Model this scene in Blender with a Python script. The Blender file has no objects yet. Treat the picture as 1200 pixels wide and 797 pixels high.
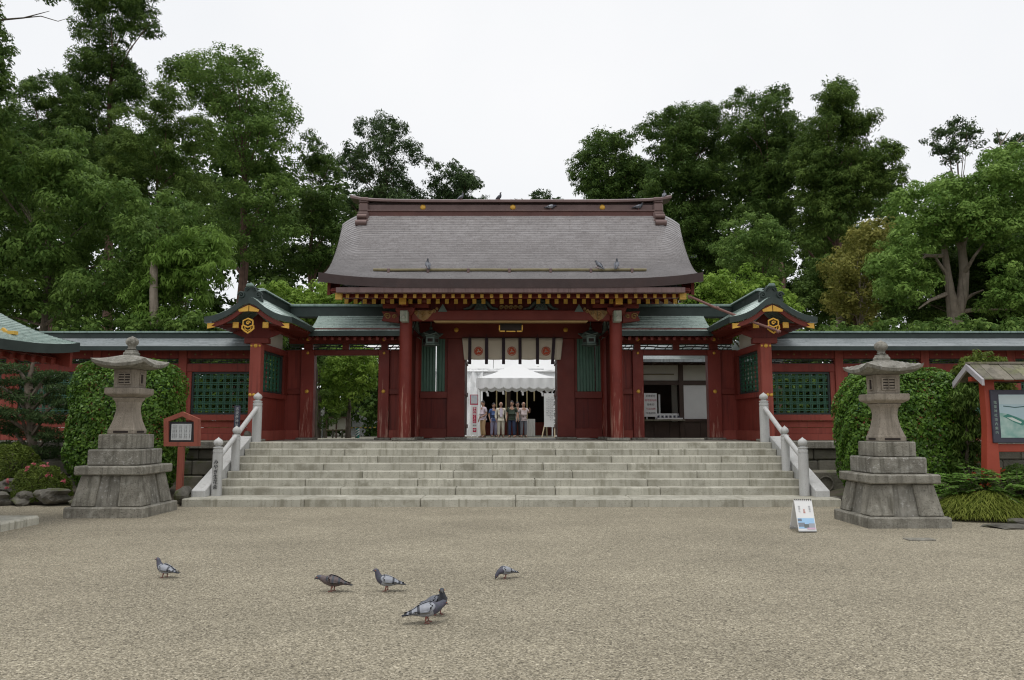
import bpy, bmesh, math, random
import numpy as np
from mathutils import Vector, Matrix
random.seed(7); rng = np.random.default_rng(7)
PI = math.pi
scene = bpy.context.scene
COL = scene.collection

# ------------------------------------------------------------------ camera
F = 900.0; EYE = 1.5; CX = 0.03
PITCH = math.atan(101.5 / F)
cam_d = bpy.data.cameras.new('camera'); cam = bpy.data.objects.new('camera', cam_d); COL.objects.link(cam)
cam.location = (CX, 0, EYE); cam.rotation_euler = (PI / 2 + PITCH, 0, 0)
cam_d.sensor_width = 36; cam_d.lens = 27.0; cam_d.clip_start = 0.1; cam_d.clip_end = 3000
scene.camera = cam
# ------------------------------------------------------------------ overcast sky
SUN_EL, SUN_AZ = math.radians(78), math.radians(205)     # high, behind the camera and a little to its left
w = bpy.data.worlds.new('World'); scene.world = w; w.use_nodes = True
nt = w.node_tree; nt.nodes.clear()
N = nt.nodes.new; L = nt.links.new
out = N('ShaderNodeOutputWorld'); bg = N('ShaderNodeBackground'); bg.inputs['Strength'].default_value = 0.1
sky = N('ShaderNodeTexSky'); sky.sky_type = 'NISHITA'; sky.sun_disc = False
sky.sun_elevation = SUN_EL; sky.sun_rotation = SUN_AZ
tc = N('ShaderNodeTexCoord'); nz = N('ShaderNodeTexNoise'); nz.inputs['Scale'].default_value = 1.6; nz.inputs['Detail'].default_value = 5
cr = N('ShaderNodeValToRGB'); cr.color_ramp.elements[0].position = .3; cr.color_ramp.elements[1].position = .75
cr.color_ramp.elements[0].color = (8.8, 9.05, 9.4, 1); cr.color_ramp.elements[1].color = (10.2, 10.2, 10.25, 1)
mx = N('ShaderNodeMixRGB'); mx.inputs['Fac'].default_value = 0.94       # a closed cloud layer over the blue
L(tc.outputs['Generated'], nz.inputs['Vector']); L(nz.outputs['Fac'], cr.inputs['Fac'])
L(sky.outputs[0], mx.inputs[1]); L(cr.outputs[0], mx.inputs[2]); L(mx.outputs[0], bg.inputs['Color']); L(bg.outputs[0], out.inputs[0])
sl = bpy.data.lights.new('sun', 'SUN'); sl.energy = 1.25; sl.angle = math.radians(25); sl.color = (1, .96, .9)
so = bpy.data.objects.new('sun', sl); COL.objects.link(so)
_d = Vector((math.sin(SUN_AZ) * math.cos(SUN_EL), math.cos(SUN_AZ) * math.cos(SUN_EL), math.sin(SUN_EL)))
so.rotation_euler = _d.to_track_quat('Z', 'Y').to_euler(); so.location = (0, -10, 30)
vs = scene.view_settings; vs.view_transform = 'Standard'; vs.look = 'None'; vs.exposure = 0.0; vs.gamma = 1; vs.use_curve_mapping = False
try:
    scene.cycles.use_denoising = True; scene.cycles.denoising_prefilter = 'ACCURATE'; scene.cycles.filter_width = 1.15; scene.cycles.use_adaptive_sampling = False; scene.cycles.sample_clamp_indirect = 3; scene.cycles.max_bounces = 6; scene.cycles.transparent_max_bounces = 4
    scene.cycles.caustics_reflective = False; scene.cycles.caustics_refractive = False
except Exception: pass

def P(u, v, Y):
    """World point on the plane y = Y that stands at photograph pixel (u, v)."""
    d = (u - 600) / F; e = (398.5 - v) / F; cp, sp = math.cos(PITCH), math.sin(PITCH)
    t = Y / (cp - e * sp)
    return Vector((CX + d * t, Y, EYE + (sp + e * cp) * t))
def Z(v, Y): return P(600, v, Y).z
def S(v, Y):
    e = (398.5 - v) / F
    return Y / (math.cos(PITCH) - e * math.sin(PITCH)) / F      # metres per pixel there

# ------------------------------------------------------------------ materials
def node_mat(name):
    m = bpy.data.materials.new(name); m.use_nodes = True
    t = m.node_tree; b = t.nodes['Principled BSDF']
    return m, t, b
def mat(name, c1, c2=None, scale=3.0, rough=.6, bump=.15, bscale=60., metal=0., rand=0., spec=.5, speck=None, streak=None, tint=None, moss=None, wear=None):
    m, t, b = node_mat(name); N = t.nodes.new; L = t.links.new
    tc = N('ShaderNodeTexCoord'); oi = N('ShaderNodeObjectInfo')
    add = N('ShaderNodeVectorMath'); add.operation = 'MULTIPLY_ADD'
    L(oi.outputs['Random'], add.inputs[0]); add.inputs[1].default_value = (37, 53, 71); L(tc.outputs['Object'], add.inputs[2])
    vec = add.outputs[0]
    def noise(s, d=5, v=vec, r=.55):
        n = N('ShaderNodeTexNoise'); n.inputs['Scale'].default_value = s; n.inputs['Detail'].default_value = d; n.inputs['Roughness'].default_value = r
        L(v, n.inputs['Vector']); return n.outputs['Fac']
    def ramp(x, a, bb):
        r = N('ShaderNodeMapRange'); r.inputs['From Min'].default_value = a; r.inputs['From Max'].default_value = bb; L(x, r.inputs['Value']); return r.outputs[0]
    def mix(f, a, bcol, mode='MIX'):
        n = N('ShaderNodeMixRGB'); n.blend_type = mode
        if isinstance(f, float): n.inputs[0].default_value = f
        else: L(f, n.inputs[0])
        for i, x in ((1, a), (2, bcol)):
            if isinstance(x, tuple): n.inputs[i].default_value = (*x, 1)
            else: L(x, n.inputs[i])
        return n.outputs[0]
    c2 = c2 or tuple(min(1, x * 1.35) for x in c1)
    col = mix(ramp(noise(scale), .3, .7), c1, c2)
    if speck:
        col = mix(ramp(noise(speck[1], 3), .58, .7), col, speck[0])
    if moss:
        col = mix(ramp(noise(moss[1], 6, r=.7), .52, .66), col, moss[0])
    if streak:
        mp = N('ShaderNodeMapping'); mp.inputs['Scale'].default_value = (9, 9, .5); L(vec, mp.inputs['Vector'])
        col = mix(ramp(noise(1.6, 5, mp.outputs[0]), .5, .72), col, streak)
    if wear:                                  # worn paint with bare wood along the foot of the post
        mp = N('ShaderNodeMapping'); mp.inputs['Scale'].default_value = (12, 12, .8); L(vec, mp.inputs['Vector'])
        sp = N('ShaderNodeSeparateXYZ'); L(tc.outputs['Object'], sp.inputs[0])
        g = ramp(sp.outputs['Z'], wear[2], wear[1])
        mm = N('ShaderNodeMath'); mm.operation = 'SUBTRACT'; L(noise(1.5, 6, mp.outputs[0], .7), mm.inputs[0])
        mg = N('ShaderNodeMath'); mg.operation = 'MULTIPLY'; mg.inputs[1].default_value = .28; L(g, mg.inputs[0]); L(mg.outputs[0], mm.inputs[1])
        col = mix(ramp(mm.outputs[0], .43, .52), col, wear[0])
    if tint:
        at = N('ShaderNodeAttribute'); at.attribute_name = 'tint'
        col = mix(at.outputs['Fac'], col, tint)
    if rand:
        r = N('ShaderNodeMapRange'); L(oi.outputs['Random'], r.inputs['Value']); r.inputs['To Min'].default_value = 1 - rand; r.inputs['To Max'].default_value = 1 + rand
        h = N('ShaderNodeHueSaturation'); L(r.outputs[0], h.inputs['Value']); L(col, h.inputs['Color']); col = h.outputs[0]
    L(col, b.inputs['Base Color'])
    rn = noise(scale * 2.3); rr = N('ShaderNodeMapRange'); L(rn, rr.inputs['Value']); rr.inputs['To Min'].default_value = max(.05, rough - .15); rr.inputs['To Max'].default_value = min(1, rough + .15)
    L(rr.outputs[0], b.inputs['Roughness'])
    b.inputs['Metallic'].default_value = metal; b.inputs['Specular IOR Level'].default_value = spec
    if bump:
        bp = N('ShaderNodeBump'); bp.inputs['Strength'].default_value = bump; bp.inputs['Distance'].default_value = .02
        L(noise(bscale, 4), bp.inputs['Height']); L(bp.outputs[0], b.inputs['Normal'])
    return m
def flat_mat(name, c, rough=.6, metal=0., transl=0.):
    return mat(name, c, tuple(min(1, x * 1.12) for x in c), 6, rough, .05, 80, metal)
def leaf_mat(name, dark, light, rough=.5, transl=.25, spec=.12):
    m, t, b = node_mat(name); N = t.nodes.new; L = t.links.new
    at = N('ShaderNodeAttribute'); at.attribute_name = 'tint'
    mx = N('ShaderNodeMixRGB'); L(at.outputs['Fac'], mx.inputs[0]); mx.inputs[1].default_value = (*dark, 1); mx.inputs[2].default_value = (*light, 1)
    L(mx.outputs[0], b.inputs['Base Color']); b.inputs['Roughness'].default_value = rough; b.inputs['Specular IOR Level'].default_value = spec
    tr = N('ShaderNodeBsdfTranslucent'); g = N('ShaderNodeGamma'); g.inputs[1].default_value = .85; L(mx.outputs[0], g.inputs[0]); L(g.outputs[0], tr.inputs['Color'])
    ms = N('ShaderNodeMixShader'); ms.inputs[0].default_value = transl
    L(b.outputs[0], ms.inputs[1]); L(tr.outputs[0], ms.inputs[2]); L(ms.outputs[0], t.nodes['Material Output'].inputs['Surface'])
    return m
M = {}
M['red'] = mat('red lacquer', (.128, .0195, .013), (.185, .033, .022), 1.6, .5, .10, 25, spec=.3)  # gate red set deeper, so its colour carries the shade under the eaves
M['red_worn'] = mat('worn red lacquer', (0.165, 0.0235, 0.016), (0.235, 0.04, 0.028), 1.6, .5, .12, 25, wear=((.40, .20, .15), 2.9, -.6), spec=.3)
M['red_board'] = mat('red painted boards', (0.118, 0.0158, 0.0112), (0.165, 0.025, 0.0175), 1.1, .55, .12, 20, streak=(.085, .012, .010), spec=.3)
M['red_dull'] = mat('weathered red timber', (0.27, 0.055, 0.038), (0.345, 0.086, 0.064), 1.3, .65, .15, 25, streak=(.21, .052, .038), spec=.3)
M['red_mid'] = mat('sun faded red boards', (0.2, 0.033, 0.0225), (0.265, 0.052, 0.038), 1.1, .58, .12, 20, streak=(.135, .026, .021), spec=.3)
M['gold'] = mat('gilt metal', (.62, .34, .045), (.72, .42, .07), 9, .45, .1, 40, .25)
M['ochre'] = mat('ochre paint', (.56, .33, .05), (.68, .43, .09), 7, .55, .1, 40)
M['bark_roof'] = mat('brown copper shingle', (.195, .178, .176), (.27, .252, .252), 1.3, .28, .06, 30, .0, tint=(.35, .332, .335), streak=(.165, .148, .147), spec=1.0)
M['bark_edge'] = mat('dark brown roof edge', (.030, .0155, .0145), (.045, .022, .020), 3, .6, .15, 30)
M['ridge_brown'] = mat('brown copper ridge', (.12, .075, .07), (.17, .11, .10), 2, .45, .08, 30, .3)
M['ridge_red'] = mat('red brown ridge band', (.095, .035, .028), (.13, .048, .038), 2, .55, .08, 30)
M['gutter'] = mat('brown copper gutter', (.135, .085, .082), (.19, .125, .12), 2, .5, .05, 30, .3, streak=(.10, .06, .055))
M['patina'] = mat('green copper patina', (.36, .46, .42), (.50, .61, .565), 1.5, .28, .08, 30, .2, tint=(.60, .70, .66), streak=(.28, .36, .325), spec=.8)
M['patina_grey'] = mat('grey weathered copper', (.30, .33, .34), (.42, .455, .465), 1.5, .35, .08, 30, .35, tint=(.50, .535, .55), streak=(.20, .23, .235), spec=.6)
M['patina_dark'] = mat('dark copper edge', (.020, .032, .029), (.036, .055, .05), 3, .55, .1, 30, .1)
M['patina_ridge'] = mat('copper ridge cover', (.16, .23, .205), (.26, .35, .315), 2, .4, .08, 30, .2, streak=(.11, .155, .14))
M['lattice'] = mat('green lattice paint', (.017, .085, .048), (.028, .120, .070), 4, .55, .1, 30)
M['slat'] = mat('green slat paint', (.045, .115, .080), (.07, .165, .115), 3, .55, .12, 25, streak=(.10, .17, .135))
M['bronze'] = mat('green bronze', (.09, .13, .115), (.15, .20, .18), 4, .5, .15, 30, .4)
M['granite'] = mat('pale granite', (.36, .345, .286), (.52, .503, .425), 2.0, .75, .25, 90, speck=((.235, .222, .18), 48), streak=(.25, .238, .183), rand=.07, moss=((.27, .255, .20), 1.9))
M['granite_new'] = mat('new grey granite', (.47, .47, .46), (.56, .56, .55), 2.5, .75, .2, 110, speck=((.30, .30, .30), 90), streak=(.42, .42, .40))
M['old_stone'] = mat('old lantern stone', (.155, .144, .118), (.315, .298, .252), 4.5, .85, .6, 40, speck=((.085, .08, .065), 42), streak=(.115, .107, .085), rand=.10, moss=((.33, .318, .275), 7))
M['lichen_stone'] = mat('lichen covered stone', (.145, .136, .112), (.29, .275, .238), 4, .85, .6, 40, speck=((.42, .41, .38), 22), streak=(.10, .095, .075), rand=.06, moss=((.34, .33, .29), 5))
M['warm_stone'] = mat('warm carved stone', (.225, .192, .152), (.345, .30, .245), 4, .85, .45, 50, speck=((.15, .13, .105), 48), streak=(.185, .16, .125), rand=.06)
M['wall_stone'] = mat('mossy wall stone', (.10, .095, .07), (.19, .175, .14), 2.0, .9, .6, 25, moss=((.10, .11, .045), 2.2), rand=.25)
M['rock'] = mat('garden rock', (.060, .055, .045), (.17, .16, .135), 4.5, .9, .9, 18, moss=((.075, .085, .028), 3.5), rand=.2)
M['plaster'] = mat('off white plaster', (.62, .60, .52), (.70, .68, .60), 2, .8, .05, 40)
M['white'] = mat('white sheet', (.80, .81, .82), (.86, .87, .88), 1.2, .7, .25, 3)
M['tent'] = leaf_mat('tent fabric', (.92, .925, .93), (.95, .955, .96), .6, .12, .3)
M['white_paint'] = mat('white board', (.78, .78, .78), (.84, .84, .84), 3, .5, .03, 40)
M['dark_wood'] = mat('dark brown timber', (.055, .032, .022), (.085, .05, .035), 2, .6, .15, 30)
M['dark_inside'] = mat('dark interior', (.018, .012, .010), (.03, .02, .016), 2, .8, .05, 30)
M['grey_wood'] = mat('weathered grey boards', (.15, .135, .105), (.25, .225, .18), 2.5, .8, .4, 30, streak=(.10, .095, .065), moss=((.16, .165, .08), 2.0), rand=.2)
M['noren'] = leaf_mat('cream curtain cloth', (.66, .585, .48), (.70, .63, .53), .85, .1, .1)
M['purple'] = mat('dark purple strap', (.022, .010, .018), (.03, .014, .024), 4, .7, .1, 40)
M['vermilion'] = mat('vermilion print', (.46, .07, .025), (.52, .085, .035), 6, .7, .02, 40)
M['bamboo'] = mat('weathered bamboo', (.15, .125, .06), (.22, .185, .095), 5, .6, .15, 30)
M['pipe'] = mat('brown drain pipe', (.15, .065, .055), (.20, .09, .075), 4, .45, .05, 30)
M['soil'] = mat('garden soil', (.045, .036, .024), (.09, .075, .05), 3, .95, .8, 18, moss=((.06, .075, .025), 1.6))
M['bark'] = mat('grey brown bark', (.11, .085, .062), (.19, .155, .12), 5, .9, .8, 14, streak=(.065, .05, .038))
M['bark_red'] = mat('reddish cedar bark', (.10, .055, .040), (.17, .10, .075), 5, .9, .8, 14, streak=(.06, .035, .028))
M['bark_pale'] = mat('pale brown bark', (.20, .165, .125), (.30, .25, .20), 4, .9, .6, 16, streak=(.13, .105, .08))
M['ink'] = flat_mat('black ink', (.015, .015, .018))
M['steel'] = mat('grey steel', (.35, .36, .37), (.42, .43, .44), 6, .4, .05, 60, .6)
M['sign_red'] = mat('brown red sign paint', (.27, .070, .045), (.33, .095, .06), 3, .6, .12, 30, streak=(.22, .06, .04))
M['post_red'] = mat('orange red post paint', (.34, .048, .024), (.42, .065, .034), 2, .55, .1, 30)
M['paper'] = mat('aged paper', (.50, .52, .52), (.56, .58, .58), 5, .7, .02, 40)
M['slate_sign'] = mat('dark slate sign', (.045, .045, .07), (.06, .06, .09), 3, .6, .05, 40)

# ------------------------------------------------------------------ mesh builder
class MB:
    def __init__(s): s.v = []; s.f = []; s.m = []; s.cur = 0
    def add(s, vs, fs):
        o = len(s.v); s.v += [tuple(x) for x in vs]; s.f += [tuple(i + o for i in f) for f in fs]; s.m += [s.cur] * len(fs); return s
    def box(s, x0, x1, y0, y1, z0, z1):
        x0, x1 = min(x0, x1), max(x0, x1); y0, y1 = min(y0, y1), max(y0, y1); z0, z1 = min(z0, z1), max(z0, z1)
        return s.add([(x0, y0, z0), (x1, y0, z0), (x1, y1, z0), (x0, y1, z0), (x0, y0, z1), (x1, y0, z1), (x1, y1, z1), (x0, y1, z1)],
                     [(3, 2, 1, 0), (4, 5, 6, 7), (0, 1, 5, 4), (1, 2, 6, 5), (2, 3, 7, 6), (3, 0, 4, 7)])
    def rings(s, rs, cap=True, closed=True):
        n = len(rs[0]); vs = [p for r in rs for p in r]; fs = []
        for i in range(len(rs) - 1):
            for j in range(n if closed else n - 1):
                k = (j + 1) % n
                fs.append((i * n + j, i * n + k, (i + 1) * n + k, (i + 1) * n + j))
        if cap: fs.append(tuple(reversed(range(n)))); fs.append(tuple(range((len(rs) - 1) * n, len(rs) * n)))
        return s.add(vs, fs)
    def tube(s, pts, rad, n=8, cap=True):
        pts = [Vector(p) for p in pts]
        if not isinstance(rad, (list, tuple)): rad = [rad] * len(pts)
        rs = []; ref = None
        for i, p in enumerate(pts):
            d = (pts[min(i + 1, len(pts) - 1)] - pts[max(i - 1, 0)]).normalized()
            if ref is None: ref = Vector((1, 0, 0)) if abs(d.x) < .8 else Vector((0, 0, 1))
            a = (ref - d * ref.dot(d)).normalized(); b = d.cross(a); ref = a
            rs.append([p + (a * math.cos(2 * PI * j / n) + b * math.sin(2 * PI * j / n)) * rad[i] for j in range(n)])
        return s.rings(rs, cap)
    def lathe(s, c, prof, n=16):
        c = Vector(c)
        return s.rings([[c + Vector((r * math.cos(2 * PI * j / n), r * math.sin(2 * PI * j / n), z)) for j in range(n)] for r, z in prof])
    def lathe_y(s, c, prof, n=14):
        c = Vector(c)
        return s.rings([[c + Vector((r * math.cos(2 * PI * j / n), -z, r * math.sin(2 * PI * j / n))) for j in range(n)] for r, z in prof])
    def sq(s, cx, cy, prof):
        """square section loft: prof = [(half width, z), ...]"""
        return s.rings([[(cx - h, cy - h, z), (cx + h, cy - h, z), (cx + h, cy + h, z), (cx - h, cy + h, z)] for h, z in prof])
    def prism(s, poly, y0, y1, plane='xz'):
        if plane == 'xz': a = [(x, y0, z) for x, z in poly]; b = [(x, y1, z) for x, z in poly]
        elif plane == 'yz': a = [(y0, x, z) for x, z in poly]; b = [(y1, x, z) for x, z in poly]
        else: a = [(x, z, y0) for x, z in poly]; b = [(x, z, y1) for x, z in poly]
        return s.rings([a, b])
    def mesh(s, name, mats, origin=(0, 0, 0), smooth=None, fix=True):
        me = bpy.data.meshes.new(name); o = Vector(origin)
        me.from_pydata([tuple(Vector(p) - o) for p in s.v], [], s.f)
        for m in (mats if isinstance(mats, (list, tuple)) else [mats]): me.materials.append(m)
        if any(s.m): me.polygons.foreach_set('material_index', s.m)
        if fix:
            bm = bmesh.new(); bm.from_mesh(me); bmesh.ops.recalc_face_normals(bm, faces=bm.faces); bm.to_mesh(me); bm.free()
        if smooth:
            me.shade_smooth(); me.set_sharp_from_angle(angle=math.radians(smooth))
        me.update(); return me
def origin(o):
    p = Vector((0, 0, 0))
    while o: p += o.location; o = o.parent
    return p
def obj(name, mb, m, parent=None, bevel=0, smooth=None, label=None):
    org = origin(parent) if parent else Vector((0, 0, 0))
    me = mb.mesh(name, m, org, smooth) if isinstance(mb, MB) else mb
    o = bpy.data.objects.new(name, me); COL.objects.link(o)
    if parent: o.parent = parent
    if bevel:
        b = o.modifiers.new('bevel', 'BEVEL'); b.width = bevel; b.segments = 1; b.limit_method = 'ANGLE'
    if label: o['label'] = label
    return o
def box(name, dims, m, parent=None, bevel=0, label=None): return obj(name, MB().box(*dims), m, parent, bevel, None, label)
def tag(o, label=None, cat=None, group=None, kind=None):
    if label: o['label'] = label
    if cat: o['category'] = cat
    if group: o['group'] = group
    if kind: o['kind'] = kind
    return o
def thing(name, label, cat, loc=(0, 0, 0), group=None):
    o = bpy.data.objects.new(name, None); COL.objects.link(o); o.location = loc; o.empty_display_size = .3
    return tag(o, label, cat, group)
def piece(name, me, parent, pos):
    o = bpy.data.objects.new(name, me); COL.objects.link(o); o.parent = parent; o.location = Vector(pos) - origin(parent); return o
def copy_tree(o, parent=None):
    c = o.copy(); COL.objects.link(c)
    if parent: c.parent = parent
    for ch in list(o.children): copy_tree(ch, c)
    return c
def text_mesh(s, size, depth=.002):
    cu = bpy.data.curves.new('writing', 'FONT'); cu.body = s; cu.size = size; cu.extrude = depth; cu.align_x = 'CENTER'; cu.align_y = 'CENTER'; cu.resolution_u = 3
    o = bpy.data.objects.new('writing', cu); COL.objects.link(o)
    dg = bpy.context.evaluated_depsgraph_get(); me = bpy.data.meshes.new_from_object(o.evaluated_get(dg)); bpy.data.objects.remove(o)
    return me
def writing(s, size, m, parent, pos, rot=(PI / 2, 0, 0), vertical=False, depth=.002, pitch=1.05, sx=1.):
    """real lettering, one mesh; vertical runs downwards one character at a time"""
    me = bpy.data.meshes.new('writing'); bm = bmesh.new()
    for i, ch in enumerate(s if vertical else [s]):
        if ch == ' ': continue
        t = text_mesh(ch, size, depth)
        if vertical: t.transform(Matrix.Translation((0, -i * size * pitch, 0)))
        bm.from_mesh(t); bpy.data.meshes.remove(t)
    bm.to_mesh(me); bm.free(); me.materials.clear(); me.materials.append(m)
    if sx != 1: me.transform(Matrix.Diagonal((sx, 1, 1, 1)))
    o = bpy.data.objects.new('writing', me); COL.objects.link(o); o.parent = parent; o.location = Vector(pos) - origin(parent); o.rotation_euler = rot
    return o

def roof_shell(fn, A, T, step, thick, tint=True, nudge=.006):
    """courses of overlapping plates over fn(a, t); returns a mesh with a per plate tint. t runs from eave to ridge."""
    V = []; Fc = []; tn = []
    nA = len(A)
    for k in range(len(T) - 1):
        for t, dz in ((T[k], step), (T[k + 1], 0.)):
            for a in A:
                p = fn(a, t); V.append((p[0], p[1], p[2] + dz + random.uniform(-nudge, nudge) * .3))
    for k in range(len(T) - 1):
        b = k * 2 * nA
        for j in range(nA - 1):
            Fc.append((b + j, b + j + 1, b + nA + j + 1, b + nA + j)); tn.append(random.random() ** 2 * .5)
            if k:
                q = b - nA
                Fc.append((q + j, q + j + 1, b + j + 1, b + j)); tn.append(0.)
    b = len(V); TT = [T[0], T[len(T) // 2], T[-1]]            # underside and rim
    TT = T[::3] + ([T[-1]] if (len(T) - 1) % 3 else [])
    for t in TT:
        for a in A:
            p = fn(a, t); V.append((p[0], p[1], p[2] - thick))
    for k in range(len(TT) - 1):
        for j in range(nA - 1):
            Fc.append((b + k * nA + j, b + (k + 1) * nA + j, b + (k + 1) * nA + j + 1, b + k * nA + j + 1)); tn.append(0.)
    rim = []
    for j in range(nA - 1): rim.append((j, b + j, b + j + 1, j + 1))
    idx = lambda k: k * 2 * nA if k < len(T) - 1 else (2 * k - 1) * nA
    TTi = list(range(0, len(T), 3)) + ([len(T) - 1] if (len(T) - 1) % 3 else [])
    for e in (0, nA - 1):
        for q in range(len(TTi) - 1):
            lo = [idx(k) + e for k in range(TTi[q], TTi[q + 1] + 1)]
            rim.append(tuple(lo + [b + (q + 1) * nA + e, b + q * nA + e]))
    return V, Fc, tn, rim
def roof_obj(name, fn, A, T, step, thick, mtop, medge, parent):
    V, Fc, tn, rim = roof_shell(fn, A, T, step, thick)
    o = origin(parent); me = bpy.data.meshes.new(name)
    me.from_pydata([tuple(Vector(p) - o) for p in V], [], Fc + rim)
    me.materials.append(mtop); me.materials.append(medge)
    me.polygons.foreach_set('material_index', [0] * len(Fc) + [1] * len(rim))
    at = me.attributes.new('tint', 'FLOAT', 'FACE'); at.data.foreach_set('value', tn + [0.] * len(rim))
    me.update()
    ob = bpy.data.objects.new(name, me); COL.objects.link(ob); ob.parent = parent
    return ob
def lin(a, b, n): return [a + (b - a) * i / (n - 1) for i in range(n)]
# ================================================================== setting
H = 1.15; YE = 17.6; RISE = H / 8; TREAD = (17.6 - 15.6) / 6; YC = 1.0     # terrace, its edge, steps, court behind
def gravel_mat():
    m, t, b = node_mat('gravel'); N = t.nodes.new; L = t.links.new
    tc = N('ShaderNodeTexCoord')
    v1 = N('ShaderNodeTexVoronoi'); v1.inputs['Scale'].default_value = 95; L(tc.outputs['Object'], v1.inputs['Vector'])
    v2 = N('ShaderNodeTexVoronoi'); v2.inputs['Scale'].default_value = 62; L(tc.outputs['Object'], v2.inputs['Vector'])
    r = N('ShaderNodeValToRGB'); e = r.color_ramp.elements
    e[0].position = 0; e[0].color = (.15, .132, .10, 1); e[1].position = 1; e[1].color = (.56, .505, .39, 1)
    for p, c in ((.2, (.24, .213, .158)), (.45, (.318, .282, .206)), (.75, (.40, .358, .267))):
        x = e.new(p); x.color = (*c, 1)
    s = N('ShaderNodeSeparateColor'); L(v1.outputs['Color'], s.inputs[0]); L(s.outputs[0], r.inputs[0])
    s2 = N('ShaderNodeSeparateColor'); L(v2.outputs['Color'], s2.inputs[0])
    n = N('ShaderNodeTexNoise'); n.inputs['Scale'].default_value = .55; n.inputs['Detail'].default_value = 6; n.inputs['Roughness'].default_value = .6
    mp = N('ShaderNodeMapping'); mp.inputs['Scale'].default_value = (.9, 1.3, 1); L(tc.outputs['Object'], mp.inputs[0]); L(mp.outputs[0], n.inputs['Vector'])
    mr = N('ShaderNodeMapRange'); L(n.outputs['Fac'], mr.inputs[0]); mr.inputs[1].default_value = .3; mr.inputs[2].default_value = .7; mr.inputs[3].default_value = .74; mr.inputs[4].default_value = 1.0
    m2 = N('ShaderNodeMapRange'); L(s2.outputs[1], m2.inputs[0]); m2.inputs[3].default_value = .80; m2.inputs[4].default_value = 1.18
    mu = N('ShaderNodeMath'); mu.operation = 'MULTIPLY'; L(mr.outputs[0], mu.inputs[0]); L(m2.outputs[0], mu.inputs[1])
    h = N('ShaderNodeHueSaturation'); L(r.outputs[0], h.inputs['Color']); L(mu.outputs[0], h.inputs['Value']); L(h.outputs[0], b.inputs['Base Color'])
    v3 = N('ShaderNodeTexVoronoi'); v3.inputs['Scale'].default_value = 42; L(tc.outputs['Object'], v3.inputs['Vector']); s3 = N('ShaderNodeSeparateColor'); L(v3.outputs['Color'], s3.inputs[0])
    r3 = N('ShaderNodeValToRGB'); r3.color_ramp.interpolation = 'CONSTANT'; e3 = r3.color_ramp.elements; e3[0].color = (.52, .52, .52, 1); e3[1].position = .90; e3[1].color = (1.45, 1.45, 1.45, 1); q3 = e3.new(.10); q3.color = (1, 1, 1, 1)
    L(s3.outputs[0], r3.inputs[0]); c3 = N('ShaderNodeMath'); c3.operation = 'LESS_THAN'; c3.inputs[1].default_value = .42; L(v3.outputs['Distance'], c3.inputs[0])
    m3 = N('ShaderNodeMixRGB'); m3.blend_type = 'MULTIPLY'; L(c3.outputs[0], m3.inputs[0]); L(h.outputs[0], m3.inputs[1]); L(r3.outputs[0], m3.inputs[2]); L(m3.outputs[0], b.inputs['Base Color'])   # odd dark and pale stones
    b.inputs['Roughness'].default_value = .9; b.inputs['Specular IOR Level'].default_value = .2
    ad = N('ShaderNodeMath'); ad.operation = 'ADD'; L(v1.outputs['Distance'], ad.inputs[0]); L(v2.outputs['Distance'], ad.inputs[1])
    bp = N('ShaderNodeBump'); bp.invert = True; bp.inputs['Strength'].default_value = .45; bp.inputs['Distance'].default_value = .012
    L(ad.outputs[0], bp.inputs['Height']); L(bp.outputs[0], b.inputs['Normal'])
    return m
M['gravel'] = gravel_mat()
M['ground'] = mat('leaf litter ground', (.06, .055, .03), (.11, .10, .06), .8, .95, .5, 8)
tag(box('ground', (-900, 900, -300, 1500, -.3, -.02), M['ground']), kind='structure')
def court():
    nx, ny = 90, 80; xs = lin(-34, 34, nx); ys = lin(-14, 18.4, ny); mb = MB(); V = []
    for y in ys:
        for x in xs: V.append((x, y, .004 * math.sin(x * .9 + 1.3 * math.sin(y * .7)) * math.sin(y * 1.1 + x * .2) - .006))
    mb.add(V, [(j * nx + i, j * nx + i + 1, (j + 1) * nx + i + 1, (j + 1) * nx + i) for j in range(ny - 1) for i in range(nx - 1)])
    return obj('gravel_court', mb, M['gravel'], smooth=60)
tag(court(), kind='structure')
def pebbles():
    """loose gravel standing proud of the court, densest near the camera"""
    n = 26000; y = 3.6 + 9.5 * rng.random(n) ** 1.7; x = (rng.random(n) - .5) * 1.5 * (y + 1.0); s = rng.uniform(.0028, .0065, n)
    base = np.array([(1, 0, 0), (0, 1, 0), (-1, 0, 0), (0, -1, 0), (0, 0, .75)], float)
    a = rng.random(n) * 2 * PI; ca, sa = np.cos(a), np.sin(a)
    el = rng.uniform(.6, 1.4, (n, 1))
    bx, by, bz = base[:, 0] * el, base[:, 1] / el, base[:, 2]
    V = np.empty((n, 5, 3)); V[..., 0] = x[:, None] + s[:, None] * (bx * ca[:, None] - by * sa[:, None]); V[..., 1] = y[:, None] + s[:, None] * (bx * sa[:, None] + by * ca[:, None])
    V[..., 2] = -.002 + s[:, None] * bz * rng.uniform(.7, 1.3, (n, 1)) + .004 * (np.sin(x * .9 + 1.3 * np.sin(y * .7)) * np.sin(y * 1.1 + x * .2))[:, None] - .004
    tri = np.array([(0, 1, 4), (1, 2, 4), (2, 3, 4), (3, 0, 4)]); Fi = (np.arange(n)[:, None, None] * 5 + tri[None]).reshape(-1, 3)
    return V.reshape(-1, 3), Fi
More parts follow.
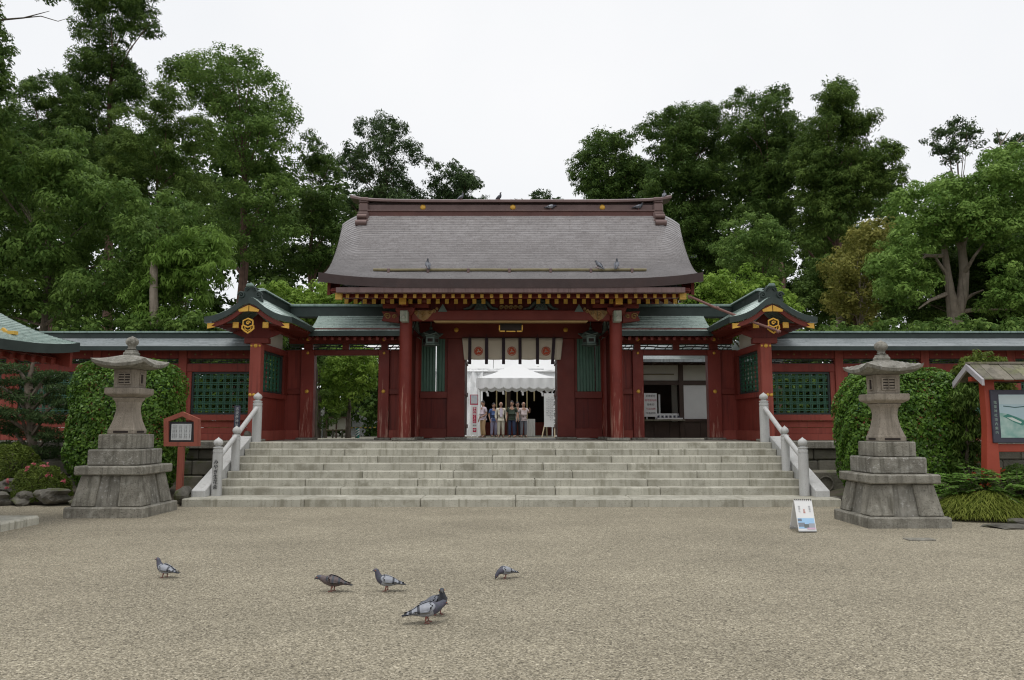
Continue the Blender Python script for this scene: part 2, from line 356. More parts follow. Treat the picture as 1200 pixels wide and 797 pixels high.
def np_mesh(name, V, Fi, m, tint=None, parent=None):
    me = bpy.data.meshes.new(name); k = Fi.shape[1]
    me.vertices.add(len(V)); me.vertices.foreach_set('co', np.ascontiguousarray(V, np.float32).ravel())
    me.loops.add(Fi.size); me.loops.foreach_set('vertex_index', np.ascontiguousarray(Fi, np.int32).ravel())
    me.polygons.add(len(Fi)); me.polygons.foreach_set('loop_start', np.arange(len(Fi), dtype=np.int32) * k)
    if tint is not None:
        at = me.attributes.new('tint', 'FLOAT', 'FACE'); at.data.foreach_set('value', np.clip(tint, 0, 1).astype(np.float32))
    for q in (m if isinstance(m, list) else [m]): me.materials.append(q)
    me.update(calc_edges=True); me.validate(verbose=False)
    o = bpy.data.objects.new(name, me); COL.objects.link(o)
    if parent: o.parent = parent
    return o
def pebble_mat():
    m, t, b = node_mat('pebble'); N = t.nodes.new; L = t.links.new
    at = N('ShaderNodeAttribute'); at.attribute_name = 'tint'; r = N('ShaderNodeValToRGB'); e = r.color_ramp.elements
    e[0].color = (.13, .112, .08, 1); e[1].color = (.52, .47, .36, 1); x = e.new(.5); x.color = (.31, .27, .195, 1)
    L(at.outputs['Fac'], r.inputs[0]); L(r.outputs[0], b.inputs['Base Color']); b.inputs['Roughness'].default_value = .85; return m
_v, _f = pebbles()
tag(np_mesh('gravel', _v, _f, pebble_mat(), np.repeat(rng.random(26000), 4)), kind='stuff')
# terrace the gate stands on, and the lower court behind it
mb = MB(); mb.box(-60, 60, 18.46, 24.6, -.2, H - .012); mb.box(-6.2, 6.2, YE + .02, 18.46, -.2, H - .012)
tag(obj('terrace', mb, M['granite']), kind='structure')
tag(box('inner_court', (-60, 60, 24.6, 140, -.2, YC), mat('court paving', (.16, .15, .12), (.22, .21, .17), 1.5, .9, .3, 20)), kind='structure')
for s in (-1, 1):
    mb = MB(); V = []; nx, ny = 30, 12
    for y in lin(15.0 if s < 0 else 12.9, 18.4, ny):
        for i, x in enumerate(lin(6.75, 26, nx)):
            V.append((s * x, y, -.02 + .16 * min(1, (y - (15.0 if s < 0 else 12.9)) / .8) + .03 * math.sin(x * 2.1 + y) * math.sin(y * 1.7) if 0 < i < nx - 1 else -.02))
    mb.add(V, [(j * nx + i, j * nx + i + 1, (j + 1) * nx + i + 1, (j + 1) * nx + i) for j in range(ny - 1) for i in range(nx - 1)])
    tag(obj('garden_bed', mb, M['soil'], smooth=60), kind='structure')

# ================================================================== stairs
st = thing('stone_stairs', 'wide pale granite stairs of eight steps rising from the gravel to the red gate', 'stairs', (0, 16, 0))
def stone_row(parent, xs, y0, y1, z0, z1, m, name='stone'):
    for a, b in zip(xs[:-1], xs[1:]):
        j = random.uniform(-.003, .003)
        o = box(name, (a + .004, b - .004, y0 + random.uniform(0, .006), y1, z0, z1 + j), m, parent, .016)
joints = {0: [-6.22, -3.9, -1.7, .1, 2.3, 4.4, 6.26], 1: [-5.93, -3.4, -1.1, .9, 3.0, 5.93], 2: [-5.93, -4.2, -1.9, .5, 2.8, 4.9, 5.93],
          3: [-5.93, -3.1, -1.2, 1.3, 3.9, 5.93], 4: [-5.93, -4.0, -1.5, .7, 2.5, 5.93], 5: [-5.93, -2.9, -.4, 2.2, 4.6, 5.93], 6: [-5.93, -3.7, -1.6, 1.0, 3.3, 5.93], 7: [-5.93, -5.2, -2.6, .1, 2.2, 4.7, 5.93]}
for k in range(8):
    y0 = 14.76 if k == 0 else 15.6 + (k - 1) * TREAD
    y1 = (15.6 if k == 0 else y0 + TREAD) + .02 if k < 7 else 18.4
    x = joints[k]
    if k == 0:
        stone_row(st, x, y0, y1 + .02, -.06, RISE, M['granite'])
    else: stone_row(st, x, y0, y1, k * RISE - .02, (k + 1) * RISE, M['granite'])
for s in (-1, 1):                                       # sloping side slabs
    for (ya, yb) in ((15.16, 16.45), (16.456, 17.75)):
        za = RISE + .02 + (ya - 15.16) * .395; zb = RISE + .02 + (yb - 15.16) * .395
        mb = MB(); mb.prism([(ya, -.02), (yb, -.02), (yb, zb + .1), (ya, za + .1)], s * 5.935, s * 6.21, 'yz')
        obj('side_slab', mb, M['granite_new'], st, .01)
    box('side_slab', (s * 5.935, s * 6.21, 17.756, 18.4, 0, H + .04), M['granite_new'], st, .01)
# handrails
def handrail(s, label):
    t = thing('stair_handrail', label, 'handrail', (s * 5.92, 16.6, RISE), 'stone handrails beside the stairs')
    pts = [(5.82, 15.44, RISE), (5.83, 16.45, RISE * 4), (5.84, 17.78, H)]
    for i, (x, y, z) in enumerate(pts):
        h = (1.0, .80, .99)[i]; r = (.098, .088, .105)[i]
        prof = [(r * 1.02, 0), (r, .05), (r, h - .18), (r * .9, h - .175), (r * .9, h - .16), (r, h - .155), (r, h - .10), (r * .86, h - .095), (r * .86, h - .075), (r * 1.0, h - .07), (r * 1.0, h - .05), (r * .55, h - .04), (r * .55, h - .025)]
        p = obj('post', MB().lathe((s * x, y, z), prof, 16), M['granite_new'], t, smooth=40)
        obj('post_cap', MB().lathe((s * x, y, z), [(r * .5, h - .026), (r * .85, h), (r * .95, h + .045), (r * .8, h + .085), (r * .45, h + .112), (r * .12, h + .135), (.004, h + .15)], 16), M['granite_new'], p, smooth=60)
    a = Vector((s * 5.82, 15.44, RISE + .72)); b = Vector((s * 5.84, 17.78, H + .80)); m_ = Vector((s * 5.83, 16.45, RISE * 4 + .74))
    for p0, p1 in ((a, m_), (m_, b)):
        d = (p1 - p0).normalized()
        obj('rail', MB().tube([p0 + d * .09, p1 - d * .06], .052, 12), M['granite_new'], t, smooth=40)
    return t
hl = handrail(-1, 'pale stone handrail climbing the stairs by the five-sided notice board, low post carved with writing')
handrail(1, 'pale stone handrail climbing the stairs behind the white folding sign')
writing('みやぎ生花会', .098, M['ink'], hl, (-5.815, 15.44 - .1005, RISE + .66), vertical=True, depth=.003, pitch=1.0)
# retaining walls of squared stones
for s, lab in ((-1, 'low mossy retaining wall of squared stones left of the stairs'), (1, 'low mossy retaining wall of squared stones right of the stairs')):
    t = thing('retaining_wall', lab, 'stone wall', (s * 9, 18.3, 0))
    for z0, z1, y0, n in ((-.05, .36, 18.20, .72), (.365, .72, 18.27, .62), (.725, .985, 18.31, .66)):
        x = 6.5
        while x < 17:
            w_ = n * random.uniform(.75, 1.35)
            if not (s < 0 and x > 14.5): box('stone', (s * (x + .006), s * (x + w_ - .006), y0 + random.uniform(-.03, .03), 18.7, z0 + .006, z1 - .006 + random.uniform(-.015, 0)), M['wall_stone'], t, .025)
            x += w_
    x = 6.48
    while x < 17:
        w_ = random.uniform(1.2, 1.8); box('coping_stone', (s * (x + .004), s * (x + w_ - .004), 18.18, 18.8, .99, H), M['old_stone'], t, .012); x += w_

# ================================================================== main gate
G = thing('main_gate', 'great red timber gate with sweeping brown copper roof at the head of the stairs', 'gate', (0, 22.2, H))
PX = 2.78; YF, YM, YB = 20.2, 22.2, 24.2; JX0, JX1 = 1.33, 1.83
zt = Z(370, YF)
for y in (YF, YM, YB):
    for s in (-1, 1):
        p = obj('pillar', MB().lathe((s * PX, y, H), [(.168, .06), (.17, .1), (.17, 2.0), (.165, zt - H)], 20), M['red_worn'], G, smooth=40)
        obj('pillar_base', MB().box(s * PX - .30, s * PX + .30, y - .30, y + .30, H - .01, H + .065), M['old_stone'], p, .015)
# door plane: jamb posts, panels under and over the slatted windows
zl0, zl1 = Z(397.5, YM), Z(379, YM)
zw0, zw1 = Z(459, YM), Z(398, YM)
for s in (-1, 1):
    box('jamb_post', (s * JX0, s * JX1, YM - .14, YM + .14, H + .06, zl0), M['red'], G, .008)
    box('jamb_base', (s * (JX0 - .05), s * (JX1 + .05), YM - .2, YM + .2, H - .01, H + .058), M['old_stone'], G, .01)
    box('sill_beam', (s * (JX1 + .003), s * 2.62, YM - .10, YM + .10, H + .03, H + .30), M['red'], G, .008)
    box('panel', (s * (JX1 + .003), s * 2.62, YM - .03, YM + .03, H + .30, zw0 - .19), M['red_board'], G)
    box('window_sill', (s * (JX1 + .003), s * 2.62, YM - .11, YM + .11, zw0 - .19, zw0), M['red'], G, .008)
    wx0, wx1 = 1.91, 2.585
    fr = MB()
    fr.box(s * (JX1 + .003), s * (wx0 - .002), YM - .06, YM + .06, zw0, zw1 + .05); fr.box(s * (wx1 + .002), s * 2.62, YM - .06, YM + .06, zw0, zw1 + .05)
    wf = obj('window', fr, M['red'], G)
    xx = wx0; i = 0
    gaps = (5,) if s > 0 else (2,)
    while xx < wx1 - .03:
        wdt = .088
        box('slat', (s * (xx + .0015), s * (xx + wdt - (.020 if i in gaps else .007)), YM - .045 + random.uniform(-.004, .004), YM + .02, zw0, zw1 + .05), M['slat'], wf, .006)
        xx += wdt + (.000 if i not in gaps else .014); i += 1
    gx = wx0 + .088 * (gaps[0] + 1)
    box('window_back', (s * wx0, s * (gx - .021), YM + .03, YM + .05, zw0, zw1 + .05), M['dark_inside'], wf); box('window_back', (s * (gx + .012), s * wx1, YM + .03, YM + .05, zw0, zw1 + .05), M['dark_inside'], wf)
    box('head_panel', (s * (JX1 + .003), s * 2.62, YM - .03, YM + .03, zw1 + .05, zl0), M['red_board'], G)
    box('side_wall', (s * (PX - .04), s * (PX + .04), YF + .16, YM - .16, H + .05, zt - .2), M['red_board'], G)
    box('side_wall', (s * (PX - .04), s * (PX + .04), YM + .16, YB - .16, H + .05, zt - .2), M['red_board'], G)
    # door leaf folded back behind the jamb
    dl = box('door_leaf', (s * JX0 + s * .02, s * JX0 + s * .09, YM + .16, YM + 1.4, H + .1, zl0 - .03), M['red_board'], G, .005)
    for q in range(3): box('door_rail', (s * (JX0 - .012), s * (JX0 + .018), YM + .17, YM + 1.39, H + .3 + q * .95, H + .42 + q * .95), M['red'], dl)
box('threshold', (-JX0, JX0, YM - .12, YM + .12, H - .01, H + .02), M['granite_new'], G)
box('lintel', (-2.64, 2.64, YM - .17, YM + .17, zl0 + .002, zl1), M['red'], G, .01)
def boss(parent, pos, r, name='gilt_boss', m=None):
    return obj(name, MB().lathe_y(pos, [(r, 0), (r * .9, r * .25), (r * .5, r * .4), (.002, r * .45)], 12), m or M['gold'], parent, smooth=50)
for s in (-1, 1): boss(G, (s * 1.58, YM - .171, (zl0 + zl1) / 2 + .02), .07)
# front tie beam with its pale underside moulding
kb0, kb1 = Z(378.5, YF), Z(364, YF)
box('tie_beam', (-2.63, 2.63, YF - .11, YF + .11, kb0 + .05, kb1), M['red'], G, .02)
mb = MB(); mb.prism([(-2.05, kb0 + .05), (-2.01, kb0 + .0), (2.01, kb0 + .0), (2.05, kb0 + .05)], YF - .135, YF + .08)
obj('tie_beam_moulding', mb, mat('tan moulding', (.34, .22, .085), (.42, .28, .12), 3, .6, .05, 30), G, .01)
box('tie_beam', (-2.6, 2.6, YB - .11, YB + .11, kb0, kb1), M['red'], G, .02)
def spiral(cx, cz, r, turns, y, w, flip=1):
    pts = []; n = int(turns * 12)
    for i in range(n + 1):
        a = i / 12 * 2 * PI; q = r * (1 - .85 * i / n); pts.append((cx + flip * q * math.cos(a), y, cz + q * math.sin(a)))
    return pts
M['carve'] = mat('gilded carving', (.22, .12, .035), (.34, .20, .07), 8, .5, .2, 30, .15, streak=(.10, .12, .08))
for s in (-1, 1):
    cxx = s * 2.31; cz = (kb0 + kb1) / 2 + .03; mb = MB()
    for dx, dz, r in ((0, .02, .085), (-.17, .05, .06), (.17, .05, .06), (.0, -.08, .05), (.29, .10, .045), (-.28, .09, .04), (.36, .16, .03)):
        mb.tube(spiral(cxx - s * dx, cz + dz, r, 1.6, YF - .135, .02, s), .018, 5)
    mb.prism([(cxx - .30, cz + .12), (cxx - .12, cz - .10), (cxx, cz - .16), (cxx + .12, cz - .10), (cxx + .30, cz + .12)], YF - .134, YF - .112)
    obj('carved_cloud', mb, M['carve'], G, smooth=40)
    mb = MB(); mb.prism([(s * 1.80 - .12, kb1 - .05), (s * 1.80 + .12, kb1 - .05), (s * 1.80, kb1 + .16)], YF - .14, YF - .112)
    obj('carved_jewel', mb, M['bronze'], G)
    # nosings at the pillar head
    mb = MB(); mb.prism([(s * PX - .10, kb0 - .02), (s * PX + .10, kb0 - .02), (s * PX + .10, kb1 - .06), (s * PX - .10, kb1 - .06)], YF - .46, YF - .15)
    mb.prism([(s * PX - .07, kb0 + .06), (s * PX + .07, kb0 + .06), (s * PX, kb0 + .17)], YF - .49, YF - .455)
    obj('nosing', mb, mat('painted nosing', (.32, .33, .27), (.44, .45, .38), 12, .6, .1, 40, streak=(.16, .24, .17)), G, .015)
    mb = MB(); mb.prism([(s * 2.95, kb0 - .01), (s * 3.42, kb0 + .05), (s * 3.36, kb0 + .18), (s * 3.42, kb1 - .03), (s * 2.95, kb1 - .05)], YF - .1, YF + .1)
    ns = obj('nosing', mb, M['red'], G, .012)
    mb = MB(); mb.tube(spiral(s * 3.26, (kb0 + kb1) / 2, .09, 1.5, YF - .11, .02, s), .02, 5); mb.tube(spiral(s * 3.08, (kb0 + kb1) / 2 - .01, .06, 1.4, YF - .11, .02, -s), .016, 5)
    obj('carved_scroll', mb, M['carve'], ns, smooth=40)
# bracket sets over the pillars and purlins
zp0, zp1 = Z(357, YF), Z(351, YF)
for y in (YF, YM, YB):
    for s in (-1, 1):
        zb = zt if y != YM else zl1
        b = obj('bracket', MB().sq(s * PX, y, [(.16, zb - .02), (.25, zb + .10), (.25, zb + .19)]), M['red'], G, .01)
        box('bracket_arm', (s * PX - .62, s * PX + .62, y - .09, y + .09, zb + .191, zb + .33), M['red'], G, .02)
        for dx in (-.5, 0, .5):
            obj('bearing_block', MB().sq(s * PX + dx, y, [(.085, zb + .331), (.13, zb + .39), (.13, zb + .45)]), M['red'], G, .008)
        if y == YF:
            box('bracket_arm', (s * PX - .085, s * PX + .085, y - .70, y - .1, zb + .20, zb + .34), M['red'], G, .02)
            box('gilt_end', (s * PX - .09, s * PX + .09, y - .725, y - .701, zb + .19, zb + .345), M['gold'], G)
    box('purlin', (-4.3, 4.3, y - .11, y + .11, zt + .452, zt + .66), M['red'], G, .01)
box('purlin', (-4.3, 4.3, YF - .86, YF - .66, zt + .345, zt + .50), M['red'], G, .01)
M['kaeru'] = mat('dark green carving', (.030, .050, .045), (.06, .085, .075), 8, .55, .3, 30, streak=(.10, .045, .03))
for cx_ in (-.80, .80):
    mb = MB(); zb = kb1 + .003
    for q in (-1, 1): mb.tube([(cx_ + q * .46, YF, zb + .03), (cx_ + q * .30, YF, zb + .06), (cx_ + q * .17, YF, zb + .2), (cx_, YF, zb + .27)], [.03, .05, .06, .05], 6)
    mb.prism([(cx_ - .2, zb), (cx_ + .2, zb), (cx_ + .1, zb + .2), (cx_ - .1, zb + .2)], YF - .06, YF + .06)
    for dx, dz, r in ((0, .11, .07), (-.11, .08, .05), (.11, .08, .05)): mb.tube(spiral(cx_ + dx, zb + dz, r, 1.4, YF - .07, .02), .014, 5)
    obj('frog_leg_strut', mb, M['kaeru'], G, smooth=40)
mb = MB()
for dx in (-.25, -.12, 0, .12, .25): mb.tube(spiral(dx, kb1 + .08, .06, 1.5, YF - .03, .02), .016, 5)
obj('carved_cloud', mb, M['carve'], G, smooth=40)
box('infill_board', (-2.6, 2.6, YF + .06, YF + .10, kb1 - .02, zt + .455), M['red_board'], G)
box('infill_board', (-2.6, 2.6, YM - .04, YM + .04, zl1 + .003, zt + .455), M['red_board'], G)
# name plaque: dark board in a broken gilt frame
pz0, pz1 = Z(388, YF + .2), Z(376.5, YF + .2)
pl = box('plaque', (-.30, .30, YF + .21, YF + .25, pz0, pz1), M['dark_inside'], G)
mb = MB(); yf = YF + .205
for (a, b, c, d) in ((-.32, -.29, pz0 - .02, pz0 + .16), (.29, .32, pz0 - .02, pz0 + .16), (-.32, -.16, pz0 - .025, pz0 + .01), (.16, .32, pz0 - .025, pz0 + .01), (-.12, .12, pz0 - .025, pz0 + .005), (-.32, -.24, pz1 - .02, pz1 + .01), (.24, .32, pz1 - .02, pz1 + .01)):
    mb.box(a, b, yf - .02, yf + .004, c, d)
obj('gilt_frame', mb, M['gold'], pl)
# rafters: flying row at the eave, base row behind it, each with an ochre end
zr1, zr2 = Z(348, 18.95), Z(353.3, 19.95)
NR = 37
def rafter_meshes():
    sl = .30
    a = MB().box(-.036, .036, 0, 1.75, -.044, .044); a.v = [(x, y, z + y * sl) for x, y, z in a.v]
    c = MB().box(-.040, .040, -.02, .012, -.046, .046)
    a2 = MB().box(-.046, .046, 0, 2.4, -.058, .058); a2.v = [(x, y, z + y * sl) for x, y, z in a2.v]
    c2 = MB().box(-.050, .050, -.02, .012, -.062, .062)
    return a.mesh('rafter', M['red']), c.mesh('rafter_end', M['ochre']), a2.mesh('rafter', M['red']), c2.mesh('rafter_end', M['ochre'])
ra, rc, rb, rd = rafter_meshes()
for i in range(NR):
    x = -4.32 + 8.64 * i / (NR - 1)
    for me, ce, y, z in ((ra, rc, 18.95, zr1 + .02), (rb, rd, 19.95, zr2)):
        r = piece('rafter', me, G, (x, y, z)); piece('rafter_end', ce, r, (x, y, z))
# rear rafters, plain
for i in range(0, NR, 1):
    x = -4.32 + 8.64 * i / (NR - 1)
    me = ra if i else ra
    o = piece('rafter', ra, G, (x, 25.45, zr1 + .02)); o.rotation_euler = (0, 0, PI)
# roof
zE, zR = Z(328, 18.6), Z(252, 21.84) + .42; VX = 4.74; MX = 4.10
def gprof(t): return 18.6 + (YM - 18.6) * t, zE + (zR - zE) * (.40 * t + .60 * t * t)
def groof(sy):
    def fn(a, t):
        y, z = gprof(t)
        if sy < 0: y = 2 * YM - y
        ax = abs(a); x = a + (.20 * t * max(0, ax - MX) / (VX - MX)) * (1 if a > 0 else -1)
        z += .17 * (ax / VX) ** 5 * (1 - t) ** 2.5
        if ax > MX: z -= ((ax - MX) / (VX - MX)) ** 2 * .34 * min(1, t * 1.25) ** .8
        return x, y, z
    return fn
AX = [-VX, -4.66, -4.56, -4.44, -4.32, -4.2, -MX] + lin(-MX, MX, 36)[1:-1] + [MX, 4.2, 4.32, 4.44, 4.56, 4.66, VX]
T = lin(0, .93, 43)
roof_obj('roof_slope', groof(1), AX, T, .026, .20, M['bark_roof'], M['bark_edge'], G)
roof_obj('roof_slope', groof(-1), AX, T, .026, .20, M['bark_roof'], M['bark_edge'], G)
mb = MB()                                                # boarding over the rafters
for sy in (1, -1):
    yy = [18.72, 20.2, 21.3, 22.2]; zz = [zr1 + .105, zr1 + .50, zr1 + .85, zr1 + 1.15]
    rs = [[(x, (y if sy > 0 else 2 * YM - y), z + d) for x, d in ((-4.45, 0), (4.45, 0), (4.45, .04), (-4.45, .04))] for y, z in zip(yy, zz)]
    mb.rings(rs)
obj('eave_board', mb, M['red_board'], G)
box('eave_beam', (-4.45, 4.45, 18.80, 18.95, zr1 + .08, zE - .16), M['red'], G, .01)
box('eave_beam', (-4.45, 4.45, 2 * YM - 18.95, 2 * YM - 18.80, zr1 + .08, zE - .16), M['red'], G, .01)
gz0, gz1 = Z(343.2, 18.68), Z(337.3, 18.68)
for a, b in ((-4.30, -1.42), (-1.416, 1.41), (1.414, 4.29)):
    mb = MB(); mb.box(a, b, 18.62, 18.64, gz0, gz1); mb.box(a, b, 18.64, 18.76, gz0, gz0 + .02); mb.box(a, b, 18.76, 18.78, gz0, gz1)
    obj('gutter', mb, M['gutter'], G)
for s in (-1, 1):                                        # eave corner gilt block, gable wall and barge boards
    box('gilt_corner', (s * 4.20, s * 4.36, 18.82, 18.96, zr1 - .08, zr1 + .10), M['ochre'], G)
    mb = MB(); pts = [gprof(t) for t in lin(.35, .95, 8)]; pol = [(y, z - .25) for y, z in pts] + [(2 * YM - y, z - .25) for y, z in reversed(pts)]
    pol = [(p[0], p[1] - .5) for p in pol]
    mb.prism(pol + [(pol[-1][0], zt + .5), (pol[0][0], zt + .5)], s * 3.86, s * 3.92, 'yz'); obj('gable_wall', mb, M['red_board'], G)
    for sy in (1, -1):
        V = [groof(sy)(s * VX, t) for t in lin(.13, .92, 12)]
        mb = MB(); mb.rings([[(s * (VX - .20), y, z - .21), (s * (VX - .12), y, z - .21), (s * (VX - .12), y, z - .52), (s * (VX - .20), y, z - .52)] for x, y, z in V]); obj('barge_board', mb, M['red'], G)
# ridge: stacked copper bands, gilt crests, end tiles with an upswept horn
rd_ = [(.36, Z(252.5, 21.85), Z(247.5, 21.85), M['ridge_red']), (.40, Z(247.5, 21.8) + .003, Z(245.8, 21.8), M['ridge_brown']), (.30, Z(245.8, 21.85) + .003, Z(239.2, 21.85), M['ridge_brown']), (.28, Z(239.2, 21.85) + .003, Z(237.4, 21.85), M['bark_edge'])]
rz_top = Z(237.4, 21.85)
for hw, z0, z1, m in rd_: box('ridge_band', (-4.28, 4.28, YM - hw, YM + hw, z0 - (.12 if m is M['ridge_red'] else 0), z1), m, G, .01)
mb = MB(); n = 28; rs = []
for i in range(n + 1):
    x = -4.72 + 9.44 * i / n; zz = rz_top + .09 * (abs(x) / 4.72) ** 6 + .08 * max(0, (abs(x) - 4.3) / .42) ** 1.5
    hw = .40 * (1 if abs(x) < 4.4 else 1 - .35 * (abs(x) - 4.4) / .32)
    rs.append([(x, YM - hw, zz + .002), (x, YM - hw, zz + .06), (x, YM - hw * .6, zz + .13), (x, YM + hw * .6, zz + .13), (x, YM + hw, zz + .06), (x, YM + hw, zz + .002)])
mb.rings(rs); obj('ridge_cap', mb, M['ridge_brown'], G, smooth=40)
zc = (Z(245.8, 21.85) + Z(239.2, 21.85)) / 2
for x in (-3.62, -2.25 - .02, 0.04, 2.40): pass
for u in (495.5, 601, 706): boss(G, (P(u, 245, 21.88).x, YM - .301, zc), .085, 'gilt_crest')
for s in (-1, 1):
    x0, x1 = s * 4.16, s * 4.44; e = MB(); zb = Z(252.5, 21.85); 
    for (y, z0, z1, g) in ((YM - .36, rz_top - .02, rz_top + .17, 0), (YM - .40, zb + .10, rz_top - .025, .0), (YM - .46, zb - .13, zb + .095, .02), (YM - .56, zb - .33, zb - .14, .03)):
        e.box(x0 - s * g, x1 + s * g, y, 2 * YM - y, z0, z1)
    o = obj('ridge_end', e, M['ridge_brown'], G, .035)
    mb = MB(); mb.tube([(s * 4.15, YM - .62, zb - .30), (s * 4.47, YM - .62, zb - .30)], .09, 10); mb.tube([(s * 4.17, YM - .52, zb - .08), (s * 4.45, YM - .52, zb - .08)], .07, 10)
    obj('ridge_roll', mb, M['ridge_brown'], o, smooth=40)

# drain pipe running from the eave gutter down to the gable on the right
p0 = P(806, 346.5, 18.75); p1 = P(915, 389, 18.05)
t = thing('drain_pipe', 'thin brown drain pipe slanting from the main gutter down to the right gable', 'pipe', p0)
obj('pipe', MB().tube([p0, p0.lerp(p1, .3) - Vector((0, 0, .03)), p0.lerp(p1, .62) - Vector((0, 0, .03)), p1], .032, 10), M['pipe'], t, smooth=40)
for q in (.02, .33, .97):
    c = p0.lerp(p1, q); d = (p1 - p0).normalized() * .03; obj('pipe_collar', MB().tube([c - d - Vector((0, 0, .02)), c + d - Vector((0, 0, .02))], .042, 10), M['pipe'], t)
# bamboo perch lying along the roof
yb = 19.02
rz = lambda y: groof(1)(0, (y - 18.6) / (YM - 18.6))[2]
for ty in lin(18.6, 19.8, 200):
    if P(600, 316.5, ty).z < rz(ty) + .05: yb = ty; break
xa, xb = P(438, 316, yb).x, P(757, 316, yb).x
t = thing('bamboo_perch', 'long bamboo pole lying low across the brown roof, used by birds', 'pole', (xa, yb, rz(yb) + .05))
zb_ = rz(yb - .06) + .075
obj('pole', MB().tube([(xa + (xb - xa) * i / 12, yb - .06, zb_ + random.uniform(-.004, .004)) for i in range(13)], .036, 8), M['bamboo'], t, smooth=50)
for u in (456, 502, 549, 597, 645, 692, 740):
    x = P(u, 316, yb).x; obj('pole_bracket', MB().box(x - .035, x + .035, yb - .115, yb + .02, zb_ - .09, zb_ + .03), M['ridge_brown'], t, .01)
PERCH = (yb - .06, zb_ + .036)
RIDGE_TOP = rz_top

# ================================================================== openwork lattice
def lattice(parent, axis, a0, a1, z0, z1, c, nx, nz, m, fw=.05, name='lattice_window', bw=.022):
    """window frame (part) with every bar a sub-part; axis 'x' lies in the plane y=c, axis 'y' in the plane x=c"""
    def bx(mb, p0, p1, q0, q1, d0, d1):
        return mb.box(p0, p1, c + d0, c + d1, q0, q1) if axis == 'x' else mb.box(c + d0, c + d1, p0, p1, q0, q1)
    lo, hi = min(a0, a1), max(a0, a1); fr = MB()
    bx(fr, lo, lo + fw, z0, z1, -.045, .045); bx(fr, hi - fw, hi, z0, z1, -.045, .045); bx(fr, lo + fw, hi - fw, z0, z0 + fw, -.045, .045); bx(fr, lo + fw, hi - fw, z1 - fw, z1, -.045, .045)
    f = obj(name, fr, M['patina_dark'] if m is M['lattice'] else M['red'], parent)
    W, Hh = hi - lo - 2 * fw, z1 - z0 - 2 * fw; mv, mh = MB(), MB()
    if axis == 'x': mv.box(-bw / 2, bw / 2, -.014, .014, -Hh / 2, Hh / 2); mh.box(-W / 2, W / 2, -.028, -.0145, -bw / 2, bw / 2)
    else: mv.box(-.014, .014, -bw / 2, bw / 2, -Hh / 2, Hh / 2); mh.box(-.028, -.0145, -W / 2, W / 2, -bw / 2, bw / 2)
    mv, mh = mv.mesh('lattice_bar', m), mh.mesh('lattice_bar', m); am, zm = (lo + hi) / 2, (z0 + z1) / 2
    for i in range(nx):
        a = lo + fw + W * (i // 2 + (.38 if i % 2 == 0 else .62)) / (nx / 2) if nx % 2 == 0 else lo + fw + W * (i + .5) / nx
        piece('lattice_bar', mv, f, (a, c, zm) if axis == 'x' else (c, a, zm))
    for i in range(nz):
        z = z0 + fw + Hh * (i // 2 + (.36 if i % 2 == 0 else .64)) / (nz / 2) if nz % 2 == 0 else z0 + fw + Hh * (i + .5) / nz
        piece('lattice_bar', mh, f, (am, c, z) if axis == 'x' else (c, am, z))
    return f
def frieze(parent, a0, a1, z0, z1, c, seed):
    """narrow openwork strip of carved wave bars under the eave"""
    lo, hi = min(a0, a1), max(a0, a1); mb = MB(); zm = (z0 + z1) / 2; h = z1 - z0
    mb.box(lo, hi, c - .02, c + .02, z0, z0 + h * .16); mb.box(lo, hi, c - .02, c + .02, z1 - h * .16, z1)
    r = random.Random(seed); n = max(3, int((hi - lo) / .22))
    pts = [(lo + (hi - lo) * i / n, c, zm + r.uniform(-.12, .12) * h) for i in range(n + 1)]
    mb.tube(pts, h * .12, 5)
    for i in range(n):
        x = lo + (hi - lo) * (i + .5) / n; mb.tube([(x - .06, c, z0 + h * .14), (x, c, zm), (x + .06, c, z1 - h * .14)], h * .07, 5)
    return obj('openwork_frieze', mb, M['kaeru'], parent)

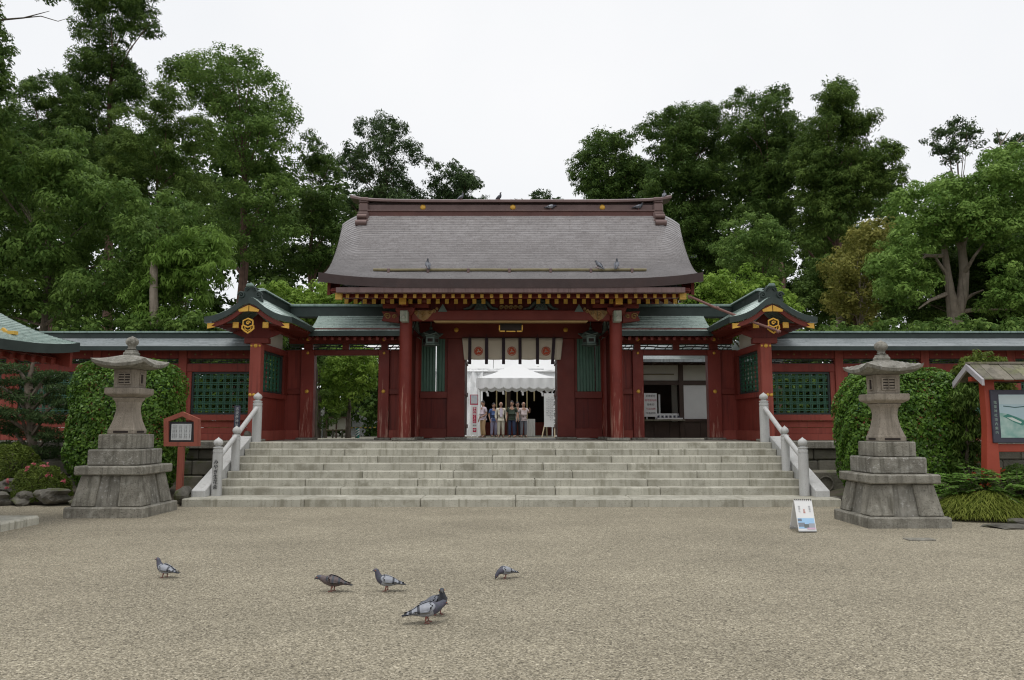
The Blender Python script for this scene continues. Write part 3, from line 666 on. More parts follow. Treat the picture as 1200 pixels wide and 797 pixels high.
# ================================================================== side corridors, wing walls and outer walls
GQ = (0, .05, .10, .16, .23, .30, .36, .43, .5, .62, .75, .88, 1, 1.2); GF = (0, .008, .035, .12, .25, .37, .48, .58, .67, .80, .90, .965, 1.0, 1.03)
WX = 6.27; YW = 21.3; YP = 18.9; YO = 20.3
for s, side in ((-1, 'left'), (1, 'right')):
    # ---------------- corridor with an open doorway
    C = thing('corridor', {-1: 'red corridor bay with open doorway showing green trees, copper roof, joined to the gate', 1: 'red corridor bay with open doorway showing a white panel and counter under a copper roof'}[s], 'corridor', (s * 4.6, YW, H), 'corridor bays beside the gate')
    zb1 = Z(392, YW); zf0, zf1 = Z(410.5, YW), Z(403.5, YW); zl = Z(416.5, YW); zrail = Z(459, YW)
    X = lambda u: abs(P(u, 450, YW).x)
    pa, pb, pc, pd = 5.80, 5.44, 3.66, 3.36              # door posts (outer pair, inner pair)
    for a, b in ((pa, pb), (pc, pd)):
        p = box('door_post', (s * a, s * b, YW - .14, YW + .14, H + .05, zf0 - .003), M['red_worn'], C, .01)
        box('post_base', (s * (a + .07), s * (b - .07), YW - .22, YW + .22, H - .01, H + .05), M['old_stone'], p, .012)
        box('short_post', (s * (a - .06), s * (b + .06), YW - .10, YW + .10, zf0, zf1 + .003), M['red'], C)
        m_ = (a + b) / 2
        boss(C, (s * m_, YW - .141, zrail), .055); boss(C, (s * m_, YW - .142, zf0 - .09), .04); boss(C, (s * m_, YW - .17, zf1 + .12), .055)
    for a, b in ((WX + .08, pa + .003), (pd - .003, PX + .13)):
        box('wall_panel', (s * a, s * b, YW - .03, YW + .03, H + .25, zf0 - .003), M['red_mid'], C)
        box('wall_rail', (s * a, s * b, YW - .10, YW + .10, zrail - .075, zrail + .075), M['red'], C, .008)
        box('sill_beam', (s * a, s * b, YW - .10, YW + .10, H - .005, H + .25), M['red_dull'], C, .008)
    box('door_lintel', (s * (pb - .003), s * (pc + .003), YW - .12, YW + .12, zl, zf0 - .003), M['red'], C, .008)
    box('tie_beam', (s * (WX - .12), s * (PX + .13), YW - .13, YW + .13, zf1 + .006, zb1), M['red'], C, .008)
    box('short_post', (s * 4.68, s * 4.50, YW - .09, YW + .09, zf0, zf1 + .004), M['red'], C)
    for k, (a, b) in enumerate(((WX - .12, pa - .05), (pb + .05, 4.69), (4.49, pc - .05), (pd + .05, PX + .13))): frieze(C, s * a, s * b, zf0, zf1 + .004, YW, k)
    mb = MB()
    for i in range(9): x = s * (3.2 + i * .32); mb.lathe_y((x, YW - .131, (zf1 + zb1) / 2), [(.024, 0), (.002, .014)], 8)
    obj('gilt_stud', mb, M['carve'], C)
    ez, rz0 = Z(388, 20.15), Z(365.5, YW - .1)
    def cprof(a, t, ez=ez, rz0=rz0): return a, 20.15 + (YW - 20.15) * t, ez + (rz0 - ez) * (.6 * t + .4 * t * t)
    def cprofb(a, t, ez=ez, rz0=rz0): return a, 2 * YW - 20.15 - (YW - 20.15) * t, ez + (rz0 - ez) * (.6 * t + .4 * t * t)
    xs = lin(s * 5.35, s * 2.62, 12) if s < 0 else lin(s * 2.62, s * 5.35, 12)
    roof_obj('roof_slope', cprof, xs, lin(0, 1, 13), .010, .13, M['patina'], M['patina_dark'], C)
    roof_obj('roof_slope', cprofb, xs, lin(0, 1, 13), .010, .13, M['patina'], M['patina_dark'], C)
    rt = Z(358, YW - .1)
    box('ridge_band', (s * 6.2, s * 2.95, YW - .17, YW + .17, rz0 - .15, rt - .05), M['patina_dark'], C, .01)
    box('ridge_cap', (s * 6.2, s * 2.95, YW - .23, YW + .23, rt - .048, rt + .02), M['patina_ridge'], C, .01)
    box('eave_board', (s * 5.4, s * 2.62, 20.3, 2 * YW - 20.3, zb1 + .003, zb1 + .05), M['red_board'], C)
    r_ = MB().box(-.035, .035, 0, .85, -.04, .04); r_.v = [(x, y, z + y * .25) for x, y, z in r_.v]; rme = r_.mesh('rafter', M['red'])
    for i in range(13): piece('rafter', rme, C, (s * (2.95 + i * .2), 20.28, ez - .19))
    # ---------------- wing wall standing out towards the viewer under its own curved gable
    Wg = thing('wing_wall', {-1: 'red wing wall under a small curved gable with gilt crest, left of the stairs', 1: 'red wing wall under a small curved gable with gilt crest, met by the drain pipe'}[s], 'wing wall', (s * WX, 20, H), 'wing walls beside the corridor')
    zcap = Z(403, YP)
    p = box('post', (s * WX - .135, s * WX + .135, YP - .135, YP + .135, H + .05, zcap), M['red_dull'], Wg, .012)
    box('post_base', (s * WX - .22, s * WX + .22, YP - .22, YP + .22, H - .01, H + .05), M['old_stone'], p, .015)
    for q in (0, -.10, .10):
        boss(Wg, (s * WX + q, YP - .1355 - (.001 if q else 0), zcap - .06), .05 if not q else .03)
    for q in (-.12, 0, .12): boss(Wg, (s * WX + q * .75, YP - .136, Z(463, YP)), .042)
    zs, zh = Z(462, YP), Z(409, YP); xi = s * WX
    box('wall_panel', (xi - .03, xi + .03, YP + .14, YW - .04, H + .25, zs - .06), M['red_mid'], Wg)
    box('sill_beam', (xi - .10, xi + .10, YP + .14, YW - .13, H - .005, H + .25), M['red_dull'], Wg, .008)
    box('wall_rail', (xi - .10, xi + .10, YP + .14, YW - .13, zs - .06, zs + .07), M['red_mid'], Wg, .008)
    box('head_rail', (xi - .10, xi + .10, YP + .14, YW - .13, zh, zh + .16), M['red_mid'], Wg, .008)
    yl = YW - .42
    box('mid_post', (xi - .11, xi + .11, yl, YW - .13, zs + .071, zh - .001), M['red'], Wg)
    lattice(Wg, 'y', YP + .14, yl, zs + .071, zh - .001, xi, 12, 16, M['lattice'])
    box('plaster_panel', (xi - .02, xi + .02, YP + .14, YW - .4, zh + .16, zh + .62), M['plaster'], Wg)
    yg = 18.15; za = Z(348.5, yg); hw = 1.05; dr = za - Z(371.5, yg); 
    za2 = za
    def wprof(a, t, s=s, za2=za2, dr=dr, hw=hw, sg=1, yg0=yg):
        q = 1 - t; return s * WX + sg * q * hw, a, za2 - dr * float(np.interp(q, GQ, GF)) + .15 * math.sin(PI * min(1, q) ** .8) * (1 - max(0, 1 - (a - yg0) / .6) ** 2)
    for sg in (-1, 1):
        f2 = (lambda sg: (lambda a, t: wprof(a, t, sg=sg)))(sg)
        inner = (sg == -s); y_end = 20.2 if not inner else 20.5
        roof_obj('roof_slope', f2, [yg, yg + .1, yg + .2, yg + .3, yg + .4, yg + .5, yg + .6] + lin(yg + .8, YW, 9), lin(0, 1, 22), .006, .14, M['patina'], M['patina_dark'], Wg)
    cx_ = s * WX
    rt2 = Z(337.5, yg + .2)
    box('ridge_band', (cx_ - .13, cx_ + .13, yg + .18, YW + .1, za - .12, rt + -.02), M['patina_dark'], Wg, .01)
    mb = MB(); mb.rings([[(cx_ - w_, y, z), (cx_ + w_, y, z), (cx_ + w_ * .7, y, z + .07), (cx_ - w_ * .7, y, z + .07)] for y, z, w_ in ((yg + .02, rt2 + .02, .09), (yg + .25, rt2 - .08, .15), (yg + .7, rt - .005, .18), (YW + .15, rt - .015, .18))])
    obj('ridge_cap', mb, M['patina_ridge'], Wg, .01)
    mb = MB(); zz = za + .01; y = yg + .1                   # ridge end tile with scrolls
    mb.prism([(cx_ - .30, zz - .08), (cx_ + .30, zz - .08), (cx_ + .24, zz + .10), (cx_ + .13, zz + .18), (cx_ + .10, zz + .30), (cx_ - .10, zz + .30), (cx_ - .13, zz + .18), (cx_ - .24, zz + .10)], y, y + .1)
    for q in (-1, 1): mb.tube(spiral(cx_ + q * .21, zz + .06, .085, 1.5, y - .02, .02, q), .022, 6); mb.tube(spiral(cx_ + q * .09, zz + .20, .05, 1.4, y - .02, .02, -q), .016, 6)
    obj('ridge_end', mb, M['patina_dark'], Wg, smooth=40)
    for q in (-1, 1):                                      # curved barge boards
        rs = []
        for i in range(9):
            qq = i / 8 * .93; X_, _, z_ = wprof(yg, 1 - qq, sg=q); rs.append([(X_, yg + .06, z_ - .16), (X_, yg + .12, z_ - .16), (X_, yg + .12, z_ - .29 + .03 * qq), (X_, yg + .06, z_ - .29 + .03 * qq)])
        bb = obj('barge_board', MB().rings(rs), M['red'], Wg)
        X1, _, z1 = wprof(yg, .07, sg=q); X2, _, z2 = wprof(yg, .30, sg=q)
        mb = MB(); mb.prism([(X1, z1 - .155), (X1, z1 - .285), (X1 - q * .20, z1 - .245), (X1 - q * .10, z1 - .215), (X1 - q * .17, z1 - .16)], yg + .03, yg + .058)
        obj('gilt_plate', mb, M['gold'], bb)
        X1, _, z1 = wprof(yg, .99, sg=q); X2, _, z2 = wprof(yg, .80, sg=q)
        mb = MB(); mb.prism([(X1, z1 - .18), (X1, z1 - .33), (X2 + q * .02, z2 - .25), (X2 + q * .04, z2 - .20)], yg + .03, yg + .058); obj('gilt_plate', mb, M['gold'], bb)
        zz = Z(381.5, yg + .3); xx = cx_ + q * .36
        box('purlin', (xx - .06, xx + .06, yg + .22, YW - .2, zz - .065, zz + .065), M['red'], Wg, .01)
        box('gilt_end', (xx - .075, xx + .075, yg + .196, yg + .219, zz - .075, zz + .075), M['gold'], Wg, .01)
        for i in range(12):                                # little gilt-edged rafters under the side eaves
            y_ = yg + .35 + i * .23
            if y_ < YW - .3: box('rafter', (cx_ + q * .42, cx_ + q * .97, y_ - .03, y_ + .03, za - dr - .17, za - dr - .11), M['red'], Wg)
    box('gable_beam', (cx_ - .30, cx_ + .30, YP - .10, YP + .10, zcap + .003, zcap + .14), M['red'], Wg, .01)
    mb = MB(); mb.prism([(cx_ - .30, zcap + .143), (cx_ + .30, zcap + .143), (cx_ + .60, zcap + .26), (cx_ + .42, zcap + .36), (cx_, za - .30), (cx_ - .42, zcap + .36), (cx_ - .60, zcap + .26)], YP - .04, YP); obj('gable_panel', mb, M['red_board'], Wg)
    zz = Z(382, yg)                                        # pendant crest
    mb = MB(); y = yg + .02
    o1 = [(.155 * math.cos(PI / 6 + i * PI / 3), .12 * math.sin(PI / 6 + i * PI / 3) + .085) for i in range(6)]
    mb.tube([(cx_ + a * .86, y, zz + b * .88) for a, b in o1 + o1[:1]], .022, 6)
    mb.tube([(cx_ + a * .86, y, zz + b * .88) for a, b in ((-.15, .02), (-.16, -.07), (-.09, -.13), (0, -.19), (.09, -.13), (.16, -.07), (.15, .02))], .024, 6)
    mb.tube([(cx_ + a * .86, y, zz + b * .88) for a, b in ((-.09, -.02), (-.07, -.09), (0, -.12), (.07, -.09), (.09, -.02))], .014, 5); mb.tube(spiral(cx_, zz + .075, .05, 1.2, y, .02), .018, 5)
    pc_ = obj('pendant_crest', mb, M['gold'], Wg, smooth=50)
    mb = MB(); mb.prism([(cx_ - .13, zz + .14), (cx_, zz + .2), (cx_ + .13, zz + .14), (cx_ + .14, zz - .06), (cx_, zz - .17), (cx_ - .14, zz - .06)], y + .02, y + .045); obj('crest_back', mb, M['dark_inside'], pc_)

    # ---------------- long outer wall
    O = thing('outer_wall', {-1: 'long red outer wall with green lattice windows and grey copper roof, behind the left lantern', 1: 'long red outer wall with green lattice windows and grey copper roof, behind the right lantern'}[s], 'wall', (s * 11, YO, H), 'red outer walls')
    zw0, zw1 = Z(486, YO), Z(436, YO); f0, f1 = Z(426.5, YO), Z(420.5, YO); tb = Z(411, YO); zl0_ = Z(493, YO)
    bays = [6.38 + 2.27 * i for i in range(5)]
    for i, b in enumerate(bays):
        a = b + 2.27
        if i: box('post', (s * (b - .11), s * (b + .11), YO - .13, YO + .13, H, tb), M['red_dull'], O, .01)
        x0, x1 = s * (b + .115), s * (a - .115)
        if i == 0: x0 = s * (WX + .14)
        box('sill_beam', (x0, x1, YO - .12, YO + .12, H - .004, H + .16), M['red_dull'], O, .008)
        for k in range(2):
            zz0 = H + .162 + k * (zl0_ - H - .165) / 2; box('board', (x0, x1, YO - .03 - .012 * k, YO + .03, zz0, zz0 + (zl0_ - H - .17) / 2 - .004), M['red_dull'], O, .006)
        box('window_sill', (x0, x1, YO - .15, YO + .12, zl0_, zw0), M['red_dull'], O, .01)
        box('head_rail', (x0, x1, YO - .11, YO + .11, zw1, f0), M['red_mid'], O, .008)
        jx = .12; box('window_jamb', (x0, x0 + s * jx, YO - .08, YO + .08, zw0 + .002, zw1 - .002), M['red_dull'], O); box('window_jamb', (x1 - s * jx, x1, YO - .08, YO + .08, zw0 + .002, zw1 - .002), M['red_dull'], O)
        lattice(O, 'x', x0 + s * jx, x1 - s * jx, zw0 + .002, zw1 - .002, YO, 20, 12, M['lattice'], bw=.026)
        frieze(O, x0, x1, f0 + .002, f1 - .002, YO, 20 + i)
        box('tie_beam', (x0, x1, YO - .12, YO + .12, f1, tb), M['red_mid'], O, .008)
        mb = MB()
        for q in range(5): mb.lathe_y((x0 + (x1 - x0) * (q + .5) / 5, YO - .121, (f1 + tb) / 2), [(.026, 0), (.002, .015)], 8)
        obj('gilt_stud', mb, M['carve'], O)
    e0, r0 = Z(406, 19.5), Z(393.5, YO - .1)
    L0, L1 = WX + .16, bays[-1] + 2.4
    fo = lambda a, t: (a, 19.5 + (YO - 19.5) * t, e0 + (r0 - e0) * (.75 * t + .25 * t * t))
    fb = lambda a, t: (a, 2 * YO - 19.5 - (YO - 19.5) * t, e0 + (r0 - e0) * (.75 * t + .25 * t * t))
    xs = sorted(lin(s * L0, s * L1, 26))
    roof_obj('roof_slope', fo, xs, lin(0, 1, 8), .009, .10, M['patina_grey'], M['patina_dark'], O)
    roof_obj('roof_slope', fb, xs, lin(0, 1, 8), .009, .10, M['patina_grey'], M['patina_dark'], O)
    rt3 = Z(389, YO - .1)
    box('ridge_band', (s * L0, s * L1, YO - .13, YO + .13, r0 - .1, rt3 - .04), M['patina_dark'], O, .008)
    box('ridge_cap', (s * L0, s * L1, YO - .19, YO + .19, rt3 - .038, rt3 + .01), M['patina_ridge'], O, .008)
    box('eave_board', (s * L0, s * L1, 19.62, 2 * YO - 19.62, tb + .003, tb + .04), M['red_board'], O)
# ================================================================== hanging bronze lanterns and curtain
for s, u, lab in ((-1, 505, 'green bronze lantern hanging under the gate beam, left of the doorway curtain'), (1, 692, 'green bronze lantern hanging under the gate beam, right of the doorway curtain')):
    y = 21.25; c = P(u, 392, y); t = thing('hanging_lantern', lab, 'lantern', c, 'bronze lanterns under the gate')
    x = c.x; zb = Z(405, y); zt_ = Z(394.5, y); ztip = Z(385, y)
    rs = []
    for r, z, up in ((.30, zt_ + .01, .05), (.315, zt_ + .03, .055), (.19, zt_ + .10, .01), (.08, zt_ + .17, 0), (.03, ztip - .03, 0)):
        rs.append([(x + r * (1.12 if k % 2 == 0 else .93) * math.cos(k * PI / 6), y + r * (1.12 if k % 2 == 0 else .93) * math.sin(k * PI / 6), z + (up if k % 2 == 0 else 0)) for k in range(12)])
    obj('lantern_cap', MB().rings(rs), M['bronze'], t, smooth=35)
    obj('finial', MB().lathe((x, y, ztip - .04), [(.025, 0), (.05, .03), (.05, .06), (.01, .11)], 10), M['bronze'], t, smooth=60)
    obj('chain', MB().tube([(x, y, ztip + .06), (x, y, kb0 + .3)], .012, 6), M['bronze'], t)
    b = obj('lantern_body', MB().lathe((x, y, zb), [(.10, -.03), (.25, 0), (.26, .03), (.225, .05), (.225, zt_ - zb - .03), (.26, zt_ - zb), (.26, zt_ - zb + .02)], 6), M['bronze'], t)
    for k in range(6):
        a = PI / 6 + k * PI / 3; o = MB(); d = .197; w_ = .07
        o.rings([[(x + d * math.cos(a) - q * w_ * math.sin(a), y + d * math.sin(a) + q * w_ * math.cos(a), zb + z) for q in (-1, 1)] + [(x + (d + .008) * math.cos(a) - q * w_ * math.sin(a), y + (d + .008) * math.sin(a) + q * w_ * math.cos(a), zb + z) for q in (1, -1)] for z in (.09, zt_ - zb - .07)])
        obj('lantern_pane', o, M['dark_inside'], b)
yc = YM - .26
t = thing('gate_curtain', 'cream ceremonial curtain with three round orange crests and dark straps hung in the gateway', 'curtain', (0, yc, Z(397, yc)))
zt_, zb = Z(396.5, yc), Z(421.3, yc); sx = [550.6, 570.2, 590.1, 609.4, 629.8, 649.2]
X_ = [P(u, 409, yc).x for u in [541.5] + sx + [659.8]]
for i in range(7):
    mb = MB(); n = 8; V = []
    for k in range(7):
        f = k / 6
        for j in range(n + 1):
            a = X_[i] + (X_[i + 1] - X_[i]) * j / n; a *= (1.0 - .045 * f * (1 if i in (0, 6) else .4)); 
            V.append((a, yc + .018 * math.sin(j / n * PI * 2 + i) * f + .01 * math.sin(7 * a) * f, zt_ + (zb - zt_) * f - .012 * math.sin(j / n * PI) * f))
    mb.add(V, [(k * (n + 1) + j, k * (n + 1) + j + 1, (k + 1) * (n + 1) + j + 1, (k + 1) * (n + 1) + j) for k in range(6) for j in range(n)])
    o = obj('cloth', mb, M['noren'], t, smooth=60); md = o.modifiers.new('thickness', 'SOLIDIFY'); md.thickness = .006
for i, u in enumerate(sx):
    x = P(u, 409, yc).x; lean = .05 if i == 5 else 0
    mb = MB(); mb.rings([[(x - .045 + lean * q, yc - .04, z), (x + .045 + lean * q, yc - .04, z), (x + .045 + lean * q, yc - .032, z), (x - .045 + lean * q, yc - .032, z)] for z, q in ((zt_ + .01, 0), (Z(427, yc), -1))]); obj('strap', mb, M['purple'], t)
    obj('cord', MB().tube([(x, yc - .03, zt_), (x, yc - .03, zt_ + .12)], .007, 5), M['purple'], t)
obj('curtain_rod', MB().tube([(X_[0], yc + .02, zt_ + .01), (X_[-1], yc + .02, zt_ + .01)], .02, 8), M['dark_wood'], t)
for u in (560.8, 599.8, 639.8):
    c = P(u, 411.6, yc); mb = MB(); y = yc - .034; R = .118
    mb.tube([(c.x + R * math.cos(a), y, c.z + R * math.sin(a)) for a in lin(0, 2 * PI, 25)], .010, 5)
    for k in range(3):
        pts = []; rad = []
        for i in range(10):
            f = i / 9; a = k * 2 * PI / 3 + f * 2.3; r = R * (.36 + .48 * f); pts.append((c.x + r * math.cos(a), y, c.z + r * math.sin(a))); rad.append(.038 * (1 - f) ** .7 + .004)
        mb.tube(pts, rad, 6)
    mb.v = [(a, y + (b - y) * .2, d) for a, b, d in mb.v]
    obj('round_crest', mb, M['vermilion'], t)

# ================================================================== stone lanterns
def stone_lantern(cx, cy, k, kz, label, mirror):
    t = thing('stone_lantern', label, 'stone lantern', (cx, cy, 0), 'stone lanterns on stepped bases')
    z = lambda q: q * kz
    box('plinth', (cx - .672 * k, cx + .672 * k, cy - .672 * k, cy + .672 * k, -.05, z(.17)), M['old_stone'], t, .02)
    b0, b1 = .60 * k, .50 * k; z0, z1 = z(.172), z(.69)
    obj('base_panel', MB().sq(cx, cy, [(b0 - .05, z0), (b1 - .05, z1)]), M['lichen_stone'], t)
    for ax in (-1, 1):
        for ay in (-1, 1):
            w_ = .40 * k; mb = MB(); rs = []
            for B, z_ in ((b0, z0), (b1, z1)):
                w2 = w_ * B / b0
                rs.append([(cx + ax * B, cy + ay * B, z_), (cx + ax * (B - w2), cy + ay * B, z_), (cx + ax * (B - w2), cy + ay * (B - w2), z_), (cx + ax * B, cy + ay * (B - w2), z_)])
            obj('base_block', mb.rings(rs), M['old_stone'], t, .018)
    box('slab', (cx - .585 * k, cx + .585 * k, cy - .585 * k, cy + .585 * k, z(.693), z(.845)), M['old_stone'], t, .02)
    box('step', (cx - .445 * k, cx + .445 * k, cy - .445 * k, cy + .445 * k, z(.848), z(1.12)), M['lichen_stone'], t, .02)
    box('step', (cx - .335 * k, cx + .335 * k, cy - .335 * k, cy + .335 * k, z(1.123), z(1.375)), M['old_stone'], t, .015)
    col = obj('shaft', MB().sq(cx, cy, [(.235 * k, z(1.378)), (.235 * k, z(1.46)), (.222 * k, z(1.48)), (.180 * k, z(1.62)), (.155 * k, z(1.76)), (.15 * k, z(1.84)), (.165 * k, z(1.94)), (.20 * k, z(2.0)), (.20 * k, z(2.02))]), M['warm_stone'], t, .012)
    ft = MB()
    for q in (-1, 1): ft.box(cx - .13 * k, cx + .13 * k, cy + q * .236 * k - .002, cy + q * .236 * k + .002, z(1.40), z(1.435)); ft.box(cx + q * .236 * k - .002, cx + q * .236 * k + .002, cy - .13 * k, cy + .13 * k, z(1.40), z(1.435))
    tag(obj('shaft_recess', ft, M['dark_inside'], col), kind='stuff')
    obj('platform', MB().sq(cx, cy, [(.215 * k, z(2.023)), (.29 * k, z(2.07)), (.30 * k, z(2.08)), (.30 * k, z(2.185))]), M['warm_stone'], t, .012)
    fb = obj('fire_box', MB().sq(cx, cy, [(.195 * k, z(2.188)), (.195 * k, z(2.24)), (.20 * k, z(2.52))]), M['warm_stone'], t, .012)
    fz0, fz1 = z(2.27), z(2.43)
    for q in (-1, 1):                                     # recessed windows with a raised surround
        for axis in 'xy':
            mb = MB(); h = .20 * k
            def bx(a, b, c, d, e, f): mb.box(cx + a, cx + b, cy + q * c, cy + q * d, e, f) if axis == 'x' else mb.box(cx + q * c, cx + q * d, cy + a, cy + b, e, f)
            w_ = .10 * k if axis == 'x' else .045 * k
            bx(-w_, w_, h - .004, h + .002, fz0, fz1); obj('window', mb, M['dark_inside'], fb)
            mb = MB(); bx(-w_ - .022, -w_, h - .004, h + .016, fz0 - .02, fz1 + .02); bx(w_, w_ + .022, h - .004, h + .016, fz0 - .02, fz1 + .02); bx(-w_, w_, h - .004, h + .016, fz1, fz1 + .02); bx(-w_, w_, h - .004, h + .016, fz0 - .02, fz0)
            if axis == 'x': bx(-.007, .007, h - .004, h + .008, fz0, fz1); [bx(-w_, w_, h - .003, h + .006, fz0 + (fz1 - fz0) * q_ - .012, fz0 + (fz1 - fz0) * q_ + .012) for q_ in (.2, .5, .8)]
            obj('window_surround', mb, M['warm_stone'], fb)
    n = 16; top = []; bot = []; R = .475 * k; ze, zr = z(2.535), z(2.80)
    for j in range(n + 1):
        for i in range(n + 1):
            a, b = -1 + 2 * i / n, -1 + 2 * j / n; m_ = max(abs(a), abs(b)); up = .085 * k * (abs(a * b)) ** 2.2 + .02 * m_ ** 6
            rr = (a * a + b * b) ** .5 / max(m_, 1e-6)
            top.append((cx + a * R, cy + b * R, ze + .05 * k + (zr - ze - .05 * k) * (1 - m_ ** 1.15) ** .72 * (1 if m_ > .16 else 1) + up))
            bot.append((cx + a * R * .97, cy + b * R * .97, ze + up * .9 - .03 * k * (1 - m_) + .0))
    mb = MB(); q = (n + 1) ** 2; idx = lambda i, j: j * (n + 1) + i
    fs = [(idx(i, j), idx(i + 1, j), idx(i + 1, j + 1), idx(i, j + 1)) for i in range(n) for j in range(n)] + [(q + idx(i, j), q + idx(i, j + 1), q + idx(i + 1, j + 1), q + idx(i + 1, j)) for i in range(n) for j in range(n)]
    for i in range(n):
        fs += [(idx(i, 0), q + idx(i, 0), q + idx(i + 1, 0), idx(i + 1, 0)), (idx(i, n), idx(i + 1, n), q + idx(i + 1, n), q + idx(i, n)), (idx(0, i), idx(0, i + 1), q + idx(0, i + 1), q + idx(0, i)), (idx(n, i), q + idx(n, i), q + idx(n, i + 1), idx(n, i + 1))]
    mb.add(top + bot, fs); obj('lantern_roof', mb, M['lichen_stone'], t, smooth=35)
    zz = z(2.765)
    obj('finial_base', MB().sq(cx, cy, [(.105 * k, zz), (.105 * k, zz + .055 * kz), (.085 * k, zz + .06 * kz), (.085 * k, zz + .10 * kz)]), M['lichen_stone'], t, .012)
    obj('finial', MB().lathe((cx, cy, zz + .10 * kz), [(r_ * k, h_ * kz) for r_, h_ in ((.05, 0), (.078, .02), (.06, .045), (.07, .075), (.102, .115), (.112, .15), (.10, .19), (.07, .22), (.03, .24), (.004, .255))], 18), M['lichen_stone'], t, smooth=60)
    return t
stone_lantern(-6.735, 13.60, .99, Z(394, 13.6) / 3.12, 'weathered stone lantern on a stepped base left of the stairs, beside the five-sided notice board', False)
lr_ = stone_lantern(5.96, 12.28, .93, Z(399, 12.28) / 3.12, 'weathered stone lantern on a stepped base right of the stairs, behind the white folding sign', True)

# ================================================================== signs in the garden
Yn = 15.7; t = thing('notice_board', 'brown red five-sided notice board on a single post by the left hedge', 'sign', P(212, 560, Yn))
out_ = [(193, 523), (193, 491), (214.5, 482.5), (234.3, 491), (234, 523)]
inn = [(198.5, 518), (198.5, 494), (214.5, 488), (228.2, 494), (228.2, 518)]
q = lambda u, v, Y=Yn: (P(u, v, Y).x, P(u, v, Y).z)
mb = MB(); a = [q(*p) for p in out_]; b = [q(*p) for p in inn]
for y in (Yn - .05, Yn + .05): mb.add([(x, y, z) for x, z in a + b], [(i, (i + 1) % 5, 5 + (i + 1) % 5, 5 + i) for i in range(5)])
mb.add([(x, y, z) for y in (Yn - .05, Yn + .05) for x, z in a], [(i, (i + 1) % 5, 5 + (i + 1) % 5, 5 + i) for i in range(5)])
mb.add([(x, y, z) for y in (Yn - .05, Yn + .05) for x, z in b], [(i, (i + 1) % 5, 5 + (i + 1) % 5, 5 + i) for i in range(5)])
obj('board_frame', mb, M['sign_red'], t)
mb = MB(); x0, z0 = q(198.6, 517.9); x1, z1 = q(228.1, 494.3); mb.box(x0, x1, Yn - .02, Yn + .03, z0, z1); bk = obj('backing', mb, M['ink'], t)
x0, z0 = q(200.8, 515.8); x1, z1 = q(225.2, 496.8); box('notice_sheet', (x0, x1, Yn - .026, Yn - .021, z0, z1), M['paper'], t)
for i in range(11): writing('参拝の皆様へ御案内', .024, M['steel'], t, (x1 - .03 - i * .034, Yn - .028, z1 - .04), vertical=True, depth=.0006, pitch=1.25) if i in (0, 2, 3, 5, 6, 8, 9, 10) else None
x0, _ = q(208.5, 540); x1, _ = q(215.5, 540); box('post', (x0, x1, Yn - .05, Yn + .05, 0, q(200, 523.3)[1]), M['sign_red'], t, .01)
c = P(278, 490, 18.45); t = thing('slate_marker', 'narrow dark slate marker post with pale writing behind the left handrail', 'sign', (c.x, 18.45, H))
box('marker_board', (c.x - .07, c.x + .07, 18.43, 18.47, H - .01, Z(475.5, 18.45)), M['slate_sign'], t, .006)
writing('志波彦神社', .085, M['paper'], t, (c.x, 18.428, Z(479.5, 18.45)), vertical=True, depth=.001, pitch=1.12)

# folding sign
xa, xb = P(936.5, 620, 11.2).x, P(957.5, 620, 11.2).x
t = thing('folding_sign', 'small white folding sign with a blue picture, standing on the gravel by the right lantern', 'sign', ((xa + xb) / 2, 11.38, 0))
def panel(y0, y1, name, m):
    mb = MB(); mb.prism([(y0, .02), (y0 + .012, .02), (y1 + .012, .44), (y1, .44)], xa, xb, 'yz'); return obj(name, mb, m, t)
fp = panel(11.22, 11.36, 'front_panel', M['white_paint']); panel(11.57, 11.375, 'back_panel', M['white_paint'])
def on_panel(name, a, b, z0, z1, m, d=.0015):
    y = lambda z: 11.22 + .14 * (z - .02) / .42 - d
    mb = MB(); w_ = xb - xa; mb.add([(xa + a * w_, y(z0), z0), (xa + b * w_, y(z0), z0), (xa + b * w_, y(z1), z1), (xa + a * w_, y(z1), z1)], [(0, 1, 2, 3)]); return obj(name, mb, m, fp)
on_panel('picture', .04, .96, .05, .19, flat_mat('sky print', (.34, .56, .80)))
on_panel('picture_detail', .04, .40, .075, .13, flat_mat('grey print', (.22, .25, .30)), .003); on_panel('picture_detail', .35, .70, .06, .11, flat_mat('dark print', (.15, .17, .17)), .0036); on_panel('picture_detail', .62, .96, .055, .12, flat_mat('grey print light', (.35, .37, .42)), .0042)
on_panel('picture_detail', .04, .26, .15, .185, flat_mat('dark print b', (.16, .20, .26)), .003); on_panel('picture_detail', .5, .96, .04, .062, flat_mat('pink print', (.62, .42, .55)), .0048)
tilt = (PI / 2 - math.atan2(.14, .42), 0, 0)
for sx_, zz, st_, m in ((.22, .345, '御神札', M['steel']), (.48, .30, '祈願', M['vermilion']), (.80, .345, '御案内', M['steel'])):
    writing(st_, .03, m, fp, (xa + (xb - xa) * sx_, 11.22 + .14 * (zz - .02) / .42 - .003, zz), tilt, True, .0004, 1.1)
for i in range(9): x = xa + (xb - xa) * (i + .5) / 9; obj('binding_ring', MB().tube([(x, 11.367 + .014 * math.cos(a), .437 + .014 * math.sin(a)) for a in lin(0, 2 * PI, 9)], .0045, 5), M['ink'], t)
obj('foot_bar', MB().tube([(xa, 11.22, .012), (xb, 11.22, .012)], .011, 6), M['steel'], t); obj('foot_bar', MB().tube([(xa, 11.58, .012), (xb, 11.58, .012)], .011, 6), M['steel'], t)
for x in (xa, xb): obj('side_stay', MB().tube([(x, 11.235, .05), (x, 11.565, .05)], .006, 6), M['steel'], t)

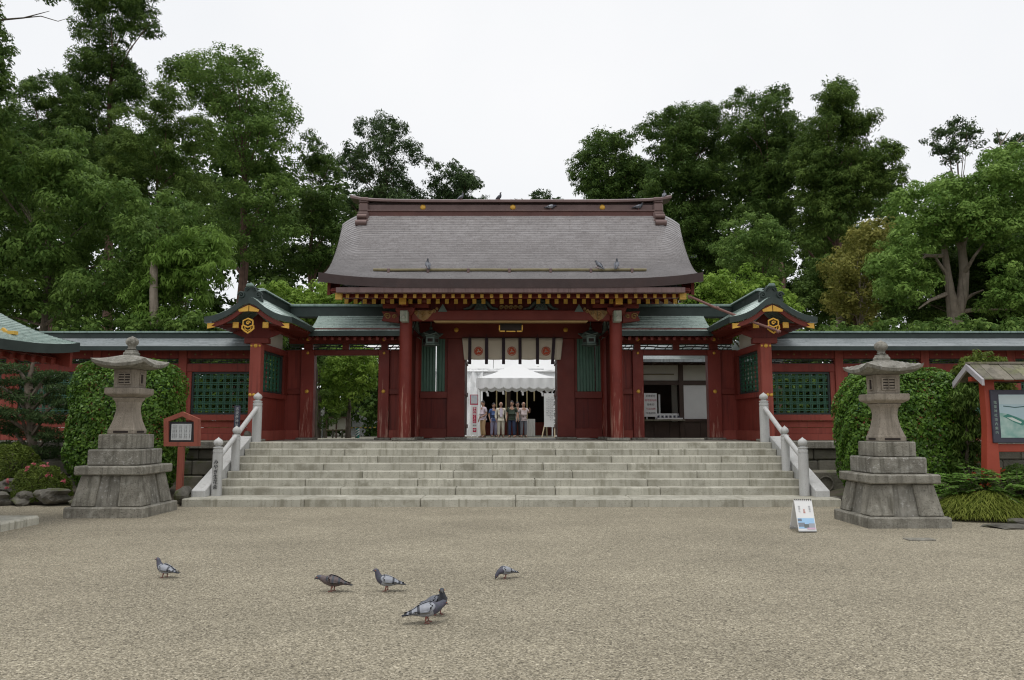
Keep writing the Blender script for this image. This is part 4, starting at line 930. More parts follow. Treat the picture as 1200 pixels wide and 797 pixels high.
# roofed information board on the right
Yb = 13.7; xL = 8.16; t = thing('information_board', 'large map board under a little plank roof on orange red posts', 'sign', (9.8, Yb, 0))
za, ze = Z(427.5, Yb), Z(444, Yb - .4); xR = 11.6
for x in (8.49, 11.2):
    mb = MB(); mb.rings([[(x - .09 - e, Yb - .09, z), (x + .09, Yb - .09, z), (x + .09, Yb + .09, z), (x - .09 - e, Yb + .09, z)] for z, e in ((0, .08), (.7, .06), (1.5, 0), (ze + .12, 0))]); obj('post', mb, M['post_red'], t, .01)
for q_ in (-1, 1):
    x = xL + .03
    while x < xR:
        w_ = random.uniform(.17, .23); mb = MB(); d = random.uniform(0, .014)
        mb.rings([[(xx, Yb + q_ * y, z + dz + d) for xx, dz in ((x, 0), (x + w_ - .006, 0), (x + w_ - .006, .022), (x, .022))] for y, z in ((.0, za), (.44, ze - .03))]); obj('roof_plank', mb, M['grey_wood'], t, .004); x += w_
    mb = MB(); mb.rings([[(xL - .02, Yb + q_ * y, z - .10), (xL + .025, Yb + q_ * y, z - .10), (xL + .025, Yb + q_ * y, z + .015), (xL - .02, Yb + q_ * y, z + .015)] for y, z in ((0, za), (.45, ze - .02))]); obj('barge_board', mb, mat('grey fascia %d' % q_, (.36, .34, .36), (.46, .44, .46), 3, .7, .1, 30), t, .004)
box('ridge_board', (xL, xR, Yb - .05, Yb + .05, za + .015, za + .05), M['grey_wood'], t)
box('tie_beam', (8.2, xR, Yb - .05, Yb + .05, ze - .02, ze + .06), M['post_red'], t)
bz0, bz1 = Z(519, Yb - .1), Z(457, Yb - .1); bx0 = P(1161, 480, Yb - .1).x
bf = box('board_frame', (bx0, 11.1, Yb - .13, Yb - .05, bz0, bz1), M['slate_sign'], t, .008)
mx0 = bx0 + .13; mz0, mz1 = Z(513, Yb - .13), Z(462.5, Yb - .13)
mp_ = box('map_sheet', (mx0, 10.98, Yb - .136, Yb - .1305, mz0, mz1), mat('map paper', (.40, .55, .62), (.50, .64, .69), 1.2, .5, .02, 30), t)
gm = flat_mat('map green', (.05, .22, .18)); gp = flat_mat('map pale', (.62, .70, .66))
def blob(pts, m, d):
    mb = MB(); W_, Hh = 10.98 - mx0, mz1 - mz0; mb.add([(mx0 + a * W_, Yb - .136 - d, mz0 + b * Hh) for a, b in pts], [tuple(range(len(pts)))]); obj('map_print', mb, m, mp_)
blob([(.0, .0), (1, 0), (1, .28), (.8, .33), (.62, .26), (.45, .35), (.3, .30), (.18, .42), (.06, .55), (0, .58)], mat('map land', (.20, .40, .36), (.46, .60, .56), 7, .5, .02, 30), .0010)
blob([(.02, .50), (.06, .55), (.12, .48), (.2, .36), (.16, .28), (.10, .36)], gm, .0020); blob([(.05, .47), (.09, .47), (.16, .36), (.15, .33), (.09, .40)], gp, .0030); blob([(.2, .36), (.26, .30), (.36, .36), (.35, .24), (.22, .22)], gm, .0020); blob([(.38, .34), (.6, .27), (.58, .21), (.42, .24)], gm, .0021); blob([(.65, .3), (.85, .34), (.8, .2), (.7, .22)], gm, .0022)
pts = [(a, .73 + .015 * math.sin(a * 40) - .03 * a) for a in lin(.03, 1, 24)]; blob(pts + [(a, b - .022) for a, b in reversed(pts)], flat_mat('map line', (.05, .12, .13)), .0024)
blob([(0, .78), (1, .74), (1, .98), (0, .98)], mat('map haze', (.52, .62, .66), (.58, .68, .71), 2, .5, .02, 30), .0012)
writing('塩釜神社境内案内', .058, mat('map gilt', (.30, .42, .36), (.34, .46, .40), 5, .5, 0), bf, (bx0 + .065, Yb - .132, mz1 - .14), vertical=True, depth=.001, pitch=1.3)
box('lower_rail', (8.58, 11.1, Yb - .06, Yb + .06, bz0 - .16, bz0 - .02), M['post_red'], t, .008)

# ================================================================== water pavilion roof on the left
t = thing('water_pavilion', 'water pavilion with curved green copper roof on red rafters, cut by the left edge', 'pavilion', (-9.9, 10.2, 0))
ex = -7.32; hwp = 2.6; xc_ = ex - hwp; zcor = Z(402.5, 13.0)
def pv(sg):
    def fn(a, t_):
        q = 1 - t_; up = .16 * abs((a - 10.3) / 2.7) ** 3 * q ** 2
        return xc_ + sg * q * hwp, a, zcor - .16 + 1.55 * (.50 * t_ + .50 * t_ * t_) + up
    return fn
for sg in (1, -1): roof_obj('roof_slope', pv(sg), lin(7.6, 13.0, 24), lin(0, 1, 34), .012, .14, M['patina'], M['patina_dark'], t)
box('ridge_band', (xc_ - .15, xc_ + .15, 7.5, 13.1, zcor + 1.3, zcor + 1.62), M['patina_dark'], t, .01)
for i in range(20):
    y = 7.9 + i * .262
    for sg in (1, -1):
        mb = MB(); mb.rings([[(xc_ + sg * a, y - .04, z), (xc_ + sg * a, y + .04, z), (xc_ + sg * a, y + .04, z + .09), (xc_ + sg * a, y - .04, z + .09)] for a, z in ((.3, zcor + .72), (2.38, zcor - .40))]); obj('rafter', mb, M['red'], t)
for sg in (1, -1):
    box('eave_beam', (xc_ + sg * 2.18, xc_ + sg * 2.30, 7.8, 12.85, zcor - .36, zcor - .26), M['red'], t); box('eave_beam', (xc_ + sg * 1.18, xc_ + sg * 1.36, 8.2, 12.4, zcor - .22, zcor + .02), M['red'], t, .01)
    for y in (8.6, 12.0): box('post', (xc_ + sg * 1.27 - .11, xc_ + sg * 1.27 + .11, y - .11, y + .11, .12, zcor - .22), M['red'], t, .01)
    mb = MB(); mb.rings([[(X_, 12.86, z - .15), (X_, 12.93, z - .15), (X_, 12.93, z - .42), (X_, 12.86, z - .42)] for X_, _, z in [pv(sg)(12.9, tt) for tt in lin(.03, .95, 10)]]); obj('barge_board', mb, M['red'], t)
g = P(12, 381, 11.9); 
_p = pv(1)(11.9, 1 - (g.x - xc_) / hwp); mb = MB(); mb.box(g.x - .12, g.x + .12, 11.82, 11.92, _p[2] - .02, _p[2] + .035); mb.prism([(g.x - .12, _p[2] + .036), (g.x - .02, _p[2] + .036), (g.x - .08, _p[2] + .09)], 11.84, 11.9); obj('gilt_fitting', mb, M['ochre'], t)
mb = MB(); mb.box(-13, -7.33, 8.0, 12.22, -.05, .125); obj('floor_slab', mb, M['granite'], t, .03)
box('basin', (xc_ - .6, xc_ + .6, 9.2, 11.4, .125, .8), M['old_stone'], t, .04)
# flat stones let into the gravel
t = box('drain_cover', (5.30, 5.66, 10.42, 10.60, -.03, .012), M['old_stone'], None, .006); tag(t, 'small flat stone drain cover in the gravel before the right lantern', 'drain cover')
def rock(name, c, r, label=None, cat=None, m=None, flat=.7, parent=None, seed=0, group=None):
    bm = bmesh.new(); bmesh.ops.create_icosphere(bm, subdivisions=3, radius=1.0); R = random.Random(seed); ph = [R.uniform(0, 6) for _ in range(9)]
    for v in bm.verts:
        p = v.co.copy(); d = 1 + .16 * math.sin(2.1 * p.x * 1.7 + ph[0]) * math.cos(1.9 * p.y + ph[1]) + .10 * math.sin(4.3 * p.z + ph[2] + 2 * p.x) + .05 * math.sin(9 * p.y + ph[3]) * math.sin(8 * p.x + ph[4])
        for k in range(7):                                 # broken planes
            n = Vector((math.cos(ph[k] * 3), math.sin(ph[(k + 1) % 9] * 3), .7 * math.sin(ph[(k + 2) % 9] * 2))).normalized(); dd = p.dot(n)
            if dd > .55: d -= (dd - .55) * .95
        v.co = (p.x * r[0] * d, p.y * r[1] * d, p.z * r[2] * d)
    me = bpy.data.meshes.new(name); bm.to_mesh(me); bm.free(); me.materials.append(m or M['rock']); me.shade_smooth(); me.set_sharp_from_angle(angle=math.radians(24))
    o = bpy.data.objects.new(name, me); COL.objects.link(o); o.location = c
    return tag(o, label, cat, group)
def gz(v, u, Y): p = P(u, v, Y); return p
rocks = [((0, 571), .30, .17, 'grey lichened rock at the left edge beneath the clipped round bush'), ((2, 585), .36, .14, 'low mossy rock at the left edge below another rock'), ((29, 584), .22, .14, 'dark low rock between the two round bushes'),
         ((62, 580), .42, .19, 'flat-topped dark rock under the azalea'), ((99, 573), .34, .15, 'pale topped rock right of the azalea, upper of two'), ((101, 585), .40, .13, 'mossy rock right of the azalea, lower of two'), ((214, 580), .17, .19, 'small upright rock at the foot of the notice board')]
for i, ((u, v), w_, h, lab) in enumerate(rocks):
    c = P(u, v, 15.05); rock('garden_rock', (c.x, 15.05 + (.22 if v < 575 else 0), max(.03, c.z)), (w_, .26, h), lab, 'rock', seed=i + 3, group='rocks edging the left garden bed')
rock('flat_rock', (P(1178, 622, 11.7).x, 11.7, -.02), (.62, .32, .07), 'flat grey stepping rock in front of the grassy mound', 'rock', seed=20); rock('flat_rock', (P(1195, 612, 12.1).x, 12.15, .0), (.35, .25, .09), 'low pale rock at the right edge behind the flat stepping rock', 'rock', seed=21)
rock('garden_rock', (P(978, 583, 15.6).x, 15.7, .02), (.28, .2, .09), 'small low rock at the right foot of the stairs', 'rock', seed=25)
rock('stone_block', (P(285, 516, 18.5).x, 18.6, H + .1), (.16, .12, .16), 'squat grey stone beside the upper left handrail post', 'rock', seed=28)
mb = MB(); mb.box(6.6, 7.55, 17.55, 18.15, -.02, .5); o = obj('stone_trough', mb, M['wall_stone'], None, .03); tag(o, 'mossy stone trough in the shade right of the stairs', 'trough')
o2 = obj('trough_ring', MB().tube([(7.1 + .16 * math.cos(a), 17.54, .22 + .16 * math.sin(a)) for a in lin(0, 2 * PI, 17)], .018, 6), M['wall_stone'], o)

# ================================================================== beyond the gateway: tent, hall, signs, office
t = thing('prayer_hall', 'hall beyond the gateway wrapped in white sheets with a dark open front', 'hall', (1, 43, YC))
xo0, xo1 = P(566, 480, 42).x, P(652, 480, 42).x; zo = Z(449, 42)
M['sheet'] = leaf_mat('white sheeting', (.92, .925, .93), (.95, .955, .96), .6, .12, .2)
def sheet(x0, x1, z0, z1, seed, back=0., y0=0.):
    r = random.Random(seed); n = 14; mb = MB(); V = []
    for k in range(n + 1):
        for j in range(n + 1):
            V.append((x0 + (x1 - x0) * j / n, 42 + y0 + back * k / n + .10 * math.sin(j * 1.3 + seed) * math.sin(k * .9) + r.uniform(-.03, .03), z0 + (z1 - z0) * k / n))
    mb.add(V, [(k * (n + 1) + j, k * (n + 1) + j + 1, (k + 1) * (n + 1) + j + 1, (k + 1) * (n + 1) + j) for k in range(n) for j in range(n)]); return obj('sheet', mb, M['sheet'], t, smooth=30)
x = -8.5; k = 0
for a, b in ((-8.5, -6.5), (-6.5, -4.5), (-4.5, -2.9), (-2.9, xo0), (xo1, 4.2), (4.2, 6.2)):
    sheet(a + .01, b - .01, YC, 4.66, k, 1.1, -1.1); k += 1
for a, b in ((-8.5, -4.5), (-4.5, -1), (-1, 2.5), (2.5, 6.2)): sheet(a + .01, b - .01, 4.5, 8.6, k, 5.0, -.12); k += 1
sheet(xo0 - .3, xo1 + .3, zo, 4.66, 30)
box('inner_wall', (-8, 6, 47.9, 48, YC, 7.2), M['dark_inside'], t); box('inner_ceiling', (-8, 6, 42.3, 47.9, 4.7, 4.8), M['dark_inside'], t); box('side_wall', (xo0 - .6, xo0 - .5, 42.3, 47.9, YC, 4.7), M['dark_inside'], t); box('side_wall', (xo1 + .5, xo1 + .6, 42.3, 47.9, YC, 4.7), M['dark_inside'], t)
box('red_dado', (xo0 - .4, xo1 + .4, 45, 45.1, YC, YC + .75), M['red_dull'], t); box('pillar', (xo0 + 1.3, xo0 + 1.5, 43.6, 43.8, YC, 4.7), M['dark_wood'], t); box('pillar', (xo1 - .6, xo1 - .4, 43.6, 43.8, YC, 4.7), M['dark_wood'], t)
for u, l in ((606, 490), (617.5, 497), (593, 480), (626, 470), (582, 478)):
    c = P(u, 450, 41.5); obj('hanging_cord', MB().tube([(c.x, 41.5, zo), (c.x, 41.5, Z(l, 41.5))], .035, 6), mat('straw cord %d' % u, (.36, .29, .14), (.44, .36, .20), 6, .8, .2, 40), t)
for u, v in ((611, 456), (570, 457), (588, 455), (634, 457), (640, 456)):
    c = P(u, v, 41.2); mb = MB(); z = c.z + .4
    for k in range(4): mb.add([(c.x + .06 * (k % 2) - .05, 41.2 - .01 * k, z), (c.x + .06 * (k % 2) + .06, 41.2 - .01 * k, z), (c.x + .06 * (k % 2) + .08, 41.2 - .01 * k, z - .2), (c.x + .06 * (k % 2) - .03, 41.2 - .01 * k, z - .2)], [(0, 1, 2, 3)]); z -= .18
    obj('paper_streamer', mb, M['white_paint'], t)
zt2 = Z(302, 49.7); mb = MB()
xr = P(817, 303, 49.7).x
mb.rings([[(-8.2, 49.7, zt2), (xr, 49.7, zt2), (xr, 60, zt2), (-7.4, 60, zt2)], [(-7.4, 49.7, zt2 + .18), (xr, 49.7, zt2 + .18), (xr, 60, zt2 + .18), (-7.4, 60, zt2 + .18)], [(-5.5, 52.5, zt2 + 1.2), (xr - 2, 52.5, zt2 + 1.2), (xr - 2, 57, zt2 + 1.2), (-5.5, 57, zt2 + 1.2)]]); obj('roof', mb, M['patina_grey'], t)
box('upper_wall', (-7, xr - 1.4, 51, 59, YC, zt2 - .01), M['dark_wood'], t)
# canopy
yt0, yt1 = 37.2, 40.6; t = thing('canopy_tent', 'white peaked canopy tent with scalloped valance seen through the gateway', 'tent', (.2, 38.9, YC))
x0, x1 = P(559, 450, yt0).x, P(651.5, 450, yt0).x; zA, zB, zC = Z(425, 38.9), Z(442.5, yt0), Z(453.5, yt0)
xm = (P(596, 430, 38.9).x + P(612, 430, 38.9).x) / 2
mb = MB(); n = 8; cs = [(x0, yt0), (x1, yt0), (x1, yt1), (x0, yt1)]
for e in range(4):
    a, b = cs[e], cs[(e + 1) % 4]; V = []
    for k in range(n + 1):
        f = k / n
        for j in range(n + 1):
            g_ = j / n; bx_, by_ = a[0] + (b[0] - a[0]) * g_, a[1] + (b[1] - a[1]) * g_; sag = -.22 * math.sin(f * PI) * .5 - .05 * math.sin(g_ * PI) * f
            V.append((xm + (bx_ - xm) * f, 38.9 + (by_ - 38.9) * f, zA + (zB - zA) * f + sag))
    mb.add(V, [(k * (n + 1) + j, k * (n + 1) + j + 1, (k + 1) * (n + 1) + j + 1, (k + 1) * (n + 1) + j) for k in range(n) for j in range(n)])
obj('canopy', mb, M['tent'], t, smooth=40)
for e in range(4):
    a, b = cs[e], cs[(e + 1) % 4]; mb = MB(); n = 54; V = []
    for j in range(n + 1):
        g_ = j / n; w_ = .03 * math.sin(j * .9)
        for z in (zB - .02, (zB + zC) / 2, zC - .09 * abs(math.sin(g_ * PI * 9))): V.append((a[0] + (b[0] - a[0]) * g_ + (w_ if e % 2 else 0), a[1] + (b[1] - a[1]) * g_ + (0 if e % 2 else w_ * (z < zB - .1)), z))
    mb.add(V, [(j * 3 + k, j * 3 + k + 1, j * 3 + k + 4, j * 3 + k + 3) for j in range(n) for k in range(2)]); obj('valance', mb, M['tent'], t, smooth=40)
for x, y in cs: obj('leg', MB().tube([(x * .99 + .01, y, YC), (x * .99 + .01, y, zB)], .035, 8), M['white_paint'], t)
# upright sign left of the people
ys = 36.6; t = thing('upright_sign', 'tall white sign with magenta lettering panel and framed picture at the left of the tent', 'sign', (P(557, 510, ys).x, ys, YC))
def pr(u0, u1, v0, v1, Y, d0, d1): return (P(u0, v0, Y).x, P(u1, v0, Y).x, Y + d0, Y + d1, Z(v1, Y), Z(v0, Y))
box('sign_board', pr(551.5, 560.5, 475, 509.5, ys, 0, .03), M['white_paint'], t); mg = flat_mat('magenta print', (.42, .012, .06))
pf = box('picture_frame', pr(551, 560.3, 462.5, 474.5, ys, -.01, .03), mg, t); box('picture', pr(552, 559.6, 463.3, 473, ys, -.015, -.0105), mat('pale picture', (.45, .50, .60), (.62, .62, .58), 8, .5, 0), pf)
box('print_panel', pr(554, 558.3, 477, 496, ys, -.006, -.001), mg, t); box('print_panel', pr(554, 558.3, 501.5, 506.5, ys, -.006, -.001), mg, t)
writing('茅の輪くぐり', .135, M['white_paint'], t, (P(556.1, 480, ys).x, ys - .008, Z(478.8, ys)), vertical=True, depth=.001, pitch=.96)
writing('中', .13, M['white_paint'], t, (P(556.1, 504, ys).x, ys - .008, Z(504, ys)), depth=.001); writing('期間', .09, M['ink'], t, (P(556.1, 498.5, ys).x, ys - .002, Z(498.8, ys)), depth=.001)
for u in (552.5, 559.5): box('leg', pr(u - .5, u + .5, 509.5, 512.2, ys, 0, .03), M['white_paint'], t)
# writing board on an easel on the right
ys = 36.3; t = thing('easel_board', 'white board with brushed black writing on an easel at the right of the tent', 'sign', (P(646, 510, ys).x, ys, YC))
eb = box('board', pr(637.5, 658, 461, 500.5, ys, 0, .04), M['white_paint'], t)
writing('夏越大祓式', .24, M['ink'], t, (P(651.2, 466, ys).x, ys - .003, Z(466.5, ys)), vertical=True, depth=.001, pitch=1.12)
for i, u in enumerate((647, 645, 643, 641)): writing('六月三十日午後三時より'[: 11 - i], .085, M['steel'], t, (P(u, 470, ys).x, ys - .003, Z(466 + i % 2 * 2, ys)), vertical=True, depth=.001, pitch=1.25)
wd = mat('pale easel wood', (.50, .40, .26), (.60, .49, .33), 4, .6, .1, 40)
for u0, u1 in ((638, 635), (640.5, 641.5), (650, 650)): obj('easel_leg', MB().tube([P(u0, 499, ys) + Vector((0, .06, 0)), (P(u1, 511, ys).x, ys - .1 + (u0 == 640.5) * .5, YC)], .03, 6), wd, t)
ys = 37.6; t = thing('cloth_table', 'small table under a pale cloth behind the man in the pinkish shirt', 'table', (P(621, 510, ys).x, ys, YC))
d = pr(616, 627, 491, 512, ys, 0, .6); mb = MB(); mb.box(d[0], d[1], d[2], d[3], d[5] - .03, d[5]); obj('table_top', mb, M['white_paint'], t)
mb = MB(); n = 24; V = []
for j in range(n + 1): 
    for z, o_ in ((d[5], 0), (YC + .03, 1)): V.append((d[0] + (d[1] - d[0]) * j / n, d[2] - .02 - .03 * o_ * math.sin(j * 1.4), z))
mb.add(V, [(2 * j, 2 * j + 1, 2 * j + 3, 2 * j + 2) for j in range(n)]); obj('table_cloth', mb, mat('pale grey cloth', (.52, .52, .50), (.60, .60, .57), 3, .8, .1, 30), t, smooth=40)
for x in (d[0] + .05, d[1] - .05): box('leg', (x - .02, x + .02, d[2] + .05, d[2] + .09, YC, d[5] - .03), M['steel'], t); box('leg', (x - .02, x + .02, d[3] - .09, d[3] - .05, YC, d[5] - .03), M['steel'], t)

# office seen through the right doorway
Yo = 27.0; t = thing('shrine_office', 'timber shrine office with white panels and a counter seen through the right doorway', 'building', (6, Yo, YC))
X0, X1 = P(748, 470, Yo).x, P(870, 470, Yo).x + 1.2
box('upper_plaster', (X0, X1, Yo + .05, Yo + .12, Z(447, Yo), Z(428, Yo)), M['plaster'], t)
box('plate_beam', (X0, X1, Yo - .02, Yo + .16, Z(428, Yo), Z(423, Yo)), M['dark_wood'], t); box('head_beam', (X0, X1, Yo - .03, Yo + .16, Z(451, Yo), Z(446, Yo)), M['dark_wood'], t)
box('batten', (X0, P(790, 440, Yo).x, Yo + .02, Yo + .05, Z(439.3, Yo), Z(438, Yo)), M['bamboo'], t)
for u in (748.5, 798, 851): box('post', (P(u - 2.5, 450, Yo).x, P(u + 2.5, 450, Yo).x, Yo - .05, Yo + .15, YC, Z(423, Yo)), M['dark_wood'], t)
box('white_panel', (P(801, 470, Yo).x, P(846, 470, Yo).x, Yo + .02, Yo + .06, Z(491, Yo), Z(451.3, Yo)), M['white_paint'], t)
box('counter', (X0, P(800, 470, Yo).x, Yo - .35, Yo + .3, Z(493.5, Yo), Z(491.5, Yo)), M['grey_wood'], t); box('sill_beam', (P(800, 470, Yo).x, X1, Yo - .04, Yo + .14, Z(494, Yo), Z(491.2, Yo)), M['dark_wood'], t)
for i in range(9):
    a = X0 + (X1 - X0) * i / 9; box('wainscot_board', (a + .005, a + (X1 - X0) / 9 - .005, Yo + .02, Yo + .05, YC + .12, Z(494, Yo)), M['dark_wood'], t)
box('stone_sill', (X0, X1, Yo - .3, Yo + .4, YC - .01, YC + .12), M['old_stone'], t)
box('back_wall', (X0, X1, Yo + 2.9, Yo + 3.0, YC, Z(423, Yo)), M['dark_wood'], t); box('side_wall', (X0 - .1, X0, Yo + .1, Yo + 3, YC, Z(423, Yo)), M['dark_wood'], t); box('side_wall', (X1, X1 + .1, Yo + .1, Yo + 3, YC, Z(423, Yo)), M['dark_wood'], t)
mb = MB(); zz = Z(419.5, Yo); mb.rings([[(x, y, z) for y, z in ((Yo - .9, zz - .22), (Yo + 1.5, zz + .65), (Yo + 3.9, zz - .22), (Yo + 3.9, zz - .12), (Yo + 1.5, zz + .78), (Yo - .9, zz - .12))] for x in (X0 - .4, X1 + .4)]); obj('roof', mb, M['patina_grey'], t)
for i in range(12): x = X0 + .1 + i * .42; box('rafter', (x - .04, x + .04, Yo - .75, Yo + .3, zz - .24, zz - .15), M['dark_wood'], t)
obj('column', MB().lathe((P(790.5, 470, Yo + .8).x, Yo + .8, YC), [(.11, 0), (.11, 2.6)], 14), M['plaster'], t, smooth=40); box('white_post', (P(773, 470, Yo).x, P(775, 470, Yo).x, Yo + .2, Yo + .26, Z(491, Yo), Z(462, Yo)), M['white_paint'], t)
c = P(763, 488, Yo - .1); t2 = thing('price_sign', 'white sign with lines of red and black writing at the office counter', 'sign', (c.x, Yo - .15, Z(491.5, Yo)))
box('sign_board', (P(754, 470, Yo).x, P(768.8, 470, Yo).x, Yo - .16, Yo - .13, Z(488.5, Yo), Z(461, Yo)), M['white_paint'], t2)
for i, s_ in enumerate(('祈祷受付', '御守授与所', '御朱印', '午前九時', '午後四時')): writing(s_, .085, (M['ink'], mg)[i in (1, 3)], t2, (P(761.5, 470, Yo).x, Yo - .162, Z(464.5 + i * 5, Yo)), depth=.001)
for x in (-.15, .15): box('leg', (c.x + x - .015, c.x + x + .015, Yo - .15, Yo - .12, Z(491.5, Yo), Z(488.5, Yo)), M['white_paint'], t2)
c = P(784, 488, Yo - .1); t2 = thing('display_tray', 'white tray of small dark charms on the office counter', 'tray', (c.x, Yo - .1, Z(491.5, Yo)))
w2 = .44; box('tray', (c.x - w2, c.x + w2, Yo - .30, Yo + .1, Z(491.4, Yo), Z(489.8, Yo)), M['white_paint'], t2); mb = MB(); mb.prism([(Yo - .05, Z(489.8, Yo)), (Yo + .1, Z(489.8, Yo)), (Yo + .1, Z(484.5, Yo)), (Yo + .07, Z(484.5, Yo))], c.x - w2, c.x + w2 * .85, 'yz'); obj('tray_back', mb, M['white_paint'], t2)
for i in range(6): x = c.x - .36 + i * .14; box('charm', (x - .035, x + .035, Yo - .08, Yo - .045, Z(489.8, Yo), Z(487, Yo)), M['slate_sign'], t2)

# garden things seen through the left doorway
Yg = 30; c = P(377.5, 515, Yg); t = thing('small_signpost', 'small white sign on a grey pole seen through the left doorway', 'sign', (c.x, Yg, YC))
obj('pole', MB().tube([(c.x, Yg, YC), (c.x, Yg, Z(478, Yg))], .03, 8), M['steel'], t); box('plate', (c.x - .07, c.x + .07, Yg - .05, Yg - .031, Z(487, Yg), Z(477, Yg)), M['white_paint'], t); box('post_stub', (c.x + .05, c.x + .13, Yg - .03, Yg + .03, YC, Z(502, Yg)), M['grey_wood'], t)
t = thing('low_fence', 'low bamboo rail fence in the garden beyond the left doorway', 'fence', (P(386, 515, Yg).x, Yg + .5, YC)); Yf = Yg + .5
obj('rail', MB().tube([P(366, 504.5, Yf), P(407, 504, Yf)], .03, 6), M['bamboo'], t)
for u in (367, 390, 401): x = P(u, 505, Yf).x; obj('post', MB().tube([(x, Yf, YC), (x, Yf, Z(503, Yf))], .035, 6), M['grey_wood'], t)
gs = flat_mat('green marker', (.02, .20, .16))
for u, v, lab in ((370, 508, 'green striped marker post low behind the left door post'), (419, 502, 'green and white striped marker post in the middle of the left doorway')):
    Yp = 30.5 if u > 400 else 29.5; x = P(u, v, Yp).x; t = thing('marker_post', lab, 'bollard', (x, Yp, YC), 'striped marker posts'); zt3 = Z(v - .5, Yp)
    obj('body', MB().lathe((x, Yp, YC), [(.10, 0), (.085, .05), (.075, zt3 - YC - .03), (.02, zt3 - YC)], 12), gs, t, smooth=40)
    for k in range(3):
        z = YC + (zt3 - YC) * (.30 + .22 * k); mb = MB(); mb.rings([[(x + .088 * math.cos(a), Yp + .088 * math.sin(a), z + .06 * math.cos(a)) for a in lin(0, 2 * PI, 13)[:-1]], [(x + .087 * math.cos(a), Yp + .087 * math.sin(a), z + .05 + .06 * math.cos(a)) for a in lin(0, 2 * PI, 13)[:-1]]], cap=False); obj('stripe', mb, M['white_paint'], t)
a, b = P(408, 501.5, 30.5), P(446, 501, 30.5); t = thing('barrier_rope', 'yellow and black barrier rope across the dark garden beyond the left doorway', 'rope', a)
ye = flat_mat('yellow rope', (.50, .36, .04))
for i in range(14): obj('rope_section', MB().tube([a.lerp(b, i / 14), a.lerp(b, (i + 1) / 14)], .022, 6), ye if i % 2 else M['ink'], t)
c = P(395, 498, 33); t = thing('garden_stall', 'small pale stall with dark legs in the garden beyond the left doorway', 'stall', (c.x, 33, YC))
box('screen', (c.x - .35, c.x + .35, 33, 33.03, YC + .35, Z(490, 33)), M['plaster'], t); box('top', (c.x - .5, c.x + .5, 32.8, 33.3, Z(490, 33), Z(488.5, 33)), M['dark_wood'], t)
for x in (-.42, 0, .42): box('leg', (c.x + x - .03, c.x + x + .03, 32.85, 32.91, YC, Z(490, 33)), M['dark_wood'], t)

